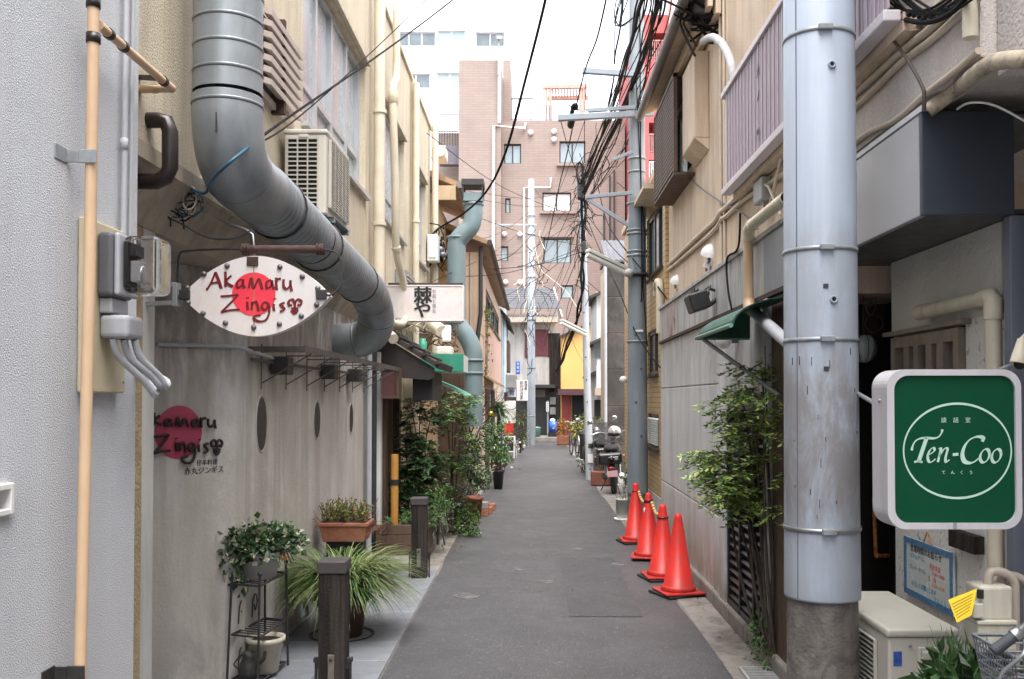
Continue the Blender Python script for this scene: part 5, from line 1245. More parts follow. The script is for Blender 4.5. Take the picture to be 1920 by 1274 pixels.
dh = thing('dark_house', 'house with dark stained concrete end wall and curved grey roof tiles', 'building', (2.5, 18, 0))
dkc = mat('dark stained concrete', (.06, .05, .043), .8, .3, 1.5, .2, 30, .6, (.025, .021, .019), low=((.10, .088, .076), .6, 1.5), sscale=5)
YD = 20.5; x0, x1, zt_ = at(1138, 0, YD).x, 2.6, at(1150, 490, YD).z
for i in range(6):
    a, b = -.05 + (zt_ + .05) * i / 6, -.05 + (zt_ + .05) * (i + 1) / 6
    build(MB().box(x0, x1, YD, YD + .3, a + .006, b - .006), 'concrete_panel', dkc, dh, bevel=.01)
build(MB().box(x0 + .03, 6, YD + .02, 23, -.1, zt_ - .02), 'body', plaster, dh)
slate = mat('grey roof tile', (.10, .10, .11), .7, .25, 4, .1, 30)
rt = MB(); a, b = at(1134, 497, YD), at(1182, 452, YD); rows_ = 6; cols_ = 7
for r_ in range(rows_):
    y_ = YD - .1 + r_ * .24; z_ = zt_ + .02 + r_ * .11
    for c in range(cols_):
        xx = a.x + (2.35 - a.x) * c / cols_; wx = (2.35 - a.x) / cols_; pts = [(xx + wx * k / 6, z_ + .009 * math.sin(k / 6 * 2 * math.pi)) for k in range(7)]
        for k in range(6):
            (p, q), (p2, q2) = pts[k], pts[k + 1]; rt.quad((p, y_, q), (p2, y_, q2), (p2, y_ + .26, q2 + .12), (p, y_ + .26, q + .12)); rt.quad((p, y_, q - .05), (p2, y_, q2 - .05), (p2, y_, q2), (p, y_, q))
build(rt, 'roof_tiles', slate, dh, kind='stuff')
build(MB().box(a.x - .02, a.x + .03, YD - .08, YD + 1.3, zt_ - .02, zt_ + .1), 'barge_board', woodb, dh)
b = MB(); b.tube([(x0 - .05, YD - .05, zt_ + .1), (x0 - .05, YD - .05, .1)], .04, 8); build(b, 'downpipe', pvcg, dh)
# house beyond with small roofs and laundry poles
oh = thing('narrow_house', 'narrow white house with small dark roofs beyond the dark end wall', 'building', (1.6, 27, 0))
Yo = 30.5; 
build(MB().box(at(1118, 0, Yo).x, 4, Yo, 33.8, -.1, 5.2), 'wall', mat('off white board', (.52, .50, .48), .7, .15, 1, .1, 20, .4), oh)
for py in (545, 632, 690): 
    p = at(1125, py, Yo - .2); r_ = MB().hexa([(p.x - .38, Yo - .3, p.z - .28), (p.x + .3, Yo - .3, p.z), (p.x + .3, Yo + 3.4, p.z), (p.x - .38, Yo + 3.4, p.z - .28), (p.x - .38, Yo - .3, p.z - .2), (p.x + .3, Yo - .3, p.z + .1), (p.x + .3, Yo + 3.4, p.z + .1), (p.x - .38, Yo + 3.4, p.z - .2)]); build(r_, 'roof', brownroof, oh)
build(MB().box(at(1112, 0, Yo).x, at(1137, 0, Yo).x, Yo - .04, Yo - .01, at(0, 672, Yo).z, at(0, 640, Yo).z), 'window', paneg, oh)
p, q = at(1124, 742, Yo - .5), at(1137, 684, Yo - .5); build(MB().box(p.x - .1, q.x, Yo - .6, Yo - .05, p.z, q.z), 'bay', mat('pale metal', (.42, .45, .48), .5), oh)
build(MB().box(at(1110, 0, Yo).x, at(1137, 0, Yo).x + .1, Yo - 1.2, Yo, at(0, 742, Yo).z, at(0, 728, Yo).z), 'awning', mat('tan awning', (.34, .27, .2), .7), oh)
build(MB().box(at(1112, 0, Yo).x + .02, at(1137, 0, Yo).x, Yo - .02, Yo - .004, .1, at(0, 750, Yo).z), 'door_opening', darkin, oh)

# ------------------------------------------------------------------ poles in the lane
def lamp_tube(t, p, q, par_name='lamp_shade'):
    p, q = V(p), V(q); build(MB().tube([p, q], .045, 10), 'lamp_tube', whitep, t); build(MB().bar(p + V((0, 0, .05)), q + V((0, 0, .05)), .12, .05), 'lamp_shade', mat('lamp shade grey', (.44, .43, .40), .5, .1, 6), t, bevel=.01)
t = thing('utility_pole', 'middle utility pole with crossarms standing behind the traffic cones', 'utility pole', (1.405, 12.6, 0))
pc = V((1.405, 12.6, 0)); zb_ = at(1196, 930, 12.5).z
build(MB().lathe(pc, [(.137, -.05), (.135, zb_)], 28), 'concrete_shaft', polec, t)
build(MB().lathe(pc, [(.134, zb_), (.140, zb_), (.141, zb_ + .05), (.118, 4.4), (.118, 4.42)], 32), 'sheath', bluegrey if False else mat('steel blue sheath', (.21, .25, .285), .5, .12, 2, .05, 40, .4, (.14, .15, .16)), t)
build(MB().lathe(pc, [(.115, 4.42), (.092, 8.6)], 24), 'upper_shaft', polef, t)
Ym_ = 12.5
for py in (295, 320, 380, 430, 437, 470, 478, 640): z = at(1190, py, Ym_).z; r_ = .118 if z > 4.4 else .135; build(MB().lathe(pc + Z1 * z, [(r_, -.012), (r_ + .006, -.012), (r_ + .006, .012), (r_, .012)], 24), 'band', zinc, t)
arm = lambda x0, y0, x1, y1, w_=.07, h_=.07, nm='crossarm', Y=12.42: build(MB().bar(at(x0, y0, Y), at(x1, y1, Y), w_, h_), nm, armm, t, bevel=.004)
arm(1046, 222, 1225, 213, .08, .075); arm(1092, 133, 1190, 140); arm(1098, 370, 1186, 362, .05, .05); arm(1100, 372, 1178, 423, .03, .05); arm(1098, 208, 1190, 202, .05, .05)
arm(1148, 300, 1186, 285, .04, .04)
for px, py in ((1060, 218), (1080, 217), (1100, 216), (1140, 214), (1210, 208), (1100, 128), (1150, 130), (1205, 195)): q = at(px, py, 12.42); build(MB().lathe(q, [(.018, -.02), (.03, 0), (.03, .03), (.018, .04), (.026, .06), (.0, .07)], 10), 'insulator', whitep, t)
for i in range(9):
    z = .9 + .45 * i; a = math.radians(255 if i % 2 else 285); r_ = .14 - .006 * i; q = pc + V((r_ * math.cos(a), r_ * math.sin(a), z + .3)); build(MB().lathe(q, [(0, .012), (.012, .010), (.016, 0)], 8, (q - pc) - Z1 * z), 'step_socket', blackm, t)
b = MB(); b.tube([pc + V((.03, -.13, 7)), pc + V((.035, -.135, 5)), pc + V((.05, -.14, 3.4)), pc + V((.04, -.145, 3.0))], .009, 5); b.tube([pc + V((-.02, -.13, 6)), pc + V((.045, -.135, 4.4)), pc + V((.09, -.13, 3.9)), pc + V((.06, -.145, 3.2)), pc + V((.12, -.12, 2.4))], .007, 5); build(b, 'riser_cable', cablem, t)
build(MB().box(pc.x - .05, pc.x + .06, pc.y - .147, pc.y - .139, at(0, 623, Ym_).z, at(0, 619, Ym_).z), 'white_mark', whitep, t)
b = MB(); p = at(1150, 30, 12.3)
for i in range(5): b.tube(catmull([p + V((.1 + .05 * i, 0, .5)), p + V((rnd.uniform(-.02, .12), 0, rnd.uniform(-.02, .1))), p + V((.08 + rnd.uniform(-.05, .1), 0, -.14)), p + V((.28, .1, .02))], 5), .008, 5)
build(b, 'cable_loops', cablem, t)
t = thing('street_lamp', 'white street lamp tube on the middle pole', 'street lamp', tuple(at(1176, 515, 12.4))); lamp_tube(t, at(1174, 512, 12.45), at(1101, 477, 12.2)); build(MB().ell(at(1178, 512, 12.42), (.075, .075, .06), 12, 8), 'lamp_head', mat('lamp shade grey', (.44, .43, .40)), t)
build(MB().ell(pc + V((-.0, -.05, at(1190, 515, 12.5).z)), (.2, .16, .03), 12, 6), 'clamp', ironm, t)
t = thing('slim_pole', 'slim painted pole by the motorcycle carrying a mass of cables', 'utility pole', (1.19, 19.6, 0))
build(MB().tube([at(1106, 905, 19.6), at(1102, 760, 19.6), at(1097, 560, 19.6), at(1090, 340, 19.6)], [.085, .08, .07, .055], 16), 'shaft', polep, t)
for i in range(9): q = at(1106 - 1.6 * i, 880 - 42 * i, 19.52); build(MB().lathe(q, [(0, .012), (.012, .01), (.016, 0)], 8, (.2, -1, 0)), 'step_socket', blackm, t)
build(MB().tube([at(1106, 840, 19.6), at(1106, 832, 19.6)], .09, 14), 'band', ironm, t); build(MB().box(at(1101, 0, 19.5).x, at(1111, 0, 19.5).x, 19.49, 19.5, at(0, 868, 19.5).z, at(0, 852, 19.5).z), 'white_plate', whitep, t)
t = thing('street_lamp', 'white street lamp tube on the slim pole in the lane', 'street lamp', tuple(at(1098, 625, 19.5))); lamp_tube(t, at(1098, 628, 19.4), at(1052, 605, 19.0))
t = thing('utility_pole', 'far pale utility pole at the end of the lane left of the blue bucket', 'utility pole', (-.1, 34.5, 0))
p = at(996, 820, 34.3); pf = V((p.x, 34.3, 0)); build(MB().lathe(pf, [(.165, -.05), (.11, 9.8), (0, 9.82)], 20), 'shaft', polef, t)
for py in (405, 440, 520, 600, 690, 780): z = at(0, py, 34.3).z; build(MB().lathe(pf + Z1 * z, [(.14, -.02), (.165, -.02), (.165, .02), (.14, .02)], 16), 'band', zinc, t)
build(MB().bar(pf + V((-1.3, -.1, at(0, 420, 34).z)), pf + V((.2, -.1, at(0, 420, 34).z)), .06, .06), 'crossarm', zinc, t)

# ------------------------------------------------------------------ LEFT far: houses with eaves
tanp = mat('tan plaster', (.50, .37, .23), .8, .12, 1.5, .2, 40, .4, (.28, .18, .1)); eavem = mat('eave boards', (.33, .20, .11), .7, .25, 3, .1, 30, .5, sscale=10); gutm = mat('grey green gutter', (.16, .15, .13), .5, .3, 5)
h2 = thing('eaved_house', 'tan house with deep eaves just past the cream building', 'building', (-2.2, 15.4, 0))
Z2 = at(860, 360, 14.6).z
mb = MB(); mb.box(-6, -1.55, 14.45, 17.2, -.1, 4.9); build(mb, 'wall', tanp, h2)
r = MB(); r.hexa([(-1.16, 14.4, 4.98), (-1.16, 17.3, 4.98), (-3, 17.3, 5.7), (-3, 14.4, 5.7), (-1.16, 14.4, 5.06), (-1.16, 17.3, 5.06), (-3, 17.3, 5.85), (-3, 14.4, 5.85)]); build(r, 'roof', eavem, h2)
build(MB().box(-1.55, -1.2, 14.38, 14.44, 4.78, 5.0), 'barge_board', tanp, h2)
build(MB().tube([(-1.13, 14.3, 5.0), (-1.13, 17.35, 4.9)], .06, 10), 'gutter_pipe', gutm, h2)
for zz_, yy in ((3.95, 14.7), (3.45, 15.0)):
    c = MB(); c.hexa([(-1.55, yy, zz_), (-1.2, yy, zz_ - .12), (-1.2, yy + 1.6, zz_ - .12), (-1.55, yy + 1.6, zz_), (-1.55, yy, zz_ + .25), (-1.2, yy, zz_ - .04), (-1.2, yy + 1.6, zz_ - .04), (-1.55, yy + 1.6, zz_ + .25)]); build(c, 'window_canopy', tanp, h2)
t = thing('meter_cluster', 'tangle of meters and black cable on the corner of the eaved house', 'wiring', tuple(at(825, 470, 14)))
b = MB()
for i in range(15): c = at(822 + rnd.gauss(0, 7), 470 + rnd.gauss(0, 18), 14.2); b.tube(catmull([c + V((rnd.gauss(0, .08), rnd.gauss(0, .05), rnd.gauss(0, .1))) for _ in range(4)], 4), .01, 5)
build(b, 'cable', cablem, t)
for px, py in ((826, 468), (818, 486), (830, 478)): q = at(px, py, 14.2); build(MB().ell(q, (.06, .06, .05), 8, 6), 'insulator', zinc, t)
t = thing('roof_unit', 'weathered air conditioner on the roof of the eaved house', 'air conditioner', tuple(at(822, 290, 15)))
p, q = at(806, 297, 15), at(836, 272, 15); build(MB().box(p.x, q.x, 15, 15.4, p.z, q.z), 'casing', acw, t, bevel=.03); build(MB().lathe(at(825, 285, 15), [(.10, .0), (.10, .01), (.08, .02), (0, .015)], 14, (0, -1, 0)), 'fan', acg, t)

h3 = thing('pink_house', 'long beige and pink house with dark framed windows and pink lower wall', 'building', (-2, 22, 0))
XH = -.98; ye = 4.42
mb = MB().wall((XH, 28, 0), (0, -1, 0), X1, 11.5, -.1, 4.3, [(1.2, 8.8, 3.38, 4.0)], .15); mb.box(-6, XH - .16, 16.5, 28, -.1, 4.3)
build(mb, 'wall', mat('beige pink plaster', (.56, .42, .32), .8, .1, 1.5, .2, 40, .3), h3)
build(MB().box(XH - .01, XH + .012, 18.2, 28, 2.15, 3.30), 'pink_band', pinkw, h3)
window(h3, (XH, 28, 0), (0, -1, 0), X1, 1.2, 8.8, 3.38, 4.0, 6, dkframe, paneb, .09, .06, .03)
r = MB(); r.hexa([(-.80, 16.3, 4.40), (-.80, 28.2, 4.40), (-3, 28.2, 5.3), (-3, 16.3, 5.3), (-.80, 16.3, 4.48), (-.80, 28.2, 4.48), (-3, 28.2, 5.42), (-3, 16.3, 5.42)]); build(r, 'roof', eavem, h3)
build(MB().tube([(-.76, 16.2, 4.42), (-.76, 28.3, 4.42)], .05, 10), 'gutter_pipe', brownroof, h3)
build(MB().tube([(-.93, 16.45, 4.4), (-.93, 16.45, 3.2), (-1.0, 16.4, 2.6)], .04, 8), 'downpipe', ironm, h3)
r = MB(); r.hexa([(-.72, 18.5, 1.98), (-.72, 23, 1.98), (XH, 23, 2.15), (XH, 18.5, 2.15), (-.72, 18.5, 2.02), (-.72, 23, 2.02), (XH, 23, 2.2), (XH, 18.5, 2.2)]); build(r, 'lower_roof', eavem, h3)
build(MB().box(XH - .12, XH + .01, 17.2, 18.4, 2.9, 3.9), 'shutter', tanp, h3)
build(MB().box(XH + .002, XH + .02, 19, 20.6, .1, 1.9), 'door', woodb, h3); build(MB().box(XH + .002, XH + .02, 21.5, 23.4, .1, 1.9), 'door', darkin, h3)
build(MB().box(XH - .6, XH - .15, 15.2, 16.4, -.1, 2.4), 'entry_wall', woodb, h3)
t = thing('climbing_plant', 'sparse yellow flowering climber on the pink wall', 'plant', (-.95, 18.6, 2.4))
b = MB(); f_ = MB()
for i in range(4): pts = catmull([(XH + .03, 18.3 + .2 * i, 2.1), (XH + .05, 18.4 + .2 * i + rnd.uniform(-.2, .2), 2.8), (XH + .04, 18.3 + .3 * i, 3.5)], 5); b.tube(pts, .008, 4); [f_.leaf(p_ + rv(.05), rv().normalized(), rv().normalized(), .07, .05, rnd.randrange(3)) for p_ in pts for _ in range(4)]
build(b, 'stem', twigm, t, kind='stuff'); build(f_, 'foliage', leafy, t, kind='stuff')
h4 = thing('white_house', 'narrow white house with grey pipes beyond the pink house', 'building', (-2, 31, 0))
build(MB().box(-6, -.93, 28.3, 33.9, -.1, 4.6), 'wall', mat('blue white board', (.50, .55, .58), .6, .12, 1, .1, 20, .5), h4)
for y in (28.6, 29.6): build(MB().tube([(-.9, y, 4.5), (-.9, y, 1.9)], .05, 8), 'pipe', mat('pale blue pipe', (.45, .55, .62), .5), h4)
r = MB(); r.hexa([(-.7, 28.2, 4.0), (-.7, 33.9, 4.0), (-1, 33.9, 4.3), (-1, 28.2, 4.3), (-.7, 28.2, 4.1), (-.7, 33.9, 4.1), (-1, 33.9, 4.45), (-1, 28.2, 4.45)]); build(r, 'eave', brownroof, h4)
build(MB().box(-.92, -.55, 29.4, 32, 2.05, 2.45), 'awning', mat('old metal awning', (.25, .24, .22), .7, .3, 3), h4)
build(MB().box(-.925, -.9, 30, 33.5, .05, 1.95), 'shopfront', woodb, h4)
build(MB().box(-.93, -.8, 30.4, 32.6, 2.6, 3.6), 'bay_window', woodb, h4)
def vsign(name, label, x0, y0, x1, y1, Y, m_, dep=.12, face=None):
    p, q = at(x0, y1, Y), at(x1, y0, Y); t = thing(name, label, 'sign', ((p.x + q.x) / 2, Y, p.z)); build(MB().box(p.x, q.x, Y, Y + dep, p.z, q.z), 'panel', m_, t, bevel=.01); return t
t = vsign('vertical_sign', 'tall white sign with a column of black characters beside the far pole', 968, 713, 990, 752, 30.5, signw)
for i, ch in enumerate('おかげさま'): text(ch, .14, at(978, 718.5 + 7 * i, 30.49), X1, Z1, inkb, t, 'lettering', .002)
for i, ch in enumerate('居酒屋'): text(ch, .10, at(986, 717 + 6 * i, 30.49), X1, Z1, inkb, t, 'lettering', .002)
t = vsign('small_sign', 'small white sign with a blue character left of the tall white sign', 952, 728, 967, 745, 30, signw); text('肴', .2, at(959.5, 737, 29.99), X1, Z1, mat('blue print', (.03, .06, .35), .5), t, 'lettering', .002)
t = vsign('blue_sign', 'small bright blue hanging sign above the tall white sign', 967, 678, 975, 702, 30.8, mat('bright blue', (.02, .10, .55), .4)); 
for i, ch in enumerate('営業中'): text(ch, .1, at(971, 683 + 7 * i, 30.79), X1, Z1, whitep, t, 'lettering', .002)
t = vsign('white_banner', 'white cloth banner with a red lower part in the shop doorway', 943, 752, 967, 794, 27.5, whitep, .02); a, b = at(944, 815, 27.49), at(963, 794, 27.49); build(MB().box(a.x, b.x, 27.5, 27.53, a.z, b.z), 'red_part', mat('banner red', (.6, .03, .03), .6), t, bevel=.01)
t = thing('menu_board', 'black menu board with a pale frame standing by the left wall', 'sign board', (-.83, 26.5, 0)); Yk = 26.5; a, b = at(944, 848, Yk), at(965, 818, Yk)
build(MB().box(a.x + .03, b.x - .03, Yk, Yk + .02, a.z + .03, b.z - .03), 'board', blackm, t); f = MB(); f.box(a.x, a.x + .03, Yk - .01, Yk + .03, .02, b.z); f.box(b.x - .03, b.x, Yk - .01, Yk + .03, .02, b.z); f.box(a.x + .03, b.x - .03, Yk - .01, Yk + .03, b.z - .03, b.z); f.box(a.x + .03, b.x - .03, Yk - .01, Yk + .03, a.z, a.z + .03); f.bar((b.x, Yk, b.z), (b.x + .05, Yk + .25, .02), .03, .03); build(f, 'frame', whitep, t)
lt = MB()
for i in range(5): q = at(949, 824 + 4.5 * i, Yk - .003); lt.box(q.x, q.x + rnd.uniform(.06, .16), Yk - .004, Yk - .002, q.z - .004, q.z + .004)
build(lt, 'chalk_line', polef, t, kind='stuff')

# ------------------------------------------------------------------ END of the lane
ohs = thing('old_tiled_house', 'old house at the end of the lane with grey tiled roof and maroon shutters', 'building', (-.2, 39, 0)); Ye = 38.5
E3 = lambda x, y, Y=Ye: at(x, y, Y)
wt = mat('aged white board', (.52, .49, .46), .7, .2, 1, .1, 10, .4); maroon = mat('maroon shutter', (.16, .04, .05), .6, .25, 6)
build(MB().box(-3.5, E3(1040, 0).x, Ye, Ye + 5, -.1, E3(0, 590).z), 'wall', wt, ohs)
for (x0, y0, x1, y1, m_, nm) in ((1001, 618, 1028, 668, maroon, 'shutter'), (984, 625, 1000, 672, maroon, 'shutter'), (1028, 625, 1050, 670, woodd, 'side_wall'), (1030, 670, 1052, 735, woodd, 'dark_wall')):
    p, q = E3(x0, y1, Ye - .05), E3(x1, y0, Ye - .05); build(MB().box(p.x, q.x, Ye - .05, Ye - .002 if nm != 'side_wall' else Ye + 1, p.z, q.z), nm, m_, ohs)
    if nm == 'shutter':
        for i in range(8): z = p.z + (q.z - p.z) * (i + .5) / 8; build(MB().box(p.x, q.x, Ye - .07, Ye - .0505, z - .02, z + .02), 'slat', maroon, ohs)
p, q = E3(985, 835), E3(1052, 728); build(MB().box(p.x - 2, q.x, Ye - .03, Ye - .003, 0, q.z), 'shopfront', mat('near black shopfront', (.03, .028, .028), .5), ohs)
build(MB().box(E3(975, 0).x, E3(1040, 0).x, Ye - .8, Ye - .04, E3(0, 728).z, E3(0, 722).z), 'canopy', brownroof, ohs)
build(MB().box(E3(992, 0).x, E3(1022, 0).x, Ye - .06, Ye - .031, E3(0, 745).z, E3(0, 731).z), 'shop_board', mat('grey brown board', (.2, .17, .14), .7), ohs)
rt = MB(); ztop, zlow = E3(0, 540, Ye + 2).z, E3(0, 580, Ye - .5).z; xl, xr = -3.5, E3(1052, 0).x; R_ = 11
for i in range(R_):
    k0, k1 = i / R_, (i + 1) / R_; y0, y1 = Ye - .6 + 2.8 * k0, Ye - .6 + 2.8 * k1; z0, z1 = zlow + (ztop - zlow) * k0, zlow + (ztop - zlow) * k1
    rt.hexa([(xl, y0, z0), (xr - .35 * k0, y0, z0), (xr - .35 * k1, y1, z1), (xl, y1, z1), (xl, y0, z0 + .06), (xr - .35 * k0, y0, z0 + .06), (xr - .35 * k1, y1, z1 + .02), (xl, y1, z1 + .02)])
ro = build(rt, 'roof_tiles', slate, ohs, kind='stuff')
gb = MB(); gb.prism([(xr, Ye - .4, zlow - .3), (xr, Ye + 4, zlow - .3), (xr - .3, Ye + 1.8, ztop)], (.06, 0, 0)); build(gb, 'gable', wt, ohs)
p, q = E3(930, 605, Ye - .8), E3(1045, 596, Ye - .8); build(MB().box(p.x, q.x, Ye - 1, Ye - .1, p.z, q.z), 'lower_eave', mat('tan eave', (.36, .31, .25), .7), ohs)
yh = thing('yellow_house', 'yellow walled house with maroon awning at the end of the lane', 'building', (2.2, 38, 0)); Yy = 37.6
yw = mat('yellow wall', (.62, .36, .115), .7, .08, 1, .1, 20, .25, (.5, .33, .14))
a, b = at(1052, 850, Yy), at(1300, 625, Yy); mb = MB(); mb.add([(a.x, Yy, -.1), (7, Yy, -.1), (7, Yy, at(0, 600, Yy).z), (at(1140, 0, Yy).x, Yy, at(1140, 590, Yy).z), (a.x + .2, Yy, b.z), (a.x, Yy, b.z - .1)], [(0, 1, 2, 3, 4, 5)]); mb.box(a.x, 7, Yy + .003, Yy + 4, -.1, b.z - .12); build(mb, 'wall', yw, yh)
build(MB().bar(at(1050, 632, Yy - .1), at(1150, 588, Yy - .1), .3, .09), 'roof_edge', brownroof, yh)
build(MB().box(at(1050, 0, Yy).x - .1, 5, Yy - .7, Yy - .002, at(0, 741, Yy).z, at(0, 730, Yy).z), 'awning', mat('maroon awning', (.07, .03, .035), .6), yh)
build(MB().box(at(1053, 0, Yy).x, at(1070, 0, Yy).x, Yy - .06, Yy - .003, .0, at(0, 742, Yy).z), 'red_door', mat('brick red door', (.22, .035, .03), .6, .2, 3), yh)
build(MB().box(at(1072, 0, Yy).x, at(1135, 0, Yy).x, Yy - .05, Yy - .004, .0, at(0, 742, Yy).z), 'dark_opening', darkin, yh)
build(MB().box(at(1112, 0, Yy).x, at(1125, 0, Yy).x, Yy - .06, Yy - .003, at(0, 668, Yy).z, at(0, 640, Yy).z), 'window', paneg, yh)
t = thing('warm_lamp', 'small white lamp inside the dark opening of the yellow house', 'lamp', tuple(at(1117, 762, 37.3))); build(MB().ell(at(1117, 762, 37.3), .08, 10, 6), 'bulb', mat('lit bulb', (.9, .9, .85), .3, 0, emit=(1, .9, .7), estr=2.5), t); build(MB().tube([at(1117, 742, 37.3), at(1117, 760, 37.3)], .012, 5), 'cord', blackm, t)
st_ = thing('stone_step', 'grey stone step in front of the dark shopfront at the end of the lane', 'step', (0, 37.5, 0)); p, q = at(1000, 838, 36.5), at(1058, 826, 36.5); build(MB().box(p.x, q.x, 36.5, 38.3, 0.005, .2), 'step', kerbm, st_, bevel=.02)
t = thing('bin', 'teal lidded bin at the foot of the far pole', 'bin', (.2, 36.2, .2)); p = at(1006, 822, 36.8); tealm = mat('teal plastic', (.10, .22, .19), .5); build(MB().lathe((p.x, 36.8, .2), [(0, 0), (.15, 0), (.17, .34)], 18), 'bin_body', tealm, t); build(MB().lathe((p.x, 36.8, .54), [(.185, 0), (.185, .03), (.05, .06), (0, .06)], 18), 'lid', tealm, t)
t = thing('bucket', 'bright blue bucket with a white bag on top by the dark shopfront', 'bucket', (.7, 36.8, .2)); p = at(1037, 815, 36.8); build(MB().lathe((p.x, 36.8, .2), [(0, .18), (.14, .18), (.17, .60), (.15, .6), (0, .55)], 18), 'bucket_body', mat('blue plastic', (.03, .14, .55), .4), t); build(MB().ell((p.x - .02, 36.8, .84), (.11, .1, .09), 10, 7), 'white_bag', whitep, t)
build(MB().box(p.x - .2, p.x + .2, 36.6, 37, .202, .375), 'crate', woodd, t)
t = thing('sign_post', 'thin post with a small white plate by the blue bucket', 'sign', (.6, 36.4, 0)); p = at(1027, 830, 36.7); build(MB().tube([(p.x, 36.7, 0.2), (p.x, 36.7, at(0, 752, 36.7).z)], .03, 8), 'post', polef, t); a, b = at(1024, 772, 36.6), at(1029, 754, 36.6); build(MB().box(a.x, b.x, 36.6, 36.63, a.z, b.z), 'plate', whitep, t)
for i in range(4): q = at(1026.5, 757 + 4 * i, 36.595); text('案内所前'[i], .07, q, X1, Z1, inkb, t, 'lettering', .002, res=1)
t = thing('meter_boxes', 'two grey meter boxes on the dark wall right of the sign post', 'box', tuple(at(1036, 765, 38.3)))
for y in (745, 764): a, b = at(1031, y + 14, 38.35), at(1042, y, 38.35); build(MB().box(a.x, b.x, 38.3, 38.44, a.z, b.z), 'casing', mat('grey meter casing', (.3, .31, .32), .5), t, bevel=.02)

# ------------------------------------------------------------------ big blocks behind
ptile = brickmat('pink brown tile', (.275, .212, .185), (.25, .193, .168), (.20, .155, .135), .62, .15, .010, .6, bump=.1)
ap = thing('apartment_block', 'pinkish tiled apartment block with a tower rising behind the lane', 'building', (0, 60, 0)); Ya = 55.0
def ax(px): return at(px, 500, Ya).x
def az(py, Y=Ya): return at(1000, py, Y).z
wl_ = [(945, 270, 977, 307, 2), (1049, 265, 1098, 306, 2), (1017, 361, 1071, 396, 2), (1019, 447, 1071, 494, 2), (947, 372, 957, 400, 1), (935, 462, 953, 490, 1), (1052, 535, 1075, 560, 1)]
xL, xR_ = ax(865), ax(1172); z_top = az(226)
mb = MB().wall((xL, Ya, 0), X1, (0, -1, 0), xR_ - xL, 0, z_top, [(ax(a) - xL, ax(c) - xL, az(d), az(b)) for a, b, c, d, n_ in wl_], .4)
mb.box(xL + .01, xR_ - .01, Ya + .45, Ya + 14, 0, z_top); build(mb, 'tile_wall', ptile, ap)
build(MB().box(xL - .1, ax(940), Ya - .8, Ya + 8, 0, az(113, Ya - .8)), 'tower', ptile, ap)
build(MB().box(ax(940) + .002, ax(955), Ya + 2.5, Ya + 8, 0, az(113, Ya + 2.5)), 'tower_side', ptile, ap)
for i, (a, b, c, d, n_) in enumerate(wl_):
    window(ap, (xL, Ya, 0), X1, (0, -1, 0), ax(a) - xL, ax(c) - xL, az(d), az(b), n_, dkframe, whitep if i in (2,) else paneb, .07, .08, .2, sill=False, transom=None)
for a, y_, c in ((1044, 313, 1098), (1012, 402, 1078), (1012, 446, 1076)): build(MB().box(ax(a), ax(c), Ya - .25, Ya - .003, az(y_), az(y_ - 4)), 'ledge', ptile, ap)
b = MB(); y_ = Ya - .15
b.tube([(ax(937), Ya - .95, az(120)), (ax(937), Ya - .95, az(240)), ], .09, 8); build(b, 'white_pipe', whitep, ap)
b = MB(); b.tube([(ax(985), y_, az(232)), (ax(984), y_, az(243)), (ax(927), y_ - .8, az(245)), (ax(926), y_ - .8, az(560))], .09, 8); build(b, 'white_pipe', whitep, ap)
b = MB(); b.tube([(ax(1033), y_, az(335)), (ax(1032), y_, az(353)), (ax(983), y_, az(353)), (ax(983), y_, az(560))], .07, 8); build(b, 'white_pipe', whitep, ap)
for x_, y0_ in ((1150, 320), (1142, 330), (1131, 400)): build(MB().box(ax(x_), ax(x_ + 3), Ya - .12, Ya - .004, az(520), az(y0_)), 'dark_groove', dkframe, ap)
for px, py in ((995, 250), (1039, 248), (1039, 263), (946, 440), (975, 440), (948, 530), (975, 530)): build(MB().lathe((ax(px), Ya - .003, az(py)), [(.14, 0), (.16, .15), (.05, .22), (0, .22)], 12, (0, -1, 0)), 'round_vent', whitep, ap)
def railing(par, p0, p1, z0, h, nb, m_, t_=.03, name='railing'):
    p0, p1 = V(p0), V(p1); b = MB(); b.bar(p0 + Z1 * (z0 + h), p1 + Z1 * (z0 + h), t_ * 2, t_ * 2); b.bar(p0 + Z1 * (z0 + .12), p1 + Z1 * (z0 + .12), t_, t_)
    for i in range(nb + 1): q = p0.lerp(p1, i / nb); b.bar(q + Z1 * z0, q + Z1 * (z0 + h), t_, t_)
    return build(b, name, m_, par)
railing(ap, (ax(958), Ya + .2, 0), (ax(1000), Ya + .2, 0), z_top, 1.35, 12, ironm); railing(ap, (ax(1003), Ya + .2, 0), (ax(1067), Ya + .2, 0), z_top, .95, 22, zinc); railing(ap, (ax(1067), Ya + .2, 0), (ax(1110), Ya + 2, 0), z_top, .95, 12, zinc)
f = MB(); 
for px in (1025, 1032, 1090, 1096): f.bar((ax(px), Ya + .4, z_top), (ax(px), Ya + .4, az(160)), .16, .16)
f.bar((ax(1017), Ya + .4, az(160)), (ax(1103), Ya + .4, az(158)), .2, .22); f.bar((ax(1025), Ya + 1.4, az(171)), (ax(1106), Ya + 1.4, az(169)), .2, .22)
for i in range(14): x_ = ax(1024) + (ax(1098) - ax(1024)) * i / 13; f.bar((x_, Ya + .2, az(162)), (x_ + .1, Ya + 1.6, az(167)), .06, .1)
build(f, 'pergola', mat('salmon timber', (.50, .30, .24), .7), ap)
f = MB(); f.box(ax(934), ax(937.5), Ya - 1.1, Ya - .9, az(153), az(85)); f.lathe((ax(938), Ya - 1.1, az(84)), [(0, 0), (.2, .02), (.24, .12)], 14, (0, -1, .4)); build(f, 'antenna', zinc, ap)
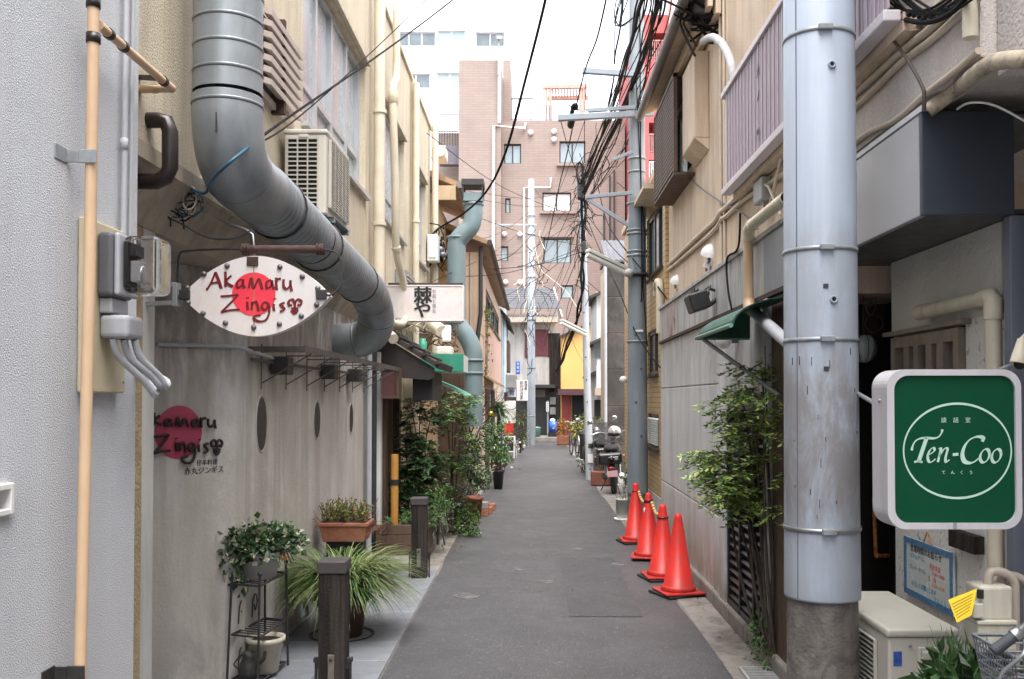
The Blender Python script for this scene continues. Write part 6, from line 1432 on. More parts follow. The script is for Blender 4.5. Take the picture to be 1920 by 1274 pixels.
railing(ap, (xL - 1.9, Ya + 1, 0), (xL - .3, Ya + 1, 0), az(275), 1.2, 10, ironm); mb = MB(); mb.box(xL - 1.6, xL - .12, Ya + 1.1, Ya + 8, 0, az(240)); build(mb, 'stair_tower', ptile, ap)
build(MB().box(ax(862) - 1.2, ax(864), Ya - .2, Ya + .4, az(310), az(275)), 'mesh_panel', mat('grey mesh', (.12, .11, .13), .7), ap)

wb = thing('white_block', 'large white apartment block with strip windows far behind the tower', 'building', (-4, 82, 0)); Yw = 78.0
bx = lambda px: at(px, 500, Yw).x
bz = lambda py: at(1000, py, Yw).z
whb = mat('bright white wall', (.82, .83, .84), .7, .04, .5)
wls = [(690, 60, 737, 87, 2), (738, 60, 816, 87, 3), (819, 57, 872, 84, 2), (700, 138, 806, 166, 4), (818, 136, 866, 164, 2)]
xl = bx(600); mb = MB().wall((xl, Yw, 0), X1, (0, -1, 0), bx(884) - xl, 0, bz(20), [(bx(a) - xl, bx(c) - xl, bz(d), bz(b)) for a, b, c, d, n_ in wls], .4); mb.box(xl, bx(884), Yw + .45, Yw + 14, 0, bz(21)); build(mb, 'front_wall', whb, wb)
for a, b, c, d, n_ in wls: window(wb, (xl, Yw, 0), X1, (0, -1, 0), bx(a) - xl, bx(c) - xl, bz(d), bz(b), n_, alum, paneg if n_ != 2 else paneb, .09, .08, .15, sill=False)
Yw2 = 81.0; cx2 = lambda px: at(px, 500, Yw2).x
mb = MB().wall((cx2(884) + .02, Yw2, 0), X1, (0, -1, 0), cx2(1008) - cx2(884), 0, at(0, -160, Yw2).z, [(cx2(891) - cx2(884), cx2(946) - cx2(884), at(0, 87, Yw2).z, at(0, 60, Yw2).z)], .4); build(mb, 'side_wing', whb, wb)
window(wb, (cx2(884), Yw2, 0), X1, (0, -1, 0), cx2(891) - cx2(884), cx2(946) - cx2(884), at(0, 87, Yw2).z, at(0, 60, Yw2).z, 2, alum, paneg, .09, .08, .25, sill=False)
build(MB().box(xl, bx(815), Yw + 3, Yw + 12, bz(20), bz(-80)), 'penthouse', mat('pale blue wall', (.62, .68, .72), .7, .04, .5), wb)
build(MB().tube([(bx(884), Yw - .15, bz(35)), (bx(884), Yw - .15, bz(280))], .14, 8), 'downpipe', whb, wb)
for py in (210, 216): build(MB().bar((bx(785), Yw - .25, bz(py)), (bx(866), Yw - .25, bz(py)), .12, .12), 'pipe_run', zinc, wb)
cl = thing('white_tower', 'plain white tower between the apartment block and the red building', 'building', (7, 66, 0)); Yc = 66
build(MB().box(at(1153, 0, Yc).x, at(1186, 0, Yc).x, Yc, Yc + 8, 0, at(0, 268, Yc).z), 'wall', whb, cl); build(MB().box(at(1171, 0, Yc).x, at(1179, 0, Yc).x, Yc - .3, Yc - .01, 0, at(0, 285, Yc).z), 'dark_column', mat('grey column', (.2, .22, .24), .6), cl)

rb_ = thing('red_block', 'red apartment block with railed balconies behind the middle pole', 'building', (6.5, 50, 0)); Yr = 48.0
redw = mat('red painted wall', (.44, .085, .085), .7, .1, 1, 0, 1, .2, (.4, .05, .05)); rx = lambda px: at(px, 400, Yr).x; rz = lambda py: at(0, py, Yr).z
floors = [30, 105, 210, 312, 405, 500]
build(MB().box(rx(1201), rx(1190) + 14, Yr + 1.4, Yr + 12, 0, rz(26)), 'body', redw, rb_)
build(MB().box(rx(1202), rx(1217), Yr - .01, Yr + 1.38, 0, rz(28)), 'wall_pier', redw, rb_); build(MB().box(rx(1253), rx(1262), Yr - .4, Yr - .05, 0, rz(8)), 'white_pipe', mat('salmon pipe', (.6, .3, .28), .6), rb_)
for i, (y0, y1) in enumerate(((28, 62), (112, 156), (208, 230), (288, 300), (340, 350), (395, 412))):
    build(MB().box(rx(1217) + .002, rx(1190) + 13, Yr, Yr + 1.39, rz(y1), rz(y0)), 'balcony_band', redw, rb_)
for i, (y0, y1) in enumerate(((62, 112), (156, 208), (230, 288), (300, 340), (350, 395))):
    railing(rb_, (rx(1218), Yr + .05, 0), (rx(1300), Yr + .05, 0), rz(y1), 1.0, 24, mat('salmon rail', (.5, .2, .19), .6) if i < 3 else whitep, .035)
    build(MB().box(rx(1225), rx(1300), Yr + 1.3, Yr + 1.388, rz(y1), rz(y0) - .3), 'dark_door', mat('balcony glass', (.05, .05, .06), .2), rb_)
    if i in (1, 2, 3): build(MB().box(rx(1242), rx(1254), Yr + .5, Yr + .8, rz(y1) + .2, rz(y1) + 1.25), 'hung_laundry', mat('pale laundry', (.55, .62, .72), .8, .1, 3), rb_)
# ------------------------------------------------------------------ bollards
def bollard(label, X, Y, w, h):
    t = thing('bollard', label, 'bollard', (X, Y, 0), 'wooden bollards along the left edge'); a = w / 2
    build(MB().box(X - a, X + a, Y - a, Y + a, .0, h - .068), 'post', woodd, t, bevel=.006)
    build(MB().box(X - a - .008, X + a + .008, Y - a - .008, Y + a + .008, h - .067, h), 'cap', mat('bollard cap', (.06, .052, .05), .55, .2, 8), t, bevel=.006, seg=3)
    b = MB(); b.box(X - .018, X + .018, Y - a - .007, Y - a - .001, .12, .29); lt_ = build(b, 'latch_plate', mat('tarnished plate', (.20, .18, .15), .5, .35, 20, metal=.4), t, bevel=.003)
    build(MB().lathe((X, Y - a - .007, .262), [(0, .008), (.009, .007), (.011, 0)], 10, (0, -1, 0)), 'bolt', rustm, lt_)
    for s_ in (-1, 1):
        b = MB(); b.tube([(X + s_ * (a + .022), Y - .02, .002), (X + s_ * (a + .022), Y - .02, .25)], .0085, 8); b.box(X + s_ * (a + .011) - .011, X + s_ * (a + .011) + .011, Y - .032, Y - .008, .20, .235); b.box(X + s_ * (a + .02) - .014, X + s_ * (a + .02) + .014, Y - .04, Y + .0, .236, .258)
        build(b, 'side_bolt', ironm, t)
bollard('nearest square timber bollard with brown cap in front of the variegated grass', -1.115, 5.25, .146, .80)
bollard('farther square timber bollard by the raised paving and planter box', -1.078, 8.88, .142, .765)

# ------------------------------------------------------------------ pots and planters
def pot(par, c, r0, r1, h, m_, name='pot', rim=.012, n=28, soilz=None):
    c = V(c); build(MB().lathe(c, [(0, .001), (r0, 0), (r0 + (r1 - r0) * .85, h * .85), (r1 + rim * .3, h * .86), (r1 + rim, h * .88), (r1 + rim, h), (r1 - .004, h), (r1 - .012, h * .9)], n), name, m_, par)
    build(MB().lathe(c + Z1 * (h * .9), [(0, .004), (r1 - .006, 0)], 18), 'soil', soil, par)
# three tier plant stand
t = thing('plant_stand', 'black wrought iron three tier plant stand against the concrete wall', 'plant stand', (-1.67, 5.75, 0))
N1, N2, F1, F2 = V((-1.79, 5.57, 0)), V((-1.605, 5.50, 0)), V((-1.715, 5.99, 0)), V((-1.565, 5.93, 0))
lean = {0: V((-.03, -.05, 0)), 1: V((.0, -.05, 0)), 2: V((0, .02, 0)), 3: V((.02, .03, 0))}
for i, q in enumerate((N1, N2, F1, F2)): build(MB().tube([q + lean[i] * .6, q + Z1 * .66], .0075, 7), 'leg', ironm, t)
for i, q in enumerate((N2, F2)): build(MB().ell(q + Z1 * .67, .014, 8, 6), 'finial', ironm, t)
for z in (.60, .30, .035):
    b = MB(); e = 1.0; 
    for p, q in ((N1, N2), (N2, F2), (F2, F1), (F1, N1)): b.tube([p + Z1 * z, q + Z1 * z], .007, 6)
    for i in range(1, 9): k = i / 9; b.tube([N1.lerp(F1, k) + Z1 * (z + .004), N2.lerp(F2, k) + Z1 * (z + .004)], .0035, 5)
    build(b, 'shelf', ironm, t)
for z in (.34, .06):
    b = MB()
    for k in (.3, .7): c = N1.lerp(F1, k) + Z1 * (z + .06); b.tube(catmull([c + V((0, -.07, -.05)), c + V((0, -.05, .05)), c + V((0, 0, .08)), c + V((0, .035, .03)), c + V((0, .0, -.02)), c + V((0, -.02, .02))], 6), .0045, 5)
    build(b, 'scroll', ironm, t)
C_ = N1.lerp(F2, .5) + Z1 * .608
potw = mat('stone grey pot', (.40, .38, .35), .6, .12, 6, .1, 60)
t = thing('potted_ivy', 'trailing cream edged ivy in a pale pot on the plant stand', 'potted plant', tuple(C_))
pot(t, C_, .095, .135, .16, potw); f = MB()
bush(f, C_ + V((-.01, -.02, .22)), (.21, .20, .10), 1500, .044, .038, 26, 4, .1, .26); bush(f, C_ + V((-.17, -.05, .10)), (.11, .14, .17), 520, .044, .038, 12, 4, -.4, .26)
build(f, 'foliage', [ivym[0], ivym[1], leafd[0], ivym[2]], t, kind='stuff')
b = MB()
for i in range(9): a = rnd.uniform(0, 6.28); b.tube(catmull([C_ + V((0, 0, .15)), C_ + V((.12 * math.cos(a), .12 * math.sin(a), .24)), C_ + V((.22 * math.cos(a), .2 * math.sin(a), .1 + rnd.uniform(-.05, .1)))], 4), .003, 4)
build(b, 'stem', twigm, t, kind='stuff')
build(MB().box(C_.x - .01, C_.x + .02, C_.y - .128, C_.y - .118, C_.z + .09, C_.z + .115), 'tag', whitep, t)
f = MB(); [f.leaf(C_ + V((.17, -.05, .13)) + rv(.012), rv().normalized(), rv().normalized(), .045, .03, 0) for _ in range(5)]; build(f, 'faded_leaf', orangel, t, kind='stuff')
q = V((-1.63, 5.72, .042)); t = thing('flower_pot', 'empty cream flower pot on the lowest tier of the plant stand', 'flower pot', tuple(q)); pot(t, q, .075, .105, .21, mat('cream glazed pot', (.55, .50, .40), .45, .12, 6, low=((.3, .25, .18), .5, 8)))
q = V((-1.69, 5.58, .042)); t = thing('watering_jug', 'small dark metal jug on the lowest tier of the plant stand', 'jug', tuple(q)); build(MB().lathe(q, [(0, 0), (.05, 0), (.062, .04), (.05, .09), (.035, .12), (.045, .15), (.04, .15), (.03, .12)], 16), 'jug_body', ironm, t); build(MB().tube(catmull([q + V((.05, 0, .08)), q + V((.09, -.01, .11)), q + V((.1, -.01, .16))], 4), .01, 7), 'spout', ironm, t); build(MB().tube(catmull([q + V((-.05, 0, .05)), q + V((-.09, 0, .08)), q + V((-.04, 0, .14))], 4), .005, 6), 'handle', ironm, t)

# variegated grass
q = V((-1.37, 6.72, 0)); t = thing('ornamental_grass', 'large variegated ornamental grass arching out of a pot behind the near bollard', 'potted plant', tuple(q))
pot(t, q, .14, .185, .30, mat('dark brown pot', (.09, .05, .035), .6, .3, 6)); build(MB().lathe(q + Z1 * .001, [(0, .002), (.22, .004), (.235, .02), (.225, .02), (.2, .008)], 24), 'saucer', mat('black saucer', (.03, .028, .026), .5), t)
f = MB()
for i in range(2100):
    a = rnd.uniform(0, 2 * math.pi); r_ = .14 * math.sqrt(rnd.random()); blade(f, (q.x + r_ * math.cos(a), q.y + r_ * math.sin(a), .29), a + rnd.gauss(0, .5), rnd.uniform(.0, .9) * rnd.random() ** .5, rnd.uniform(.36, .66), rnd.uniform(.008, .014), rnd.choices((0, 1, 2), (8, 3, .6))[0])
build(f, 'blades', sedgem, t, kind='stuff')
# terracotta trough on a stand
t = thing('herb_trough', 'terracotta trough of straggly herbs raised behind the variegated grass', 'planter', (-1.5, 7.6, 0))
a, b = at(602, 1014, 7.5), at(693, 978, 7.5); x0, x1, z0, z1 = a.x, b.x, a.z, b.z
m = MB(); m.hexa([(x0 + .03, 7.42, z0), (x1 - .03, 7.42, z0), (x1 - .03, 7.66, z0), (x0 + .03, 7.66, z0), (x0 + .005, 7.4, z1 - .03), (x1 - .005, 7.4, z1 - .03), (x1 - .005, 7.68, z1 - .03), (x0 + .005, 7.68, z1 - .03)])
m.box(x0 - .008, x1 + .008, 7.388, 7.692, z1 - .0295, z1); build(m, 'trough', terra, t, bevel=.006); build(MB().box(x0 + .015, x1 - .015, 7.41, 7.67, z1 + .0005, z1 + .004), 'soil', soil, t)
b = MB(); b.box(x0 + .05, x1 - .05, 7.46, 7.62, .0, z0 - .002); build(b, 'stand', blackm, t)
f = MB(); s_ = MB()
for i in range(130):
    p = V((rnd.uniform(x0 + .02, x1 - .02), rnd.uniform(7.42, 7.66), z1)); h = rnd.uniform(.06, .2); d = V((rnd.gauss(0, .25), rnd.gauss(0, .25), 1)).normalized(); s_.tube([p, p + d * h * .6 + rv(.008), p + d * h], .0022, 4)
    for j in range(9): f.leaf(p + d * h * rnd.uniform(.15, 1), (d * .4 + rv(.6)).normalized(), rv().normalized(), rnd.uniform(.018, .034), .016, rnd.choice((0, 1, 1, 2)))
for i in range(34):
    e = rnd.choice((x0, x1)); p = V((e + rnd.gauss(0, .05), rnd.uniform(7.4, 7.6), z1 + rnd.uniform(-.02, .05))); s_.tube(catmull([p, p + rv(.05), p + V((rnd.gauss(0, .09), rnd.gauss(0, .06), rnd.uniform(-.12, .1)))], 3), .0018, 4)
build(f, 'foliage', leafy, t, kind='stuff'); build(s_, 'stem', mat('red brown stalk', (.20, .09, .05), .7, .3, 20), t, kind='stuff')
# small spotlight on the wall
t = thing('spotlight', 'silver can spotlight at the foot of the concrete wall by the grass', 'spotlight', tuple(at(560, 1140, 6.5)))
p = at(566, 1138, 6.55); w0 = V((-1.745, 6.75, p.z + .01)); build(MB().lathe(w0, [(.055, 0), (.055, .015), (.04, .03), (0, .03)], 18, X1), 'base_plate', steel, t); build(MB().tube([w0 + V((.03, 0, 0)), p + V((-.03, .02, .0))], .012, 8), 'arm', steel, t)
build(MB().lathe(p, [(0, -.065), (.040, -.065), (.043, -.06), (.043, .045), (.036, .046), (.036, .06), (.044, .061), (.044, .068), (0, .066)], 20, (-.12, -.05, 1)), 'housing', steel, t)

# planter box on the raised paving
t = thing('planter_box', 'weathered wooden planter box with ferns behind the farther bollard', 'planter', (-1.4, 10.0, .09))
for i in range(3):
    z = .092 + .105 * i; build(MB().box(-1.62, -1.13, 9.62, 9.645, z, z + .1), 'plank', woodb, t, bevel=.004); build(MB().box(-1.13, -1.105, 9.62, 10.3, z, z + .1), 'plank', woodb, t, bevel=.004)
build(MB().box(-1.6, -1.135, 9.65, 10.28, .1, .37), 'soil', soil, t)
f = MB(); s_ = MB()
for i in range(34):
    p = V((rnd.uniform(-1.5, -1.1), rnd.uniform(9.7, 10.4), .36)); a = rnd.uniform(-1.2, 1.2) - .6; spray(f, p, (math.cos(a), math.sin(a), rnd.uniform(.4, 1.3)), rnd.uniform(.25, .42), 15, .05, .014, 3, s_)
build(f, 'fronds', leafm, t, kind='stuff'); build(s_, 'stem', twigm, t, kind='stuff')
f = MB(); [blade(f, (rnd.uniform(-1.6, -1.45), rnd.uniform(9.6, 9.75), .36), rnd.uniform(2.6, 4.5), rnd.uniform(.5, 1.0), rnd.uniform(.2, .4), .004, 0) for _ in range(40)]; build(f, 'dry_blades', mat('red straw', (.28, .12, .08), .7, .3, 20), t, kind='stuff')

def shrub(name, label, c, stems, trunk_h, crowns, lf, W, mats, cat='shrub', group=None, n_sprays=0, r_stem=.012, loose=True, parts=None):
    """stems fan out from the base; crowns = [(centre offset, radii, leaves)]"""
    c = V(c); t = thing(name, label, cat, tuple(c), group); s_ = MB(); f = MB()
    for (o, r, n_) in crowns:
        o = V(o); cl = bush(f, c + o, r, n_, lf, W, max(8, n_ // 60), len(mats), .25, .3)
        for q in cl[:max(3, stems)]:
            b = c + V((rnd.gauss(0, .03), rnd.gauss(0, .03), 0)); s_.tube(catmull([b, b.lerp(q, .5) + rv(.04) + V((0, 0, .05)), q], 4), [r_stem * (1 - .75 * i / 8) for i in range(9)], 5)
    build(s_, 'branches', barkm, t); build(f, 'foliage', mats, t, kind='stuff'); return t
# tall nandina (dark) at left
def nandina(label, c, canes, mats, seed, lfs=.052, W=.018, clump=10, name='nandina'):
    c = V(c); t = thing(name, label, 'shrub', tuple(c)); s_ = MB(); f = MB(); tw = MB()
    for (dx, dy, h, spread, lo) in canes:
        top = c + V((dx, dy, h)); b = c + V((dx * .25 + rnd.gauss(0, .02), dy * .25, 0)); path = catmull([b, b.lerp(top, .45) + V((rnd.gauss(0, .03), 0, 0)), top], 8); s_.tube(path, [.013 - .008 * i / 16 for i in range(17)], 6)
        for i in range(clump):
            k = rnd.uniform(lo, 1.0); p = path[int(k * 16)]; a = rnd.uniform(0, 2 * math.pi); d = V((math.cos(a), math.sin(a), rnd.uniform(-.1, .5))).normalized(); L_ = spread * rnd.uniform(.6, 1.15); e = p + d * L_ * .5 + V((0, 0, .03)); tw.tube([p, e], .003, 4)
            for j in range(4):
                a2 = a + rnd.gauss(0, .7); spray(f, e + rv(.02), (math.cos(a2), math.sin(a2), rnd.uniform(-.3, .35)), L_ * rnd.uniform(.45, .7), rnd.randint(4, 7), lfs, W, len(mats), tw)
    build(s_, 'cane', barkm, t); build(tw, 'twig', twigm, t, kind='stuff'); build(f, 'foliage', mats, t, kind='stuff'); return t
nandina('tall dark leafy bush with thin canes beside the beige entry wall', (-1.28, 10.7, .1), [(-.14, 0, 1.35, .22, .3), (-.03, .1, 1.62, .22, .3), (.06, 0, 1.25, .24, .3), (-.2, .1, 1.15, .2, .2), (.02, -.1, .95, .22, .25), (.12, .12, 1.5, .24, .4), (-.1, -.1, 1.5, .2, .3), (-.22, 0, .8, .2, .1)], leafd + [leafm[0]], 1, .062, .026, 22)
nandina('airy yellow green shrub reaching out beyond the tall dark bush', (-1.0, 11.4, .1), [(.02, 0, 1.42, .3, .5), (.1, .1, 1.1, .28, .45), (-.1, .1, 1.75, .3, .7), (.1, -.1, 1.62, .3, .8)], [leafy[1], leafy[0], leafd[1]], 2, .055, .024, 16, name='airy_shrub')
shrub('fern_clump', 'bright green fern clump between the farther bollard and the shrubs', (-1.03, 10.3, .1), 4, .1, [((0, 0, .32), (.14, .2, .26), 330)], .06, .02, leafm)
shrub('round_shrub', 'mixed green and brown shrub behind the bright green clump', (-1.0, 11.9, .0), 5, .2, [((0, 0, .42), (.22, .25, .22), 420), ((.1, -.1, .2), (.2, .2, .2), 220)], .05, .028, [leafd[1], mat('brown leaf', (.10, .06, .035), .6, .4, 14), leafm[0]])
shrub('low_shrub', 'small bright lime green shrub spilling on to the road edge', (-.83, 11.75, .0), 5, .1, [((.0, 0, .2), (.17, .2, .2), 480), ((.06, -.2, .07), (.16, .14, .08), 140)], .038, .03, [leafm[1], leafy[0], leafm[0]])
for (lab, x, y, r, h, m_) in (('orange terracotta pot with purple flowers nearest the low shrubs', -.93, 13.6, .11, .30, terra), ('brown terracotta pot at the road edge beside the brick pieces', -.82, 13.3, .10, .30, mat('brown terracotta', (.19, .06, .035), .7, .25, 6)), ('tall tapering black pot with a white flowering shrub', -.66, 17.6, .11, .36, blackm)):
    t = thing('flower_pot', lab, 'flower pot', (x, y, 0)); pot(t, (x, y, .004), r * .72, r, h, m_)
    if 'purple' in lab: f = MB(); bush(f, (x, y, h + .06), (.11, .1, .07), 70, .045, .035, 8, 1); build(f, 'flowers', mat('purple flower', (.14, .04, .16), .5, .3, 14), t, kind='stuff'); f = MB(); bush(f, (x - .05, y, h + .1), (.12, .1, .1), 120, .06, .03, 6, 3); build(f, 'foliage', leafm, t, kind='stuff')
for i, (x, y, z) in enumerate(((-.66, 13.9, 0), (-.70, 13.6, 0), (-.70, 13.62, .1), (-.63, 14.3, 0))):
    labs = ('brick piece on the road edge behind the brown pot', 'brown brick lying beside the brown terracotta pot', 'pale brick resting on top of the brown brick', 'farthest brick of the few by the brown pot')
    build(MB().box(x - .05, x + .05, y - .1, y + .1, z + .004, z + .098), 'brick', terra if i != 2 else kerbm, None, labs[i], 'brick', 'loose bricks by the pots', bevel=.006)
t = shrub('glossy_shrub', 'dark glossy shrub with white edged leaves above the terracotta pots', (-.92, 14.3, .3), 6, .5, [((0, 0, .35), (.2, .25, .26), 420), ((.03, 0, .72), (.16, .2, .24), 220), ((.12, .1, .15), (.14, .2, .15), 140)], .062, .035, [leafd[0], leafd[1], leafd[2], leafm[0]])
t = shrub('flowering_shrub', 'shrub with white blossoms growing from the tall black pot', (-.66, 17.6, .35), 5, .3, [((-.05, 0, .28), (.28, .25, .2), 260), ((-.1, 0, .75), (.2, .25, .35), 330)], .075, .04, [leafm[0], leafd[1], leafm[1]])
f = MB()
for k in range(34): p = V((-.66 + rnd.uniform(-.15, .5), 17.5 + rnd.gauss(0, .1), .42 + rnd.choice((0, .42)) + rnd.gauss(0, .04))); f.leaf(p, (rv() + V((0, -.5, .4))).normalized(), rv().normalized(), .06, .05, 0)
build(f, 'blossoms', flowerm, t, kind='stuff')
for i, (lab, x, y, r, h, m_, lm) in enumerate((('small round leafed potted plant past the tall black pot', -.74, 19.6, .12, .26, terra, leafm), ('bushy potted plant in a pale pot farther down the left side', -.78, 21.8, .14, .28, potw, leafd), ('tall thin potted shrub before the black menu board', -.80, 24.2, .14, .3, terra, leafy))):
    t = shrub('potted_shrub', lab, (x, y, 0), 5, .2, [((0, 0, h + .2 + .1 * i), (.2, .2, .2 + .1 * (i == 2)), 240)], .07, .036, lm, cat='potted plant'); pot(t, (x, y, .004), r * .75, r, h, m_)
t = thing('yucca', 'spiky long leaved plant on a trunk against the far left wall', 'plant', (-1.05, 20, 0)); c = at(935, 775, 20); build(MB().tube(catmull([(c.x - .05, 20, 0), (c.x + .02, 20, .8), (c.x, 20, c.z)], 5), .05, 8), 'trunk', barkm, t); f = MB()
for k in range(170): a = rnd.uniform(0, 6.28); blade(f, c + V((rnd.gauss(0, .03), rnd.gauss(0, .03), rnd.uniform(-.05, .12))), a, rnd.uniform(.1, 1.3), rnd.uniform(.3, .6), .03, rnd.randrange(2), 5)
build(f, 'blades', [leafm[1], leafm[0]], t, kind='stuff')
t = thing('bare_shrub', 'bare branching twiggy shrub in front of the far left shopfronts', 'shrub', (-.95, 15.6, .0)); b = MB()
def branch(b, p, d, L_, r_, dep):
    q = p + d * L_; b.tube([p, p.lerp(q, .5) + rv(.015), q], [r_, r_ * .85, r_ * .65], 5)
    if dep:
        for _ in range(rnd.randint(2, 3)): branch(b, p.lerp(q, rnd.uniform(.55, 1)), (d + rv(.45) + V((.12, 0, .08))).normalized(), L_ * rnd.uniform(.6, .85), r_ * .6, dep - 1)
for k in range(3): b.tube([(-1.0 + .04 * k, 15.0, .1), (-.98 + .05 * k, 15.0, 1.05)], .018, 6)
for k in range(6): branch(b, V((-.98 + rnd.gauss(0, .05), 15.0, 1.0)), (V((rnd.gauss(.2, .35), rnd.gauss(0, .2), .9))).normalized(), .42, .014, 4)
build(b, 'branches', mat('dark twig', (.035, .022, .02), .8, .3, 14), t)
t = thing('lemon_bulb', 'round yellow lamp hanging among the bare twigs', 'lamp', tuple(at(921, 776, 17))); build(MB().ell(at(921, 776, 17), .045, 10, 7), 'globe', mat('yellow lamp', (.75, .5, .05), .4), t); build(MB().tube([at(921, 771, 17), at(921, 740, 17)], .005, 4), 'cord', blackm, t)
shrub('yellow_shrub', 'arching yellow green shrub at the end of the lane behind the slim pole', (at(1112, 812, 25).x, 25, .2), 6, .4, [((-.15, 0, .75), (.36, .35, .32), 520), ((.18, 0, .65), (.3, .35, .3), 380)], .10, .05, [mat('golden leaf', (.40, .27, .03), .5, .3, 10), leafy[0], leafy[1]])
t = shrub('flower_tub', 'terracotta tub of red and yellow flowers in front of the red door', (at(1060, 822, 34).x, 34.4, .3), 5, .2, [((0, 0, .3), (.3, .25, .28), 300)], .10, .05, [leafm[0], mat('red flower', (.6, .07, .02), .5), leafy[0], mat('golden flower', (.7, .35, .03), .5)], cat='flower tub'); build(MB().box(t.location.x - .3, t.location.x + .3, 34.2, 34.6, .01, .34), 'tub', terra, t, bevel=.02)
t = shrub('rust_shrub', 'olive and rust coloured tall potted shrub at the foot of the far pole', (at(976, 820, 27.5).x, 27.5, .1), 5, .4, [((0, 0, .55), (.2, .2, .4), 300), ((.03, 0, 1.0), (.2, .2, .25), 160)], .08, .04, [mat('rust leaf', (.14, .09, .04), .6, .3, 10), leafm[0], leafd[1]])

leafn3 = mat('yellow lime leaf', (.34, .38, .08), .45, .4, 14); leafn1 = mat('sunny leaf', (.15, .28, .05), .45, .4, 14); leafn2 = mat('pale lime leaf', (.25, .38, .08), .45, .4, 14)
# right hand nandina, weeds, corner plant
nandina('leafy nandina growing over the slatted gate left of the big pole', (1.50, 5.85, .12), [(-.08, .4, 1.15, .28, .75), (-.16, .25, 1.2, .28, .75), (-.03, .15, 1.74, .28, .65), (-.08, .5, 1.6, .26, .8), (-.06, .0, 1.42, .28, .65), (-.18, .55, 1.22, .28, .88), (-.02, .4, 1.3, .28, .7), (-.08, -.1, 1.62, .28, .7), (-.1, .3, .95, .28, .8), (-.06, .2, 1.45, .28, .65), (-.02, .1, 1.92, .24, .75), (-.12, .35, 1.02, .3, .8), (-.16, .6, 1.05, .26, .9)], [leafn1, leafn2, leafn3, leafm[0], leafn2], 3, .046, .022, 11)
f = MB(); [f.leaf(V((1.25 + rnd.gauss(0, .1), 6.1 + rnd.gauss(0, .2), 1.3 + rnd.gauss(0, .15))), rv().normalized(), rv().normalized(), .05, .03, 0) for _ in range(18)]
t = thing('weed', 'small bright green weed growing from the kerb below the slatted gate', 'plant', (1.50, 5.95, .1)); g_ = MB(); bush(g_, (1.46, 5.95, .22), (.06, .09, .12), 130, .038, .026, 7, 3); bush(g_, (1.43, 5.85, .08), (.04, .06, .07), 50, .035, .022, 4, 3); build(g_, 'foliage', leafm, t, kind='stuff'); b = MB(); [b.tube([(1.5, 5.95, .11), (1.46 + rnd.gauss(0, .03), 5.93 + rnd.gauss(0, .04), .3)], .003, 4) for _ in range(5)]; build(b, 'stem', twigm, t, kind='stuff')
shrub('dry_plant', 'dry brown tuft against the base of the big pole', (1.54, 5.45, .12), 4, .1, [((.0, 0, .38), (.05, .08, .12), 90)], .035, .018, [mat('dry leaf', (.12, .08, .04), .7, .3, 14), leafd[1]])
q = V((1.62, 3.42, .0)); t = shrub('potted_shrub', 'glossy green potted plant in front of the air conditioner at the lower right', q, 6, .3, [((-.04, 0, .62), (.15, .13, .12), 260), ((.12, .02, .60), (.14, .12, .12), 200)], .085, .042, [leafd[1], leafm[0], leafd[0]], cat='potted plant'); pot(t, q, .1, .13, .2, terra)
f = MB(); [f.leaf(V((at(1815, 1225, 3.4).x + rnd.gauss(0, .06), 3.4 + rnd.gauss(0, .05), at(0, 1225, 3.4).z + rnd.gauss(0, .03))), (V((rnd.gauss(0, .3), 0, 1))).normalized(), rv().normalized(), .05, .006, 0) for _ in range(120)]; build(f, 'fine_foliage', leafm[0], t, kind='stuff')
# dry vine on the lean-to roof
t = thing('dry_vine', 'dry leafless vine trailing over the lean-to roof and cream wall', 'vine', (-1.5, 10.4, 2.4)); b = MB()
for i in range(16): p = V((-1.5 + rnd.gauss(0, .1), 10.2 + rnd.uniform(0, 1.5), 2.5 + rnd.gauss(0, .04))); b.tube(catmull([p, p + V((rnd.gauss(.05, .08), rnd.gauss(0, .1), rnd.uniform(.0, .12))), p + V((rnd.gauss(.12, .1), rnd.gauss(0, .15), rnd.uniform(-.12, .1)))], 4), .006, 4)
build(b, 'stem', mat('dry vine stem', (.34, .28, .18), .8, .3, 14), t, kind='stuff')
t = thing('roof_vent_pipe', 'white plastic vent elbow sticking out beside the duct end', 'pipe', tuple(at(735, 630, 9.7))); a = at(712, 612, 9.9); build(MB().tube([a + V((-.2, .1, .05)), a, at(738, 636, 9.6)], [.06, .06, .055], 12), 'pipe', pvcw, t)
t = thing('roof_pots', 'clutter of pots and a meter standing above the green box sign', 'planter', tuple(at(840, 655, 13)))
p = at(832, 664, 12.5); build(MB().box(p.x - .1, p.x + .12, 12.4, 12.7, p.z, p.z + .1), 'meter_case', acg, t, bevel=.03); p = at(792, 655, 12.5); build(MB().lathe(p - Z1 * .1, [(0, 0), (.06, 0), (.06, .2), (.045, .21), (.045, .24), (0, .24)], 14), 'green_can', greenp, t); b = MB()
for i in range(20): p = at(835 + rnd.gauss(0, 12), 640 + rnd.gauss(0, 9), 13.1); b.tube(catmull([p, p + rv(.08), p + rv(.12)], 4), .009, 4)
build(b, 'twig', mat('brown clutter twig', (.12, .065, .04), .8, .3, 12), t); p = at(838, 620, 12.8); build(MB().tube(catmull([at(795, 598, 12.7), at(815, 612, 12.7), at(828, 622, 12.6)], 4), .09, 12), 'white_pipe', pvcw, t); build(MB().box(p.x - .06, p.x + .07, 12.6, 12.7, p.z - .16, p.z + .06), 'white_box', whitep, t, bevel=.02)
